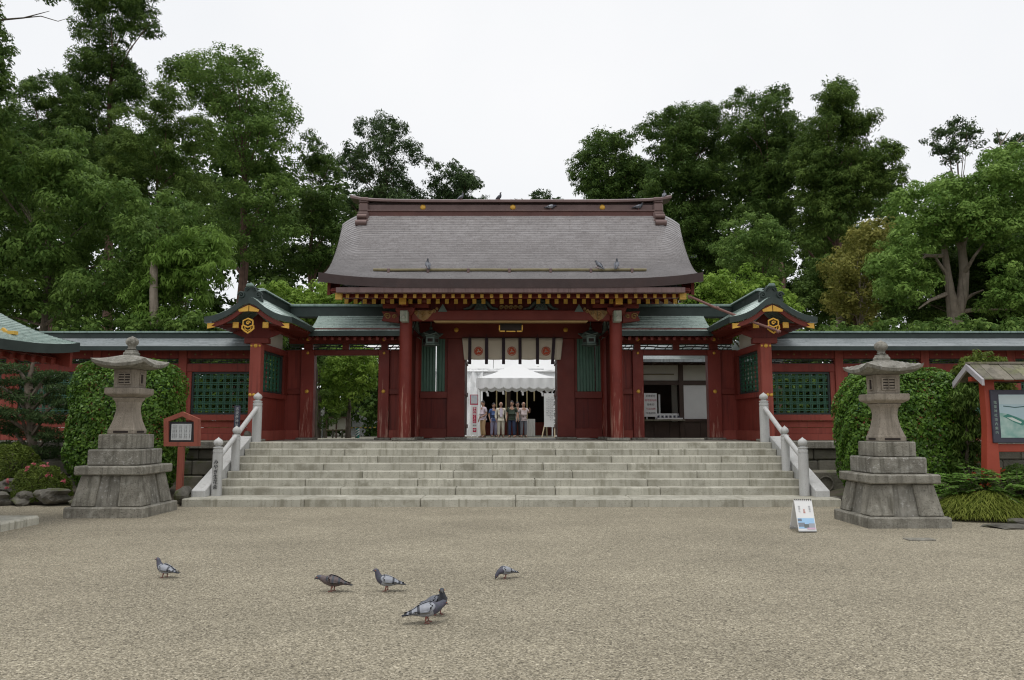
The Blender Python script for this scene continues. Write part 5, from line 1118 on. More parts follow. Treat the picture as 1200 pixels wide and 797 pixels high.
# ================================================================== people
def skin(V, E, root):
    me = bpy.data.meshes.new('skin'); names = list(V); ix = {n: i for i, n in enumerate(names)}
    me.from_pydata([V[n][0] for n in names], [(ix[a], ix[b]) for a, b in E], [])
    o = bpy.data.objects.new('skin', me); COL.objects.link(o); md = o.modifiers.new('s', 'SKIN')
    for i, n in enumerate(names):
        r = V[n][1]; me.skin_vertices[0].data[i].radius = r if isinstance(r, tuple) else (r, r); me.skin_vertices[0].data[i].use_root = n == root
    md.use_smooth_shade = True; o.modifiers.new('d', 'SUBSURF').levels = 1
    dg = bpy.context.evaluated_depsgraph_get(); r = bpy.data.meshes.new_from_object(o.evaluated_get(dg)); bpy.data.objects.remove(o); return r
SK = mat('skin', (.42, .235, .16), (.48, .28, .20), 6, .5, .02, 40)
def person(u, v, Y, face, hgt, label, shirt, trousers, hair, arms=((.25, .03, 1.08, .24, -.06, .86), (.25, .03, 1.08, .24, -.06, .86)), jacket=None, lean=0., belt=True, bald=False):
    c = P(u, v, Y); t = thing('person', label, 'person', (c.x, Y, YC), 'people standing in the courtyard'); k = hgt / 1.66
    V = {'pel': ((0, 0, .90), (.125, .10)), 'sp': ((0, .005, 1.08), (.125, .095)), 'ch': ((0, .0, 1.27), (.15, .105)), 'nb': ((0, .015, 1.39), .07), 'nk': ((0, 0, 1.46), .05), 'hd': ((0, -.015, 1.52), .055)}
    E = [('pel', 'sp'), ('sp', 'ch'), ('ch', 'nb'), ('nb', 'nk'), ('nk', 'hd')]; SH = {k_: V[k_] for k_ in ('pel', 'sp', 'ch', 'nb')}; SE = E[:3] + [('pel', 'hem')]; TE = [('pel', 'tw')]; shoes = {}
    SH = {k_: (p, tuple(x * 1.12 for x in r) if isinstance(r, tuple) else r * 1.05) for k_, (p, r) in SH.items()}; SH['hem'] = ((0, 0, .80 if jacket else .87), (.160, .135)); SH['pel'] = ((0, 0, .94), (.155, .13)); TR = {'pel': ((0, 0, .88), (.150, .125)), 'tw': ((0, 0, 1.0), (.135, .112))}; V['pel'] = ((0, 0, .90), (.10, .08)); V['sp'] = ((0, .005, 1.08), (.105, .08))
    for s, nm, A in ((-1, 'l', arms[0]), (1, 'r', arms[1])):
        hip, kn, an = (s * .09, 0, .84), (s * .10, -.015 - .02 * (s > 0), .47), (s * .105, .02, .09)
        V[nm + 'h'] = (hip, .085); V[nm + 'k'] = (kn, .055); V[nm + 'a'] = (an, .036); V[nm + 't'] = ((s * .12, -.13, .035), .032); E += [('pel', nm + 'h'), (nm + 'h', nm + 'k'), (nm + 'k', nm + 'a'), (nm + 'a', nm + 't')]
        TR[nm + 'h'] = (hip, .105); TR[nm + 'k'] = (kn, .078); TR[nm + 'a'] = ((an[0], an[1], .08), .068); TE += [('pel', nm + 'h'), (nm + 'h', nm + 'k'), (nm + 'k', nm + 'a')]
        shd, el, wr = (s * .175, .01, 1.345), (s * A[0], A[1], A[2]), (s * A[3], A[4], A[5]); d = (Vector(wr) - Vector(el)).normalized()
        V[nm + 's'] = (shd, .055); V[nm + 'e'] = (el, .04); V[nm + 'w'] = (wr, .026); pm = Vector(wr) + d * .075; V[nm + 'p'] = (tuple(pm), (.036, .02)); E += [('ch', nm + 's'), (nm + 's', nm + 'e'), (nm + 'e', nm + 'w'), (nm + 'w', nm + 'p')]
        sd = Vector((0, 1, 0)); sd = (sd - d * sd.dot(d)).normalized()
        for f in range(4):
            b = pm + sd * (.026 - .0175 * f) + d * .02; tip = b + d * (.070, .078, .072, .055)[f] + Vector((-s * .012, 0, 0)); V[f'{nm}f{f}'] = (tuple(b), .009); V[f'{nm}g{f}'] = (tuple(tip), .007); E += [(nm + 'p', f'{nm}f{f}'), (f'{nm}f{f}', f'{nm}g{f}')]
        b = Vector(wr) + d * .05 - sd * -.035; V[nm + 'th'] = (tuple(b + Vector((0, -.03, -.012)) + d * .03), .009); E.append((nm + 'p', nm + 'th'))
        SH[nm + 's'] = (shd, .072); SE.append(('ch', nm + 's')); mid = Vector(shd).lerp(Vector(el), .75) if not jacket else Vector(el); SH[nm + 'e'] = (tuple(mid), .066 if not jacket else .06); SE.append((nm + 's', nm + 'e'))
        if jacket: SH[nm + 'w'] = (wr, .05); SE.append((nm + 'e', nm + 'w'))
        mb = MB(); mb.rings([[(an[0] + w_ * math.cos(a), y + .0 + l * math.sin(a), z) for a in lin(0, 2 * PI, 11)[:-1]] for z, w_, l, y in ((.0, .05, .135, -.045), (.03, .052, .135, -.045), (.06, .045, .10, -.02), (.095, .04, .06, .02))]); shoes[nm] = mb
    me = skin(V, E, 'pel')
    hb = MB(); n = 14; rs = []                            # head with brow, nose, mouth, chin and ears
    for i in range(13):
        f = i / 12; z = 1.465 + .215 * f; w_ = (.045, .056, .064, .070, .074, .076, .077, .077, .076, .072, .062, .044, .012)[i]; dp = (.062, .074, .082, .087, .092, .096, .098, .099, .098, .092, .080, .056, .014)[i]
        ring = []
        for j in range(n):
            a = 2 * PI * j / n - PI / 2; x, y = w_ * math.cos(a), dp * math.sin(a) - .01
            if j == 0: y -= (.004, 0, .006, .002, .024, .018, .010, .002, .004, 0, 0, 0, 0)[i]
            if j in (1, n - 1) and i == 6: y += .010
            ring.append((x, y, z))
        rs.append(ring)
    hb.rings(rs)
    for s in (-1, 1): hb.rings([[(s * .074, .0, 1.545), (s * .074, .022, 1.55), (s * .074, .022, 1.60), (s * .074, -.002, 1.60)], [(s * .090, .012, 1.55), (s * .092, .03, 1.555), (s * .092, .03, 1.60), (s * .090, .008, 1.60)]])
    hm = hb.mesh('h', SK, smooth=60); bm = bmesh.new(); bm.from_mesh(me); bm.from_mesh(hm); bm.to_mesh(me); bm.free(); bpy.data.meshes.remove(hm); me.materials.clear(); me.materials.append(SK); me.shade_smooth()
    rot = Matrix.Rotation(face, 4, 'Z') @ Matrix.Scale(k, 4)
    def put(name, me_, m=None, sm=True):
        if isinstance(me_, MB): me_ = me_.mesh(name, m, smooth=60)
        elif m: me_.materials.clear(); me_.materials.append(m); me_.shade_smooth()
        me_.transform(rot); me_.update(); o = bpy.data.objects.new(name, me_); COL.objects.link(o); o.parent = t; return o
    put('body', me)
    put('trousers', skin(TR, TE, 'pel'), trousers); put('jacket' if jacket else 'shirt', skin(SH, SE, 'pel'), jacket or shirt)
    if jacket:
        mb = MB(); mb.prism([(-.055, .98), (.055, .98), (.075, 1.30), (.03, 1.40), (-.03, 1.40), (-.075, 1.30)], -.142, -.118); put('shirt', mb, shirt)
    for nm in shoes: put('shoe', shoes[nm], M['dark_wood'])
    if belt: put('belt', MB().rings([[(.147 * math.cos(a), .122 * math.sin(a), z) for a in lin(0, 2 * PI, 15)[:-1]] for z in (.955, .995)], cap=False), M['ink'])
    hh = MB(); rs = []
    for i in range(6):
        f = i / 5; z = (1.545 + .165 * f); w_ = .086 * math.sqrt(max(.02, 1 - f ** 2.6)); dp = .106 * math.sqrt(max(.02, 1 - f ** 2.6)); cut = .055 if not bald else .10
        rs.append([(w_ * math.cos(a), max(dp * math.sin(a) - .005, (-.082 - .05 * f * (not bald)) if i > 1 else .0), z if not (bald and f > .6) else 1.545 + .147 * .55) for a in lin(0, 2 * PI, 17)[:-1]])
    put('hair', hh.rings(rs), hair)
    em = M['ink']; mb = MB()
    for s in (-1, 1): mb.box(s * .03 - .011, s * .03 + .011, -.108, -.100, 1.568, 1.577); mb.box(s * .03 - .015, s * .03 + .015, -.110, -.100, 1.588, 1.593)
    put('eyes', mb, em); mb = MB(); mb.box(-.02, .02, -.095, -.086, 1.507, 1.513); put('mouth', mb, flat_mat('lips %d' % u, (.30, .12, .10)))
    return t
fm = lambda n, c: mat(n, c, tuple(x * 1.15 for x in c), 5, .8, .25, 25)
blk, gry = flat_mat('dark hair', (.03, .025, .025)), flat_mat('grey hair', (.36, .34, .32)); arm = (.25, .03, 1.08, .24, -.06, .86); YP_ = 36.0
person(566, 512, YP_ - .3, -1.0, 1.66, 'man in pale lilac shirt and tan trousers beside the magenta sign, looking at it', fm('lilac shirt', (.55, .46, .52)), fm('tan trousers', (.42, .28, .15)), blk, (arm, (.22, .06, 1.08, .16, -.10, .98)))
person(578.5, 512, YP_ + 1.0, .5, 1.60, 'person in blue top and lilac grey trousers standing behind the man in the cream suit', fm('blue top', (.05, .09, .22)), fm('lilac trousers', (.30, .29, .42)), blk)
person(587, 512, YP_, .1, 1.62, 'bald man in cream suit jacket and cream trousers with a lilac shirt', fm('pale shirt', (.66, .60, .72)), fm('cream trousers', (.60, .57, .48)), gry, jacket=fm('cream jacket', (.56, .53, .44)), bald=True)
person(600, 512, YP_ - .2, -.25, 1.66, 'man in dark green polo shirt and navy trousers in the middle of the group', fm('dark green polo', (.025, .04, .025)), fm('navy trousers', (.03, .045, .10)), blk)
person(606.5, 512, YP_ + .7, .2, 1.64, 'person in grey shirt and dark trousers half hidden behind the man in green', fm('grey shirt', (.24, .25, .24)), fm('black trousers', (.02, .022, .03)), blk)
person(613.5, 512, YP_ + .1, .35, 1.62, 'bald man in pinkish shirt and grey trousers with one arm bent, right of the group', fm('pinkish shirt', (.50, .42, .42)), fm('grey trousers', (.16, .17, .20)), gry, ((.27, .02, 1.08, .30, -.08, .88), (.30, -.02, 1.16, .24, -.22, 1.30)), bald=True)

# ================================================================== pigeons
pm = {n: mat('pigeon ' + n, c, c2, 40, .55, .1, 60) for n, c, c2 in (('pale', (.25, .265, .30), (.34, .355, .39)), ('dark', (.035, .04, .05), (.06, .065, .08)), ('neck', (.05, .065, .075), (.09, .075, .12)), ('slate', (.12, .13, .155), (.17, .18, .21)), ('brown', (.075, .055, .055), (.13, .10, .10)), ('pink', (.20, .07, .06), (.26, .10, .08)), ('beak', (.05, .05, .05), (.08, .08, .08)))}
def pigeon(pos, head, label, group, pose='up', look='pale', size=1.0, tilt=0., turn=0.):
    t = thing('pigeon', label, 'pigeon', pos, group); t.rotation_euler = (0, 0, head); LEG = .032
    nk = {'up': [(.085, .172, .046, .046), (.105, .200, .034, .036), (.115, .228, .026, .029), (.122, .252, .024, .027), (.137, .263, .024, .024), (.155, .260, .014, .014), (.165, .257, .006, .006), (.182, .252, .002, .002)],
          'low': [(.09, .155, .046, .045), (.12, .168, .034, .036), (.145, .178, .027, .029), (.165, .183, .024, .026), (.182, .180, .022, .022), (.197, .172, .013, .013), (.205, .168, .006, .006), (.220, .160, .002, .002)],
          'peck': [(.09, .140, .046, .045), (.115, .128, .036, .037), (.135, .108, .028, .029), (.15, .086, .024, .026), (.158, .066, .022, .022), (.163, .048, .013, .013), (.166, .040, .006, .006), (.170, .026, .002, .002)]}[pose]
    body = [(-.205, .098, .030, .004), (-.15, .108, .034, .009), (-.11, .118, .036, .018), (-.075, .126, .046, .034), (-.03, .132, .060, .050), (.015, .138, .066, .057), (.055, .150, .060, .054)] + nk
    mb = MB(); n = 12; rs = []; st_ = []
    for i, (x, z, ry, rn) in enumerate(body):
        a, b = body[max(i - 1, 0)], body[min(i + 1, len(body) - 1)]; d = Vector((b[0] - a[0], 0, b[1] - a[1])).normalized(); nn = Vector((-d.z, 0, d.x))
        ring = [Vector((x, 0, z)) + Vector((0, 1, 0)) * ry * math.cos(q) + nn * rn * math.sin(q) for q in lin(0, 2 * PI, n + 1)[:-1]]
        if turn and i >= 7:
            p0 = Vector((body[6][0], 0, 0)); R = Matrix.Rotation(turn * min(1, (i - 6) / 4), 3, 'Z'); ring = [R @ (q - p0) + p0 for q in ring]
        rs.append(ring); st_.append(i)
    mats = {'pale': ['dark', 'slate', 'pale', 'neck', 'neck', 'beak', 'pink'], 'brown': ['dark', 'brown', 'brown', 'brown', 'neck', 'beak', 'pink'], 'dark': ['dark', 'dark', 'slate', 'dark', 'dark', 'beak', 'pink']}[look]
    mi = lambda i: 0 if i < 1 else 1 if i < 3 else 2 if i < 6 else 3 if i < 9 else 4 if i < 12 else 5
    for i in range(len(rs) - 1): mb.cur = mi(i); mb.rings([rs[i], rs[i + 1]], cap=False)
    mb.cur = 0; mb.add(rs[0], [tuple(range(n))]); mb.cur = 6
    for s, fx in ((-1, .0), (1, .025)):                   # legs and toes
        mb.tube([(.005, s * .028, .105), (fx - .004, s * .03, .062), (fx, s * .03, .008 + LEG)], [.013, .006, .0045], 6)
        for a in (-.5, 0, .5, PI): mb.tube([(fx, s * .03, .008 + LEG), (fx + .03 * math.cos(a) * (.6 if a == PI else 1), s * .03 + .026 * math.sin(a), .004 + LEG)], [.0045, .0025], 5)
    mb.cur = 5
    hx, hz = body[-4][0], body[-4][1]
    def fin(mb_, names):
        me = mb_.mesh('pigeon', [pm[q] for q in names], smooth=60)
        bm = bmesh.new(); bm.from_mesh(me); bmesh.ops.remove_doubles(bm, verts=bm.verts, dist=.0004); bm.to_mesh(me); bm.free(); me.shade_smooth()
        me.transform(Matrix.Rotation(-tilt, 4, 'Y') @ Matrix.Scale(size, 4) @ Matrix.Translation((0, 0, -LEG))); return me
    def child(name, me): o = bpy.data.objects.new(name, me); COL.objects.link(o); o.parent = t; return o
    child('body', fin(mb, mats))
    for s in (-1, 1):                                     # folded wings with two dark bars
        mb = MB(); m_ = 12; k = 6; V = []; xs_ = lin(.075, -.185, m_ + 1)
        for i, x in enumerate(xs_):
            f = i / m_; bz = np.interp(x, [q[0] for q in body[:7]], [q[1] for q in body[:7]]); ry = np.interp(x, [q[0] for q in body[:7]], [q[2] for q in body[:7]]); rn = np.interp(x, [q[0] for q in body[:7]], [q[3] for q in body[:7]])
            lo, hi = (-.35 - .0 * f, 1.25) if f < .55 else (-.35 + 1.0 * (f - .55) / .45, 1.25 - .25 * (f - .55) / .45)
            sw = math.sin(min(1, f / .15) * PI / 2); mid_ = (lo + hi) / 2
            for j in range(k + 1):
                a = mid_ + (lo + (hi - lo) * j / k - mid_) * max(.25, sw); V.append((x, s * (ry * 1.03 + .007) * math.cos(a) , bz + .004 + (rn * 1.03 + .006) * math.sin(a)))
        for i in range(m_):
            for j in range(k):
                mb.cur = (1 if i in (6, 9) or i >= 11 else 0) if look != 'dark' else 0
                if look == 'brown': mb.cur = 1 if (i * 7 + j * 3) % 3 == 0 else 0
                mb.add([V[i * (k + 1) + j], V[i * (k + 1) + j + 1], V[(i + 1) * (k + 1) + j + 1], V[(i + 1) * (k + 1) + j]], [(0, 1, 2, 3)])
        o = child('wing', fin(mb, {'pale': ['pale', 'dark'], 'brown': ['brown', 'dark'], 'dark': ['slate', 'dark']}[look])); md = o.modifiers.new('thickness', 'SOLIDIFY'); md.thickness = .004; md.offset = -1
    mb = MB()
    for s in (-1, 1):
        c = Vector((hx, s * (body[-4][2] - .002), hz + .004))
        if turn: p0 = Vector((body[6][0], 0, 0)); c = Matrix.Rotation(turn, 3, 'Z') @ (c - p0) + p0
        mb.rings([[c + Vector((.005 * math.cos(a), s * y, .005 * math.sin(a))) for a in lin(0, 2 * PI, 9)[:-1]] for y in (-.002, .002)])
    me = mb.mesh('eye', flat_mat('orange eye', (.45, .12, .02))); me.transform(Matrix.Rotation(-tilt, 4, 'Y') @ Matrix.Scale(size, 4) @ Matrix.Translation((0, 0, -LEG))); child('eye', me)
    return t
def ground_at(u, v):
    lo, hi = 2., 60.
    for _ in range(40):
        m_ = (lo + hi) / 2
        if P(u, v, m_).z > 0: lo = m_
        else: hi = m_
    return P(u, v, lo)
gp_ = 'pigeons walking on the gravel'
for u, v, hd, lab, pose, look, sz, tn in (
    (194, 676.5, PI * .92, 'pale grey pigeon with dark head walking left, farthest left on the gravel', 'up', 'pale', .92, 0.),
    (391, 692.5, PI, 'dark chequered brown pigeon stooping left on the gravel', 'low', 'brown', 1.0, 0.),
    (454, 692, PI * 1.04, 'pale pigeon with green grey neck held high, next to the stooping brown one', 'up', 'pale', .97, 0.),
    (593, 677, PI * 1.13, 'pale pigeon with head tucked down, farthest right on the gravel', 'peck', 'pale', .80, 0.),
    (499, 729.5, .18, 'pale pigeon with two dark wing bars, nearest to the viewer', 'low', 'pale', 1.08, .5),
    (505, 724, -.75, 'dark necked pigeon standing tall just behind the nearest pigeon', 'up', 'dark', 1.08, -.6)):
    c = ground_at(u, v)
    if 'tall' in lab: c = Vector((c.x + .03, c.y + .12, 0))
    pigeon((c.x, c.y, -.004), hd, lab, gp_, pose, look, sz * .84, 0., tn)
gr_ = 'birds on the brown roof'
for u, hd, lab, pose in ((501, PI * .6, 'dark bird perched alone on the left part of the roof pole', 'up'), (700.5, PI * .75, 'dark bird on the roof pole with its head lowered, left of another bird', 'low'), (723, PI * .4, 'dark bird sitting upright on the roof pole, right of another bird', 'up')):
    c = P(u, 313, PERCH[0]); pigeon((c.x, PERCH[0], PERCH[1] - .004), hd, lab, gr_, pose, 'dark', .95, .55)
for u, hd, lab, pose in ((645, .1, 'grey bird squatting on the ridge ledge between two gilt crests', 'low'), (748, .0, 'dark bird with spread tail on the ridge ledge near the right end', 'up')):
    c = P(u, 246, YM - .36); pigeon((c.x, YM - .35, Z(245.8, 21.8) - .0), hd, lab, gr_, pose, 'dark' if u > 700 else 'pale', .95, .0)
for u, hd, lab in ((541, .4, 'dark bird on top of the ridge, leftmost of the roof birds on the ridge'), (585.5, -.4, 'dark bird on top of the ridge left of its middle crest'), (779, 1.2, 'small grey bird on the right ridge end')):
    c = P(u, 232, YM - .2); pigeon((c.x, YM - .15, RIDGE_TOP + (.125 if u < 700 else .17 + .02)), hd, lab, gr_, 'up', 'dark', .85, .4)
# ================================================================== foliage
LM = {'mid': leaf_mat('mid green leaves', (.056, .116, .021), (.200, .310, .066), .5, .35),
      'dark': leaf_mat('dark green leaves', (.036, .080, .015), (.138, .215, .045), .5, .3),
      'pine': leaf_mat('dark pine needles', (.028, .058, .020), (.098, .150, .050), .6, .2),
      'olive': leaf_mat('olive cedar sprays', (.044, .090, .016), (.155, .232, .046), .6, .3),
      'bright': leaf_mat('bright green leaves', (.105, .200, .022), (.300, .440, .070), .5, .3),
      'camphor': leaf_mat('camphor leaves', (.080, .165, .027), (.275, .415, .092), .5, .3),
      'lime': leaf_mat('yellow green bamboo leaves', (.080, .160, .022), (.225, .355, .068), .5, .35),
      'gold': leaf_mat('yellow olive leaves', (.140, .155, .028), (.380, .360, .095), .5, .35),
      'hedge': leaf_mat('glossy camellia leaves', (.045, .120, .014), (.190, .330, .045), .4, .25, .3),
      'moss': leaf_mat('yellow green fine leaves', (.060, .095, .013), (.180, .235, .042), .5, .25),
      'grass': leaf_mat('yellow green grass', (.100, .135, .018), (.310, .350, .075), .5, .3),
      'fern': leaf_mat('pinnate leaves', (.065, .150, .018), (.230, .400, .085), .5, .3),
      'pink': leaf_mat('pink blossoms', (.42, .08, .11), (.62, .22, .22), .6, .2),
      'rust': leaf_mat('rust red leaves', (.20, .035, .015), (.34, .07, .03))}
def unit(a): return a / np.maximum(np.linalg.norm(a, axis=1, keepdims=True), 1e-9)
def leaf_quads(C, Nn, Ln, W, droop=0., dirv=None):
    n = len(C); r = unit(rng.normal(size=(n, 3)))
    if dirv is not None: r = unit(dirv + .5 * rng.normal(size=(n, 3)))
    if droop: r[:, 2] -= droop
    a = unit(r - Nn * np.sum(r * Nn, 1, keepdims=True)); b = np.cross(Nn, a)
    s = rng.uniform(.65, 1.3, (n, 1)); Lh, Wh = Ln * s * .5, W * s * .5
    V = np.stack([C - a * Lh, C + b * Wh - a * Lh * .15, C + a * Lh, C - b * Wh - a * Lh * .15], 1)
    V[:, 1] += Nn * Wh * .35; V[:, 3] += Nn * Wh * .35
    return V.reshape(-1, 3), np.arange(n * 4).reshape(n, 4)
def inside(poly, u, v):
    p = np.asarray(poly, float); x, y = p[:, 0], p[:, 1]; x2, y2 = np.roll(x, -1), np.roll(y, -1)
    u = np.asarray(u)[:, None]; v = np.asarray(v)[:, None]
    c = ((y > v) != (y2 > v)) & (u < (x2 - x) * (v - y) / np.where(y2 == y, 1e-9, y2 - y) + x)
    return c.sum(1) % 2 == 1
def lobes_in(poly, Y, thick, lr, dens=3.0, jit=.45):
    """foliage lobes filling an outline that stands at depth Y; returns centres and radii in metres"""
    p = np.asarray(poly, float); lo, hi = p.min(0), p.max(0); q = np.column_stack([p, np.roll(p, -1, 0)])
    area = abs(np.sum(q[:, 0] * q[:, 3] - q[:, 2] * q[:, 1])) / 2; n = max(6, int(area / (PI * lr * lr) * dens)); out_c, out_r = [], []; tries = 0
    while len(out_c) < n and tries < 60:
        tries += 1; k = n * 3; u = rng.uniform(lo[0], hi[0], k); v = rng.uniform(lo[1], hi[1], k); r = lr * rng.uniform(1 - jit, 1 + jit, k); ok = inside(poly, u, v)
        for a in range(8): ok &= inside(poly, u + r * .58 * math.cos(a * PI / 4), v + r * .58 * math.sin(a * PI / 4))
        for i in np.nonzero(ok)[0]:
            if len(out_c) >= n: break
            d = rng.uniform(-1, 1); c = P(u[i], v[i], Y + d * thick); s = S(v[i], Y)
            out_c.append((c.x, c.y, c.z)); out_r.append(r[i] * s)
    return np.array(out_c), np.array(out_r)
def foliage(C, R, per_m2, Ln, W, flat=.8, cl=.38, upness=.5, droop=0., inner=.25, leaves=None, rough=.38, under=.35, tvar=.28, clump_den=1.25):
    Pt, Nt, Tt, Dt = [], [], [], []
    for c, r in zip(C, R):
        m = max(5, int(clump_den * 4 * (1 / cl) ** 2 / 4)); d = unit(rng.normal(size=(m, 3)))
        d = d[d[:, 2] > -under - .3 * rng.random(len(d))] if under < 1 else d
        cc = c + d * r * rng.uniform(.62, 1.02, (len(d), 1)) * np.array([1, 1, flat]); rc = r * cl * rng.uniform(.65, 1.4, len(d))
        k = np.maximum(3, (per_m2 * 4.6 * rc ** 2).astype(int)); idx = np.repeat(np.arange(len(d)), k); n = len(idx)
        g = unit(rng.normal(size=(n, 3))) * (rng.uniform(.25, 1, (n, 1)) ** .5) * np.array([1, 1, .68]); p = cc[idx] + g * rc[idx][:, None] * rng.uniform(.85, 1.1, (n, 1))
        base = rng.uniform(0, 1) * .30; ct = rng.uniform(0, .45, len(d))
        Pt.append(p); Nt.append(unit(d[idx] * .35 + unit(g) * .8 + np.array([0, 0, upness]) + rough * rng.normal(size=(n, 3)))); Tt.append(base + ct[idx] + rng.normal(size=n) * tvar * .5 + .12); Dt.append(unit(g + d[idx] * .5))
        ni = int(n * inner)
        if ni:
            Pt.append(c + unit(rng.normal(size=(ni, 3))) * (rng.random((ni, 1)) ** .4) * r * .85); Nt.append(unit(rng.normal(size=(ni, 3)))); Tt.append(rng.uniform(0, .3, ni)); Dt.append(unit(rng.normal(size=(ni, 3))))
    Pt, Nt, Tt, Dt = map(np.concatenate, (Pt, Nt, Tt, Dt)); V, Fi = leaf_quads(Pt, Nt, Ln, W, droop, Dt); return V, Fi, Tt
def limbs(mb, base, top, r0, targets, r1=.3, n=6, seed=0):
    R = random.Random(seed); b, t_ = Vector(base), Vector(top); pts = []
    for i in range(9):
        f = i / 8; pts.append(b.lerp(t_, f) + Vector((R.uniform(-1, 1), R.uniform(-1, 1), 0)) * (r0 * .35 if 0 < i else 0))
    mb.tube(pts, [r0 * (1.25 if i == 0 else 1 - (1 - r1) * i / 8) for i in range(9)], 8)
    for tg in targets:
        tg = Vector(tg); f = R.uniform(.35, .95); f = min(.98, max(.2, (tg.z - b.z) / max(.1, t_.z - b.z) - .15)); s = b.lerp(t_, f); m_ = s.lerp(tg, .5) + Vector((R.uniform(-.3, .3), R.uniform(-.3, .3), R.uniform(-.2, .4)))
        q = r0 * (1 - (1 - r1) * f) * .45; mb.tube([s, s.lerp(m_, .5) + Vector((0, 0, .06)), m_, m_.lerp(tg, .6), tg], [q, q * .8, q * .6, q * .4, q * .15], 5)
DENS = 1.85
def tree(name, label, poly, Y, thick, lr, leaf, trunk, tr=.3, bark='bark', dens=3., Lp=3.5, Wp=1.75, per=None, base_z=YC, group='trees around the shrine', cat='tree', cover=2.6, seed=0, nl=10, **kw):
    """outline in photograph pixels standing at depth Y; Lp, Wp leaf size in pixels"""
    C, R = lobes_in(poly, Y, thick, lr, dens * 1.4); s = S(np.mean([p[1] for p in poly]), Y); Ln, W = Lp * s, Wp * s
    V, Fi, T_ = foliage(C, R, cover * DENS / (Ln * W * .5) / 6, Ln, W, **kw)
    tb = trunk[0]; x = P(tb[0], tb[1], Y).x; t = thing(name, label, cat, (x, Y, base_z - .05), group)
    top = P(trunk[1][0], trunk[1][1], Y); top = Vector((x, Y, base_z)).lerp(top, .74); mb = MB(); pick = sorted(range(len(C)), key=lambda i: random.random())[:nl]; limbs(mb, (x, Y, base_z - .05), top, tr, [tuple(C[i]) for i in pick], seed=seed)
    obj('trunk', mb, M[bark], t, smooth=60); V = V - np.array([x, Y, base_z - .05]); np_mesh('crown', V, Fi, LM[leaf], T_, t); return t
con = dict(flat=.6, cl=.32, upness=.6, under=.6, Lp=4.4, Wp=1.25, clump_den=1.25, droop=.25)
tree('broadleaf_tree', 'big pale green tree with drooping leaves at the left, nearest tree behind the wall', [(-70, 160), (0, 150), (45, 143), (62, 163), (106, 138), (112, 168), (98, 190), (130, 195), (118, 214), (152, 208), (192, 200), (202, 225), (220, 236), (217, 265), (230, 285), (212, 312), (168, 345), (120, 380), (85, 396), (0, 372), (-70, 380)], 26, 2.6, 24, 'mid', ((40, 420), (70, 220)), .22, dens=4.0, Lp=5.4, Wp=2.4, droop=.7, upness=.45, cl=.38, nl=16, cover=2.7)
tree('bamboo_clump', 'feathery yellow green bamboo clump between the pale tree and the dark trees at the left', [(165, 300), (190, 278), (215, 272), (250, 270), (272, 285), (266, 320), (250, 345), (238, 392), (120, 394), (150, 350)], 24.6, 1.3, 17, 'lime', ((215, 400), (220, 300)), .05, 'bamboo', dens=4.5, Lp=7.5, Wp=1.9, droop=.9, upness=.3, cl=.5, cover=3.0, cat='bamboo')
t = thing('tree_trunk', 'straight pale brown trunk rising by the bamboo behind the left wall', 'tree trunk', (P(181, 390, 24).x, 24, YC)); obj('trunk', MB().tube([P(181, 390, 23.3) - Vector((0, 0, 2.4)), P(181, 385, 23.3), P(180, 340, 23.3), P(180.5, 306, 23.4), P(180, 288, 24.4)], [.15, .135, .125, .115, .05], 10), M['bark_pale'], t, smooth=60)
tree('cedar_tree', 'tallest dark cedar reaching the top edge at the left, its trunk showing against the sky', [(96, -60), (150, -80), (196, -40), (190, 10), (188, 48), (160, 72), (174, 98), (168, 118), (148, 140), (150, 240), (80, 240), (72, 140), (76, 100), (88, 55)], 44, 2.0, 17, 'dark', ((131, 400), (131, -80)), .36, 'bark_red', dens=3.3, group='cedars on the hill', cover=2.4, **con)
tree('cedar_tree', 'dark cedar top between the far left edge and the tallest cedar', [(20, 98), (50, 78), (82, 62), (92, 100), (100, 150), (98, 230), (10, 230), (-10, 170), (0, 130)], 40, 2.0, 16, 'dark', ((60, 400), (60, 90)), .32, 'bark_red', dens=2.8, group='cedars on the hill', **con)
tree('dark_tree', 'dark tree cut by the left edge of the picture, with bare twigs against the sky', [(-70, -30), (6, -30), (14, 20), (8, 45), (20, 62), (16, 80), (6, 95), (38, 112), (44, 135), (20, 160), (-70, 170)], 23, 1.4, 15, 'dark', ((-45, 400), (-30, 20)), .26, dens=3.0, Lp=4.6, Wp=2.2, cover=2.6)
tw = tag(obj('bare_branch', MB().tube([P(-30, 30, 23), P(5, 23, 23), P(28, 21, 23), P(58, 13, 23)], [.06, .035, .025, .008], 6).tube([P(28, 21, 23), P(48, 19, 23.1), P(68, 25, 23.1), P(84, 20, 23.1)], [.022, .016, .012, .004], 6), M['bark'], None, smooth=60), 'bare twig stretching in from the upper left corner against the sky', 'branch')
C_, R_ = lobes_in([(26, -20), (78, -20), (76, 3), (56, 6), (40, 2), (26, -4)], 23, .4, 6, 4)
V_, F_, T_ = foliage(C_, R_, 220, .11, .05); t = thing('leafy_branch', 'dark leafy branch hanging in at the top edge, upper left', 'branch', P(50, -30, 23)); obj('twig', MB().tube([P(-30, -40, 23), P(50, -12, 23), P(78, 2, 23)], [.05, .03, .008], 6), M['bark'], t); np_mesh('foliage', V_ - np.array(P(50, -30, 23)), F_, LM['dark'], T_, t)
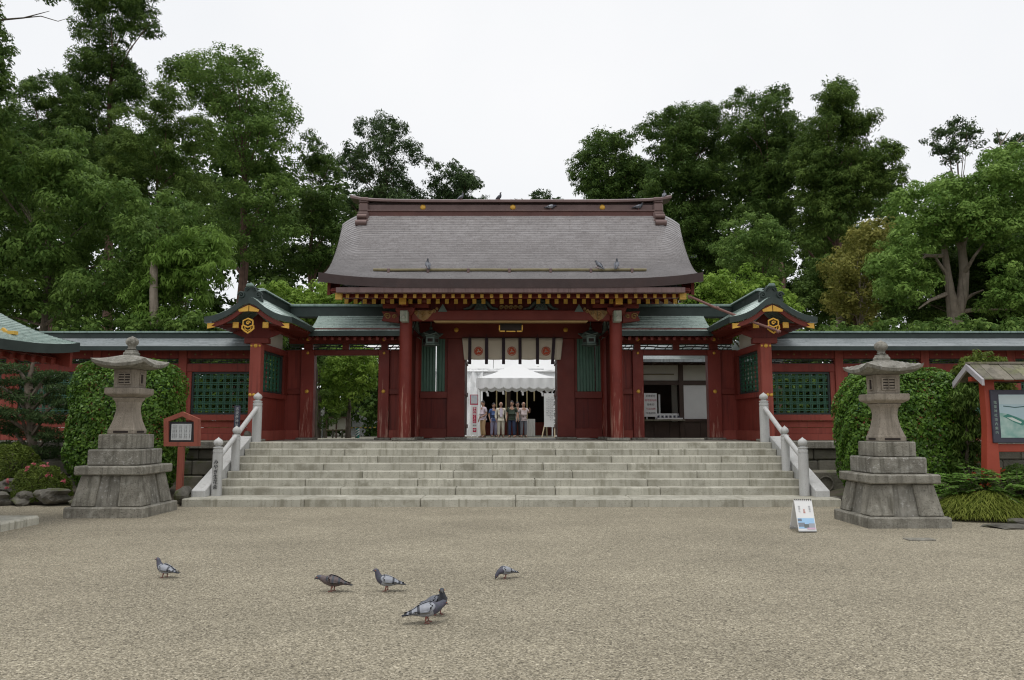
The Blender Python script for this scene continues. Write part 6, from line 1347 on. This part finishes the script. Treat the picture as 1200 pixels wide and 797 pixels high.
tree('cedar_tree', 'rounded olive cedar in front of the tallest cedar, with bunched sprays', [(110, 165), (120, 135), (150, 108), (186, 94), (226, 108), (250, 148), (260, 166), (246, 202), (242, 250), (226, 300), (150, 300), (112, 230)], 36, 2.6, 19, 'olive', ((185, 400), (185, 120)), .30, 'bark_red', dens=3.2, group='cedars on the hill', flat=.62, cl=.30, upness=.8, under=.4, cover=2.8, Lp=4.0, Wp=1.15, clump_den=1.1, droop=.2)
tree('broadleaf_tree', 'tall spreading broadleaf tree left of the gate roof, widest dark green crown', [(188, 74), (214, 58), (240, 62), (270, 46), (312, 60), (334, 86), (346, 104), (347, 128), (334, 146), (352, 172), (358, 200), (352, 245), (346, 280), (330, 310), (246, 316), (232, 280), (256, 205), (252, 152), (226, 112), (196, 100)], 46, 3.4, 21, 'mid', ((283, 400), (290, 90)), .45, 'bark_red', dens=3.7, Lp=3.4, Wp=1.8, nl=22, cover=1.9, flat=.75, under=.5)
tree('dark_tree', 'dark tree between the spreading broadleaf tree and the gate roof', [(345, 168), (352, 155), (368, 152), (380, 168), (398, 180), (406, 215), (406, 300), (372, 325), (340, 320), (350, 250), (358, 205)], 50, 2.0, 15, 'dark', ((365, 400), (365, 170)), .3, 'bark_red', dens=3.0, **con)
tree('pine_tree', 'tall loose pine rising behind the left end of the gate ridge', [(398, 178), (412, 150), (424, 140), (450, 131), (484, 138), (487, 160), (500, 172), (506, 196), (506, 262), (395, 262)], 58, 2.8, 15, 'pine', ((450, 400), (450, 136)), .4, 'bark_red', dens=2.3, cover=2.0, nl=18, **con)
tree('pine_tree', 'lower pine behind the gate ridge, right of the tall loose pine', [(500, 200), (522, 185), (546, 185), (560, 206), (580, 212), (576, 224), (590, 236), (590, 262), (498, 262)], 60, 2.2, 12, 'pine', ((540, 400), (540, 190)), .32, 'bark_red', dens=2.6, **con)
tree('pine_tree', 'small tree top just clearing the middle of the gate ridge', [(590, 240), (610, 230), (626, 224), (642, 222), (660, 234), (664, 262), (590, 262)], 76, 2.0, 8, 'pine', ((632, 400), (632, 228)), .3, dens=3.0, **con)
tree('round_tree', 'bright green rounded tree top behind the left corridor roof', [(300, 352), (312, 334), (334, 326), (352, 323), (374, 326), (398, 338), (428, 345), (452, 366), (446, 398), (306, 398)], 26.5, 1.6, 15, 'bright', ((370, 440), (370, 345)), .14, dens=4.5, Lp=5.0, Wp=2.4, group='bright round trees by the corridors', cover=3.2)
tree('round_tree', 'bright green rounded tree top behind the right corridor roof', [(790, 372), (800, 336), (828, 318), (860, 311), (894, 315), (922, 335), (942, 352), (952, 372), (940, 400), (792, 400)], 26.5, 1.6, 15, 'bright', ((865, 440), (870, 340)), .14, dens=4.5, Lp=5.0, Wp=2.4, group='bright round trees by the corridors', cover=3.2)
tree('cedar_tree', 'dark rounded cedar right of the gate ridge, leftmost on that side', [(664, 190), (682, 162), (706, 143), (734, 148), (746, 180), (764, 200), (762, 300), (700, 300), (690, 250), (670, 226)], 54, 2.4, 15, 'dark', ((720, 400), (712, 150)), .36, 'bark_red', dens=3.92, group='cedars right of the gate', **con)
tree('cedar_tree', 'broad dark cedar behind the right end of the gate roof', [(738, 150), (768, 128), (800, 122), (842, 119), (858, 150), (864, 230), (852, 330), (766, 330), (752, 230)], 51, 2.6, 18, 'dark', ((800, 400), (800, 130)), .4, 'bark_red', dens=3.77, group='cedars right of the gate', **con)
tree('cedar_tree', 'tall dark cedar with a flat bushy top beside the pointed cedar', [(850, 124), (864, 100), (890, 91), (916, 97), (930, 120), (944, 150), (940, 250), (934, 330), (862, 330), (856, 220)], 48, 2.4, 17, 'dark', ((916, 400), (893, 100)), .4, 'bark_red', dens=3.78, group='cedars right of the gate', **con)
tree('cedar_tree', 'pointed cedar, highest of the trees right of the gate', [(974, 82), (988, 86), (1004, 108), (1020, 128), (1032, 148), (1048, 164), (1052, 184), (1072, 196), (1076, 206), (1056, 216), (1040, 240), (1010, 270), (985, 300), (965, 330), (926, 335), (924, 230), (938, 150), (956, 108)], 43, 2.4, 17, 'olive', ((982, 400), (978, 90)), .36, 'bark_red', dens=4.05, nl=18, group='cedars right of the gate', **con)
tree('pine_tree', 'solitary black pine with layered branches against the sky at the upper right', [(1084, 166), (1100, 140), (1128, 129), (1146, 140), (1160, 152), (1156, 170), (1130, 195), (1116, 212), (1102, 206), (1094, 182)], 56, 1.5, 9, 'pine', ((1120, 400), (1124, 134)), .28, 'bark_red', dens=1.5, cover=2.0, flat=.34, cl=.40, upness=.6, under=.5, Lp=3.0, Wp=1.5)
tree('pine_tree', 'thin pine sprays with bare twigs at the right edge beside the solitary black pine', [(1158, 160), (1172, 150), (1186, 160), (1204, 148), (1212, 164), (1204, 184), (1176, 180)], 54, 1.0, 6, 'pine', ((1176, 400), (1178, 150)), .2, dens=1.6, cover=1.6, **con)
mb = MB()
for a, b, c in (((1176, 200), (1172, 165), (1168, 150)), ((1172, 170), (1180, 158), (1184, 152)), ((1172, 180), (1160, 172), (1150, 176)), ((1176, 175), (1192, 166), (1206, 150))): mb.tube([P(*a, 53), P(*b, 53), P(*c, 53)], [.06, .04, .015], 5)
tag(obj('dead_branch', mb, M['bark_pale'], None, smooth=60), 'bare dead twigs standing up beside the thin pine sprays at the upper right', 'branch')
tree('mixed_tree', 'dull green tree before the dark cedars, behind the right end of the gate roof', [(832, 300), (850, 262), (880, 243), (918, 258), (934, 300), (930, 345), (860, 345)], 36, 2.0, 15, 'mid', ((900, 400), (890, 270)), .2, 'bark_red', dens=3.4)
tree('golden_tree', 'yellowish olive tree between the dark cedars and the bright camphor tree', [(966, 320), (982, 284), (1004, 264), (1030, 244), (1050, 250), (1056, 300), (1050, 345), (1024, 384), (984, 388), (962, 352)], 33, 1.9, 16, 'gold', ((1000, 400), (1010, 290)), .2, 'bark_pale', dens=3.6, Lp=4.6, Wp=2.2)
CAM = dict(Lp=4.4, Wp=2.2, flat=.8, cl=.34, upness=.55, under=.35, cover=3.4)
t = tree('camphor_tree', 'large bright green camphor tree with forked pale trunk at the right', [(1018, 300), (1030, 262), (1036, 226), (1060, 211), (1088, 214), (1108, 202), (1130, 200), (1150, 180), (1182, 163), (1198, 175), (1206, 198), (1250, 220), (1270, 300), (1250, 388), (1168, 384), (1152, 320), (1124, 290), (1104, 300), (1094, 352), (1062, 376), (1024, 356)], 28.5, 2.2, 20, 'camphor', ((1119, 440), (1118, 300)), .01, 'bark_pale', dens=4.4, nl=0, **CAM)
x = P(1119, 440, 28.5).x; mb = MB(); b = Vector((x, 28.5, YC - .1)); k = lambda u, v, dy=0: P(u, v, 28.5 + dy)
mb.tube([b, k(1119, 392), k(1119, 372), k(1113, 340), k(1110, 318), k(1106, 285), k(1085, 250)], [.34, .30, .26, .16, .13, .10, .04], 10); mb.tube([k(1119, 378), k(1128, 345), k(1130, 318), k(1127, 290), k(1136, 255), k(1150, 210)], [.22, .20, .17, .14, .09, .03], 10)
for br in ([(1129, 322), (1142, 300), (1165, 270)], [(1124, 355), (1140, 345), (1152, 340)], [(1111, 325), (1095, 300), (1065, 295)], [(1127, 295), (1112, 265), (1090, 262)], [(1128, 365), (1150, 362), (1190, 363)], [(1108, 300), (1085, 300), (1060, 318)], [(1108, 345), (1090, 352), (1076, 362)]):
    p_ = [k(*q, random.uniform(-.8, .3) * i) for i, q in enumerate(br)]; mb.tube(p_, [.09, .055, .02], 6)
for o in list(t.children):
    if o.name.startswith('trunk'): me = mb.mesh('trunk', M['bark_pale'], origin(t), 60); o.data = me
tree('dark_tree', 'dark green tree in the shade behind the camphor trunk', [(1030, 300), (1075, 270), (1160, 260), (1230, 280), (1260, 340), (1240, 400), (1040, 400)], 32, 1.4, 17, 'dark', ((1150, 420), (1140, 290)), .2, dens=4.2, cover=3.2)
tree('mixed_tree', 'dark bushy tree low behind the right corridor and wing gable', [(930, 330), (950, 300), (985, 296), (1000, 330), (1012, 394), (935, 394)], 36, 1.6, 14, 'dark', ((985, 420), (970, 320)), .2, 'bark_red', dens=3.6)
for u, v0, v1, r, lab in ((985, 395, 330, .20, 'straight pale brown trunk behind the right wing gable'), (915, 400, 320, .26, 'reddish cedar trunk in the dark wood right of the gate roof'), (1003, 395, 340, .15, 'reddish trunk just right of the straight pale brown one')):
    Yt = 36 if u > 960 else 44; Yt = 34.0 if u in (985, 1003) else 43; t = thing('tree_trunk', lab, 'tree trunk', (P(u, v0, Yt).x, Yt, YC), 'bare trunks in the wood'); obj('trunk', MB().tube([Vector((P(u, v0, Yt).x, Yt, YC - .1)), P(u, (v0 + v1) / 2, Yt), P(u + 1, v1, Yt), P(u + 1, v1 - 12, Yt + .6)], [r * 1.2, r, r * .85, r * .3], 9), M['bark_pale' if u == 985 else 'bark_red'], t, smooth=60)
# trees seen through the left doorway
tree('garden_tree', 'bright green tree seen through the left doorway', [(372, 430), (385, 412), (412, 400), (440, 410), (462, 425), (446, 445), (436, 462), (420, 478), (400, 490), (375, 486)], 30.5, 1.3, 13, 'bright', ((408, 515), (410, 430)), .12, dens=4.5, Lp=5.0, Wp=2.4)
C_ = np.array([P(u, v, 29.2 + d) for u, v, d in ((366, 432, 0), (376, 446, .2), (384, 462, -.2), (372, 466, 0), (370, 480, .1), (382, 496, -.3), (370, 500, .2), (388, 490, 0), (362, 450, 0))]); R_ = np.array([.32, .30, .34, .3, .34, .42, .4, .3, .34])
V_, F_, T_ = foliage(C_, R_, 500, .09, .035, flat=.45, under=.2); b = P(374, 515, 29.3); t = thing('layered_pine', 'clipped layered pine at the left side of the left doorway', 'tree', (b.x, 29.3, YC)); mb = MB(); limbs(mb, (b.x, 29.3, YC), P(374, 435, 29.3), .07, [tuple(c) for c in C_]); obj('trunk', mb, M['bark'], t); np_mesh('crown', V_ - np.array([b.x, 29.3, YC]), F_, LM['mid'], T_, t)
# distant wood that reads as one mass, and shrubs behind the walls
def wood(name, polys, Y, lr, leaf, dens, Lp, kind='stuff', thick=2.5, cover=3.4, **kw):
    Vs, Fs, Ts = [], [], []; o = 0
    for poly in polys:
        C, R = lobes_in(poly, Y, thick, lr, dens); s = S(np.mean([p[1] for p in poly]), Y); V, Fi, T_ = foliage(C, R, cover * 1.6 / (Lp * s * Lp * .5 * s * .5) / 6, Lp * s, Lp * s * .5, **kw); Vs.append(V); Fs.append(Fi + o); Ts.append(T_); o += len(V)
    return tag(np_mesh(name, np.concatenate(Vs), np.concatenate(Fs), LM[leaf], np.concatenate(Ts)), kind=kind)
wood('forest', [[(-80, 130), (60, 125), (150, 150), (250, 160), (338, 170), (360, 205), (410, 208), (500, 250), (520, 300), (520, 540), (-80, 540)], [(686, 240), (712, 190), (760, 172), (850, 158), (950, 160), (1040, 200), (1080, 240), (1290, 250), (1290, 520), (690, 520)]], 64, 22, 'dark', 4.2, 7.0, thick=4)
wood('undergrowth', [[(330, 440), (380, 405), (470, 405), (475, 525), (330, 525)]], 41, 16, 'dark', 5, 5)
wood('undergrowth', [[(80, 372), (150, 364), (240, 366), (330, 372), (340, 450), (290, 505), (60, 505), (60, 380)], [(930, 386), (990, 372), (1060, 376), (1130, 370), (1230, 378), (1230, 512), (905, 512), (905, 420)]], 23.4, 12, 'mid', 5, 6, thick=.9)

# ================================================================== hedges, bushes and plants in front of the wall
def hedge(name, label, x0, x1, y0, y1, z0, z1, leaf, Ln, W, n, group=None, cat='hedge', rough_=.06, seed=0):
    """clipped hedge: leaves over a rounded block, thinner inside"""
    c = np.array([(x0 + x1) / 2, (y0 + y1) / 2, (z0 + z1) / 2]); h = np.array([x1 - x0, y1 - y0, z1 - z0]) / 2; d = unit(rng.normal(size=(n, 3)))
    e = 4.0; s = (np.abs(d / 1.0) ** e).sum(1) ** (-1 / e); p = d * s[:, None]
    wob = 1 + rough_ * (np.sin(p[:, 0] * 7 + seed) * np.cos(p[:, 2] * 6 + seed * 2) * .6 + np.sin(p[:, 2] * 13 + p[:, 1] * 9 + seed) * .4); depth = 1 - rng.random(n) ** 2.2 * .22
    pos = c + p * h * (wob * depth)[:, None]; nn = unit(np.sign(p) * np.abs(p) ** 3 + .45 * rng.normal(size=(n, 3)) + np.array([0, 0, .35])); bl = .5 + .5 * np.sin(p[:, 0] * 9 + seed * 3) * np.sin(p[:, 2] * 8 + seed)
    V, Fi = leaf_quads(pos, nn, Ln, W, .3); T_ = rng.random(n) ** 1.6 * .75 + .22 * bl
    t = thing(name, label, cat, (c[0], c[1], z0 - .1), group); org = np.array([c[0], c[1], z0 - .1]); np_mesh('foliage', V - org, Fi, LM[leaf], T_, t)
    mb = MB(); R = random.Random(seed)
    for i in range(7): a = Vector((c[0] + R.uniform(-.3, .3), c[1] + R.uniform(-.1, .1), z0 - .15)); mb.tube([a, a + Vector((R.uniform(-.3, .3), 0, (z1 - z0) * .45)), a + Vector((R.uniform(-.8, .8) * h[0], R.uniform(-.5, .5) * h[1], (z1 - z0) * .85))], [.05, .035, .012], 6)
    obj('stem', mb, M['bark'], t); return t
Yh = 16.3; hedge('camellia_hedge', 'tall clipped glossy hedge behind the left stone lantern', P(84, 500, Yh).x, P(208, 500, Yh).x, 15.75, 17.1, .12, Z(419, Yh - .5), 'hedge', .080, .042, 30000, 'clipped hedges behind the lanterns', seed=1)
Yh = 15.4; hedge('camellia_hedge', 'tall clipped glossy hedge behind the right stone lantern', P(990, 500, Yh).x, P(1132, 500, Yh).x, 14.9, 16.3, .12, Z(430, Yh - .5), 'hedge', .080, .042, 32000, 'clipped hedges behind the lanterns', seed=4)
def dome(name, label, u, v0, v1, ru, Y, leaf, Ln, W, n, flowers=0, cat='bush', group=None, flc='pink'):
    c = P(u, v1, Y); top = Z(v0, Y); r = ru * S(v1, Y); z0 = max(.05, c.z); d = unit(rng.normal(size=(n, 3))); d[:, 2] = np.abs(d[:, 2]) * 1.0 - .12; h = top - z0
    w_ = 1 + .05 * np.sin(d[:, 0] * 9 + u) * np.sin(d[:, 2] * 8) + .04 * np.sin(d[:, 1] * 15 + d[:, 0] * 11); dep = 1 - rng.random(n) ** 2 * .18
    pos = np.array([c.x, Y, z0]) + d * np.array([r, r * .9, h]) * (w_ * dep)[:, None]; V, Fi = leaf_quads(pos, unit(d + .6 * rng.normal(size=(n, 3)) + np.array([0, 0, .3])), Ln, W)
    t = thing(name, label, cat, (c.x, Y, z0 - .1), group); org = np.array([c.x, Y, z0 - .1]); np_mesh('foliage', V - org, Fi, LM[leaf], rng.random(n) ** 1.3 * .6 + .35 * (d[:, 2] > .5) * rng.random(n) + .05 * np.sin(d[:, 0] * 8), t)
    mb = MB()
    for i in range(6): a = i * PI / 3; mb.tube([(c.x, Y, z0 - .15), (c.x + r * .4 * math.cos(a), Y + r * .4 * math.sin(a), z0 + h * .4), (c.x + r * .7 * math.cos(a), Y + r * .6 * math.sin(a), z0 + h * .65)], [.04, .03, .01], 5)
    obj('stem', mb, M['bark'], t)
    for i in range(flowers):
        a = random.uniform(-1.35, 1.35); e = random.uniform(.12, 1.1); dd = Vector((math.sin(a) * math.cos(e), -math.cos(a) * math.cos(e), math.sin(e))); p = np.array([[c.x + dd.x * r * 1.02, Y + dd.y * r * .93, z0 + dd.z * h * 1.02]]); k_ = 9
        V, Fi = leaf_quads(np.repeat(p, k_, 0) + rng.normal(size=(k_, 3)) * .018, unit(np.array([list(dd)]) + .8 * rng.normal(size=(k_, 3))), .06, .045); np_mesh('blossom', V - org, Fi, LM[flc], rng.random(k_), t)
    return t
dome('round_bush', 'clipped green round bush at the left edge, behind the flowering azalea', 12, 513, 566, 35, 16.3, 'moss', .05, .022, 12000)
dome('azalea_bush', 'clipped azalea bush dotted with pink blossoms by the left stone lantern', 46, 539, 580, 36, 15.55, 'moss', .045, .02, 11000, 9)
# layered pine before the left wall
pads = [(14, 432, 30, 7), (62, 440, 22, 6), (36, 447, 34, 7), (70, 456, 20, 6), (10, 462, 26, 7), (42, 468, 36, 8), (75, 474, 16, 6), (20, 486, 32, 8), (58, 490, 26, 7), (4, 500, 22, 8), (36, 506, 34, 8), (66, 512, 26, 7), (-20, 450, 30, 8), (-20, 480, 30, 8), (10, 524, 30, 8), (52, 530, 32, 8)]
Yp = 17.4; Pt, Nt, Tt = [], [], []; mb = MB(); b = P(30, 560, Yp)
for u, v, a, h in pads:
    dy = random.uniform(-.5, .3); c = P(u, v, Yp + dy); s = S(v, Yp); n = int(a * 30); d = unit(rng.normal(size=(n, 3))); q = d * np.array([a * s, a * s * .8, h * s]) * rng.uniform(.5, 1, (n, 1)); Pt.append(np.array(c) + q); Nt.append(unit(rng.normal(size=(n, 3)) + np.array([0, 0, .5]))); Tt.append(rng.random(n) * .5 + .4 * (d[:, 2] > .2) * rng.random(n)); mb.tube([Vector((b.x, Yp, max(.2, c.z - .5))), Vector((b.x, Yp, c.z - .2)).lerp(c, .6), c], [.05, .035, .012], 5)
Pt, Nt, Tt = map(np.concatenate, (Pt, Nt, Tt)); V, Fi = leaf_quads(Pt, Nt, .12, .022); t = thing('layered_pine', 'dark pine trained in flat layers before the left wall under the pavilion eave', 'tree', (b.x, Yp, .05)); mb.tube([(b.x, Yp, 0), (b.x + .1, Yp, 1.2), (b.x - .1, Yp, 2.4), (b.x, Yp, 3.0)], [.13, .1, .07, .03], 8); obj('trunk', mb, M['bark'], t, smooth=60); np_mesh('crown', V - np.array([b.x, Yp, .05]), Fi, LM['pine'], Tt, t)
# thin conifer and spreading shrub behind the map board
tree('spreading_shrub', 'yellow green spreading shrub showing above the map board roof', [(1118, 428), (1130, 412), (1150, 409), (1172, 416), (1186, 428), (1190, 462), (1120, 462)], 15.2, .4, 10, 'moss', ((1150, 540), (1150, 425)), .05, dens=4, Lp=6, Wp=2.0, base_z=.15, cat='shrub', group='shrubs by the map board', droop=.2)
tree('weeping_conifer', 'dull green hanging conifer between the right hedge and the map board post', [(1118, 452), (1132, 446), (1150, 450), (1152, 500), (1146, 560), (1112, 560), (1110, 500)], 14.9, .3, 10, 'olive', ((1132, 565), (1132, 455)), .05, dens=4, Lp=7, Wp=1.6, base_z=.1, cat='shrub', group='shrubs by the map board', droop=1.4)
tree('red_leaved_shrub', 'small shrub with reddish leaves low behind the right hedge and map board', [(1125, 505), (1150, 490), (1160, 520), (1150, 548), (1120, 545)], 15.6, .25, 8, 'rust', ((1140, 570), (1140, 510)), .03, dens=2, Lp=5, Wp=2.4, base_z=.1, cat='shrub', group='shrubs by the map board', nl=5, cover=1.2)
def grass_mound():
    n = 9000; c = P(1158, 605, 12.75); cx_, cy_ = c.x + .15, 12.95; th = rng.random(n) * 2 * PI; r = np.sqrt(rng.random(n)); rx, ry, h = .98, .62, .36
    bx, by = cx_ + rx * r * np.cos(th), cy_ + ry * r * np.sin(th); bz = .03 + h * np.maximum(0, 1 - r ** 1.8) ** .85 * (1 + .12 * np.sin(bx * 9) * np.sin(by * 8)); out = np.column_stack([np.cos(th) * r, np.sin(th) * r, np.zeros(n)]) + .55 * rng.normal(size=(n, 3)) * np.array([1, 1, 0]); out = unit(out); ln = rng.uniform(.10, .24, n); side = np.column_stack([-out[:, 1], out[:, 0], np.zeros(n)]); w_ = .0045
    base = np.column_stack([bx, by, bz - .03]); p1 = base + out * (ln * .45)[:, None] + np.array([0, 0, 1]) * (ln * .38)[:, None]; p2 = base + out * (ln * 1.05)[:, None] + np.array([0, 0, 1]) * (ln * .08)[:, None]
    V = np.stack([base - side * w_, base + side * w_, p1 + side * w_ * 1.2, p1 - side * w_ * 1.2, p2 + side * .0008, p2 - side * .0008], 1).reshape(-1, 3); i = np.arange(n)[:, None] * 6; Fi = np.concatenate([i + np.array([0, 1, 2, 3]), i + np.array([3, 2, 4, 5])]); T_ = np.tile(rng.random(n) ** 1.2, 2)
    t = thing('grass_mound', 'rounded mound of fine yellow green grass beside the right stone lantern', 'grass mound', (cx_, cy_, 0)); o = np.array([cx_, cy_, 0]); np_mesh('blades', V - o, Fi, LM['grass'], T_, t)
    m2 = MB(); m2.rings([[(cx_ + rx * .95 * q * math.cos(a), cy_ + ry * .95 * q * math.sin(a), z) for a in lin(0, 2 * PI, 21)[:-1]] for q, z in ((1, -.02), (.9, .07), (.7, .15), (.45, .24), (.1, .31))]); obj('earth', m2, M['soil'], t, smooth=60)
grass_mound()
def fern_shrub():
    cx_, cy_ = P(1168, 560, 13.25).x, 13.3; Pt, Nt, Dt, Tt = [], [], [], []; mb = MB(); R = random.Random(5)
    for i in range(190):
        a = R.uniform(0, 2 * PI); e = R.uniform(.1, 1.15); ln = R.uniform(.5, 1.0); base = Vector((cx_ + .35 * R.uniform(-1, 1), cy_ + .2 * R.uniform(-1, 1), .30)); d = Vector((math.cos(a) * math.cos(e) * 1.15, math.sin(a) * math.cos(e) * .8, math.sin(e) * .75)); up_ = base + d * ln * .75; tip = base + d * ln * 1.15 + Vector((0, 0, -.16)); mb.tube([base, up_, tip], [.006, .005, .003], 4); tt = R.random()
        for k in range(13):
            f = .35 + .65 * k / 12; p = base.lerp(up_, f * 2) if f < .5 else up_.lerp(tip, (f - .5) * 2); ax = (tip - up_).normalized(); sd = ax.cross(Vector((0, 0, 1))).normalized()
            for s in (-1, 1): q = p + sd * s * .04; Pt.append(q); Nt.append((sd * .0 + Vector((R.uniform(-.3, .3), R.uniform(-.3, .3), 1))).normalized()); Dt.append(sd * s + ax * .5); Tt.append(.25 + .5 * tt + R.uniform(-.15, .25))
    t = thing('leafy_shrub', 'bright leafy shrub with spreading pinnate leaves above the grassy mound', 'shrub', (cx_, cy_, 0)); o = np.array([cx_, cy_, 0]); n = len(Pt)
    Pt, Nt, Dt = (np.array([list(q) for q in z]) for z in (Pt, Nt, Dt)); a = unit(Dt - Nt * np.sum(Dt * Nt, 1, keepdims=True)); b = np.cross(Nt, a); Lh, Wh = .062, .021
    V = np.stack([Pt - a * Lh, Pt + b * Wh, Pt + a * Lh, Pt - b * Wh], 1).reshape(-1, 3); np_mesh('leaves', V - o, np.arange(n * 4).reshape(n, 4), LM['fern'], np.array(Tt), t); obj('stem', mb, M['bark'], t)
    for i in range(7):
        p = np.array([[cx_ + R.uniform(-.8, .1), cy_ - .5 + R.uniform(-.1, .2), .35 + R.uniform(0, .45)]]); V, Fi = leaf_quads(np.repeat(p, 6, 0) + rng.normal(size=(6, 3)) * .02, unit(rng.normal(size=(6, 3))), .05, .03); np_mesh('red_leaf', V - o, Fi, LM['rust'], rng.random(6), t)
fern_shrub()
dome('low_bush', 'low green bush at the right edge under the map board', 1196, 540, 590, 40, 13.9, 'mid', .06, .028, 6000)
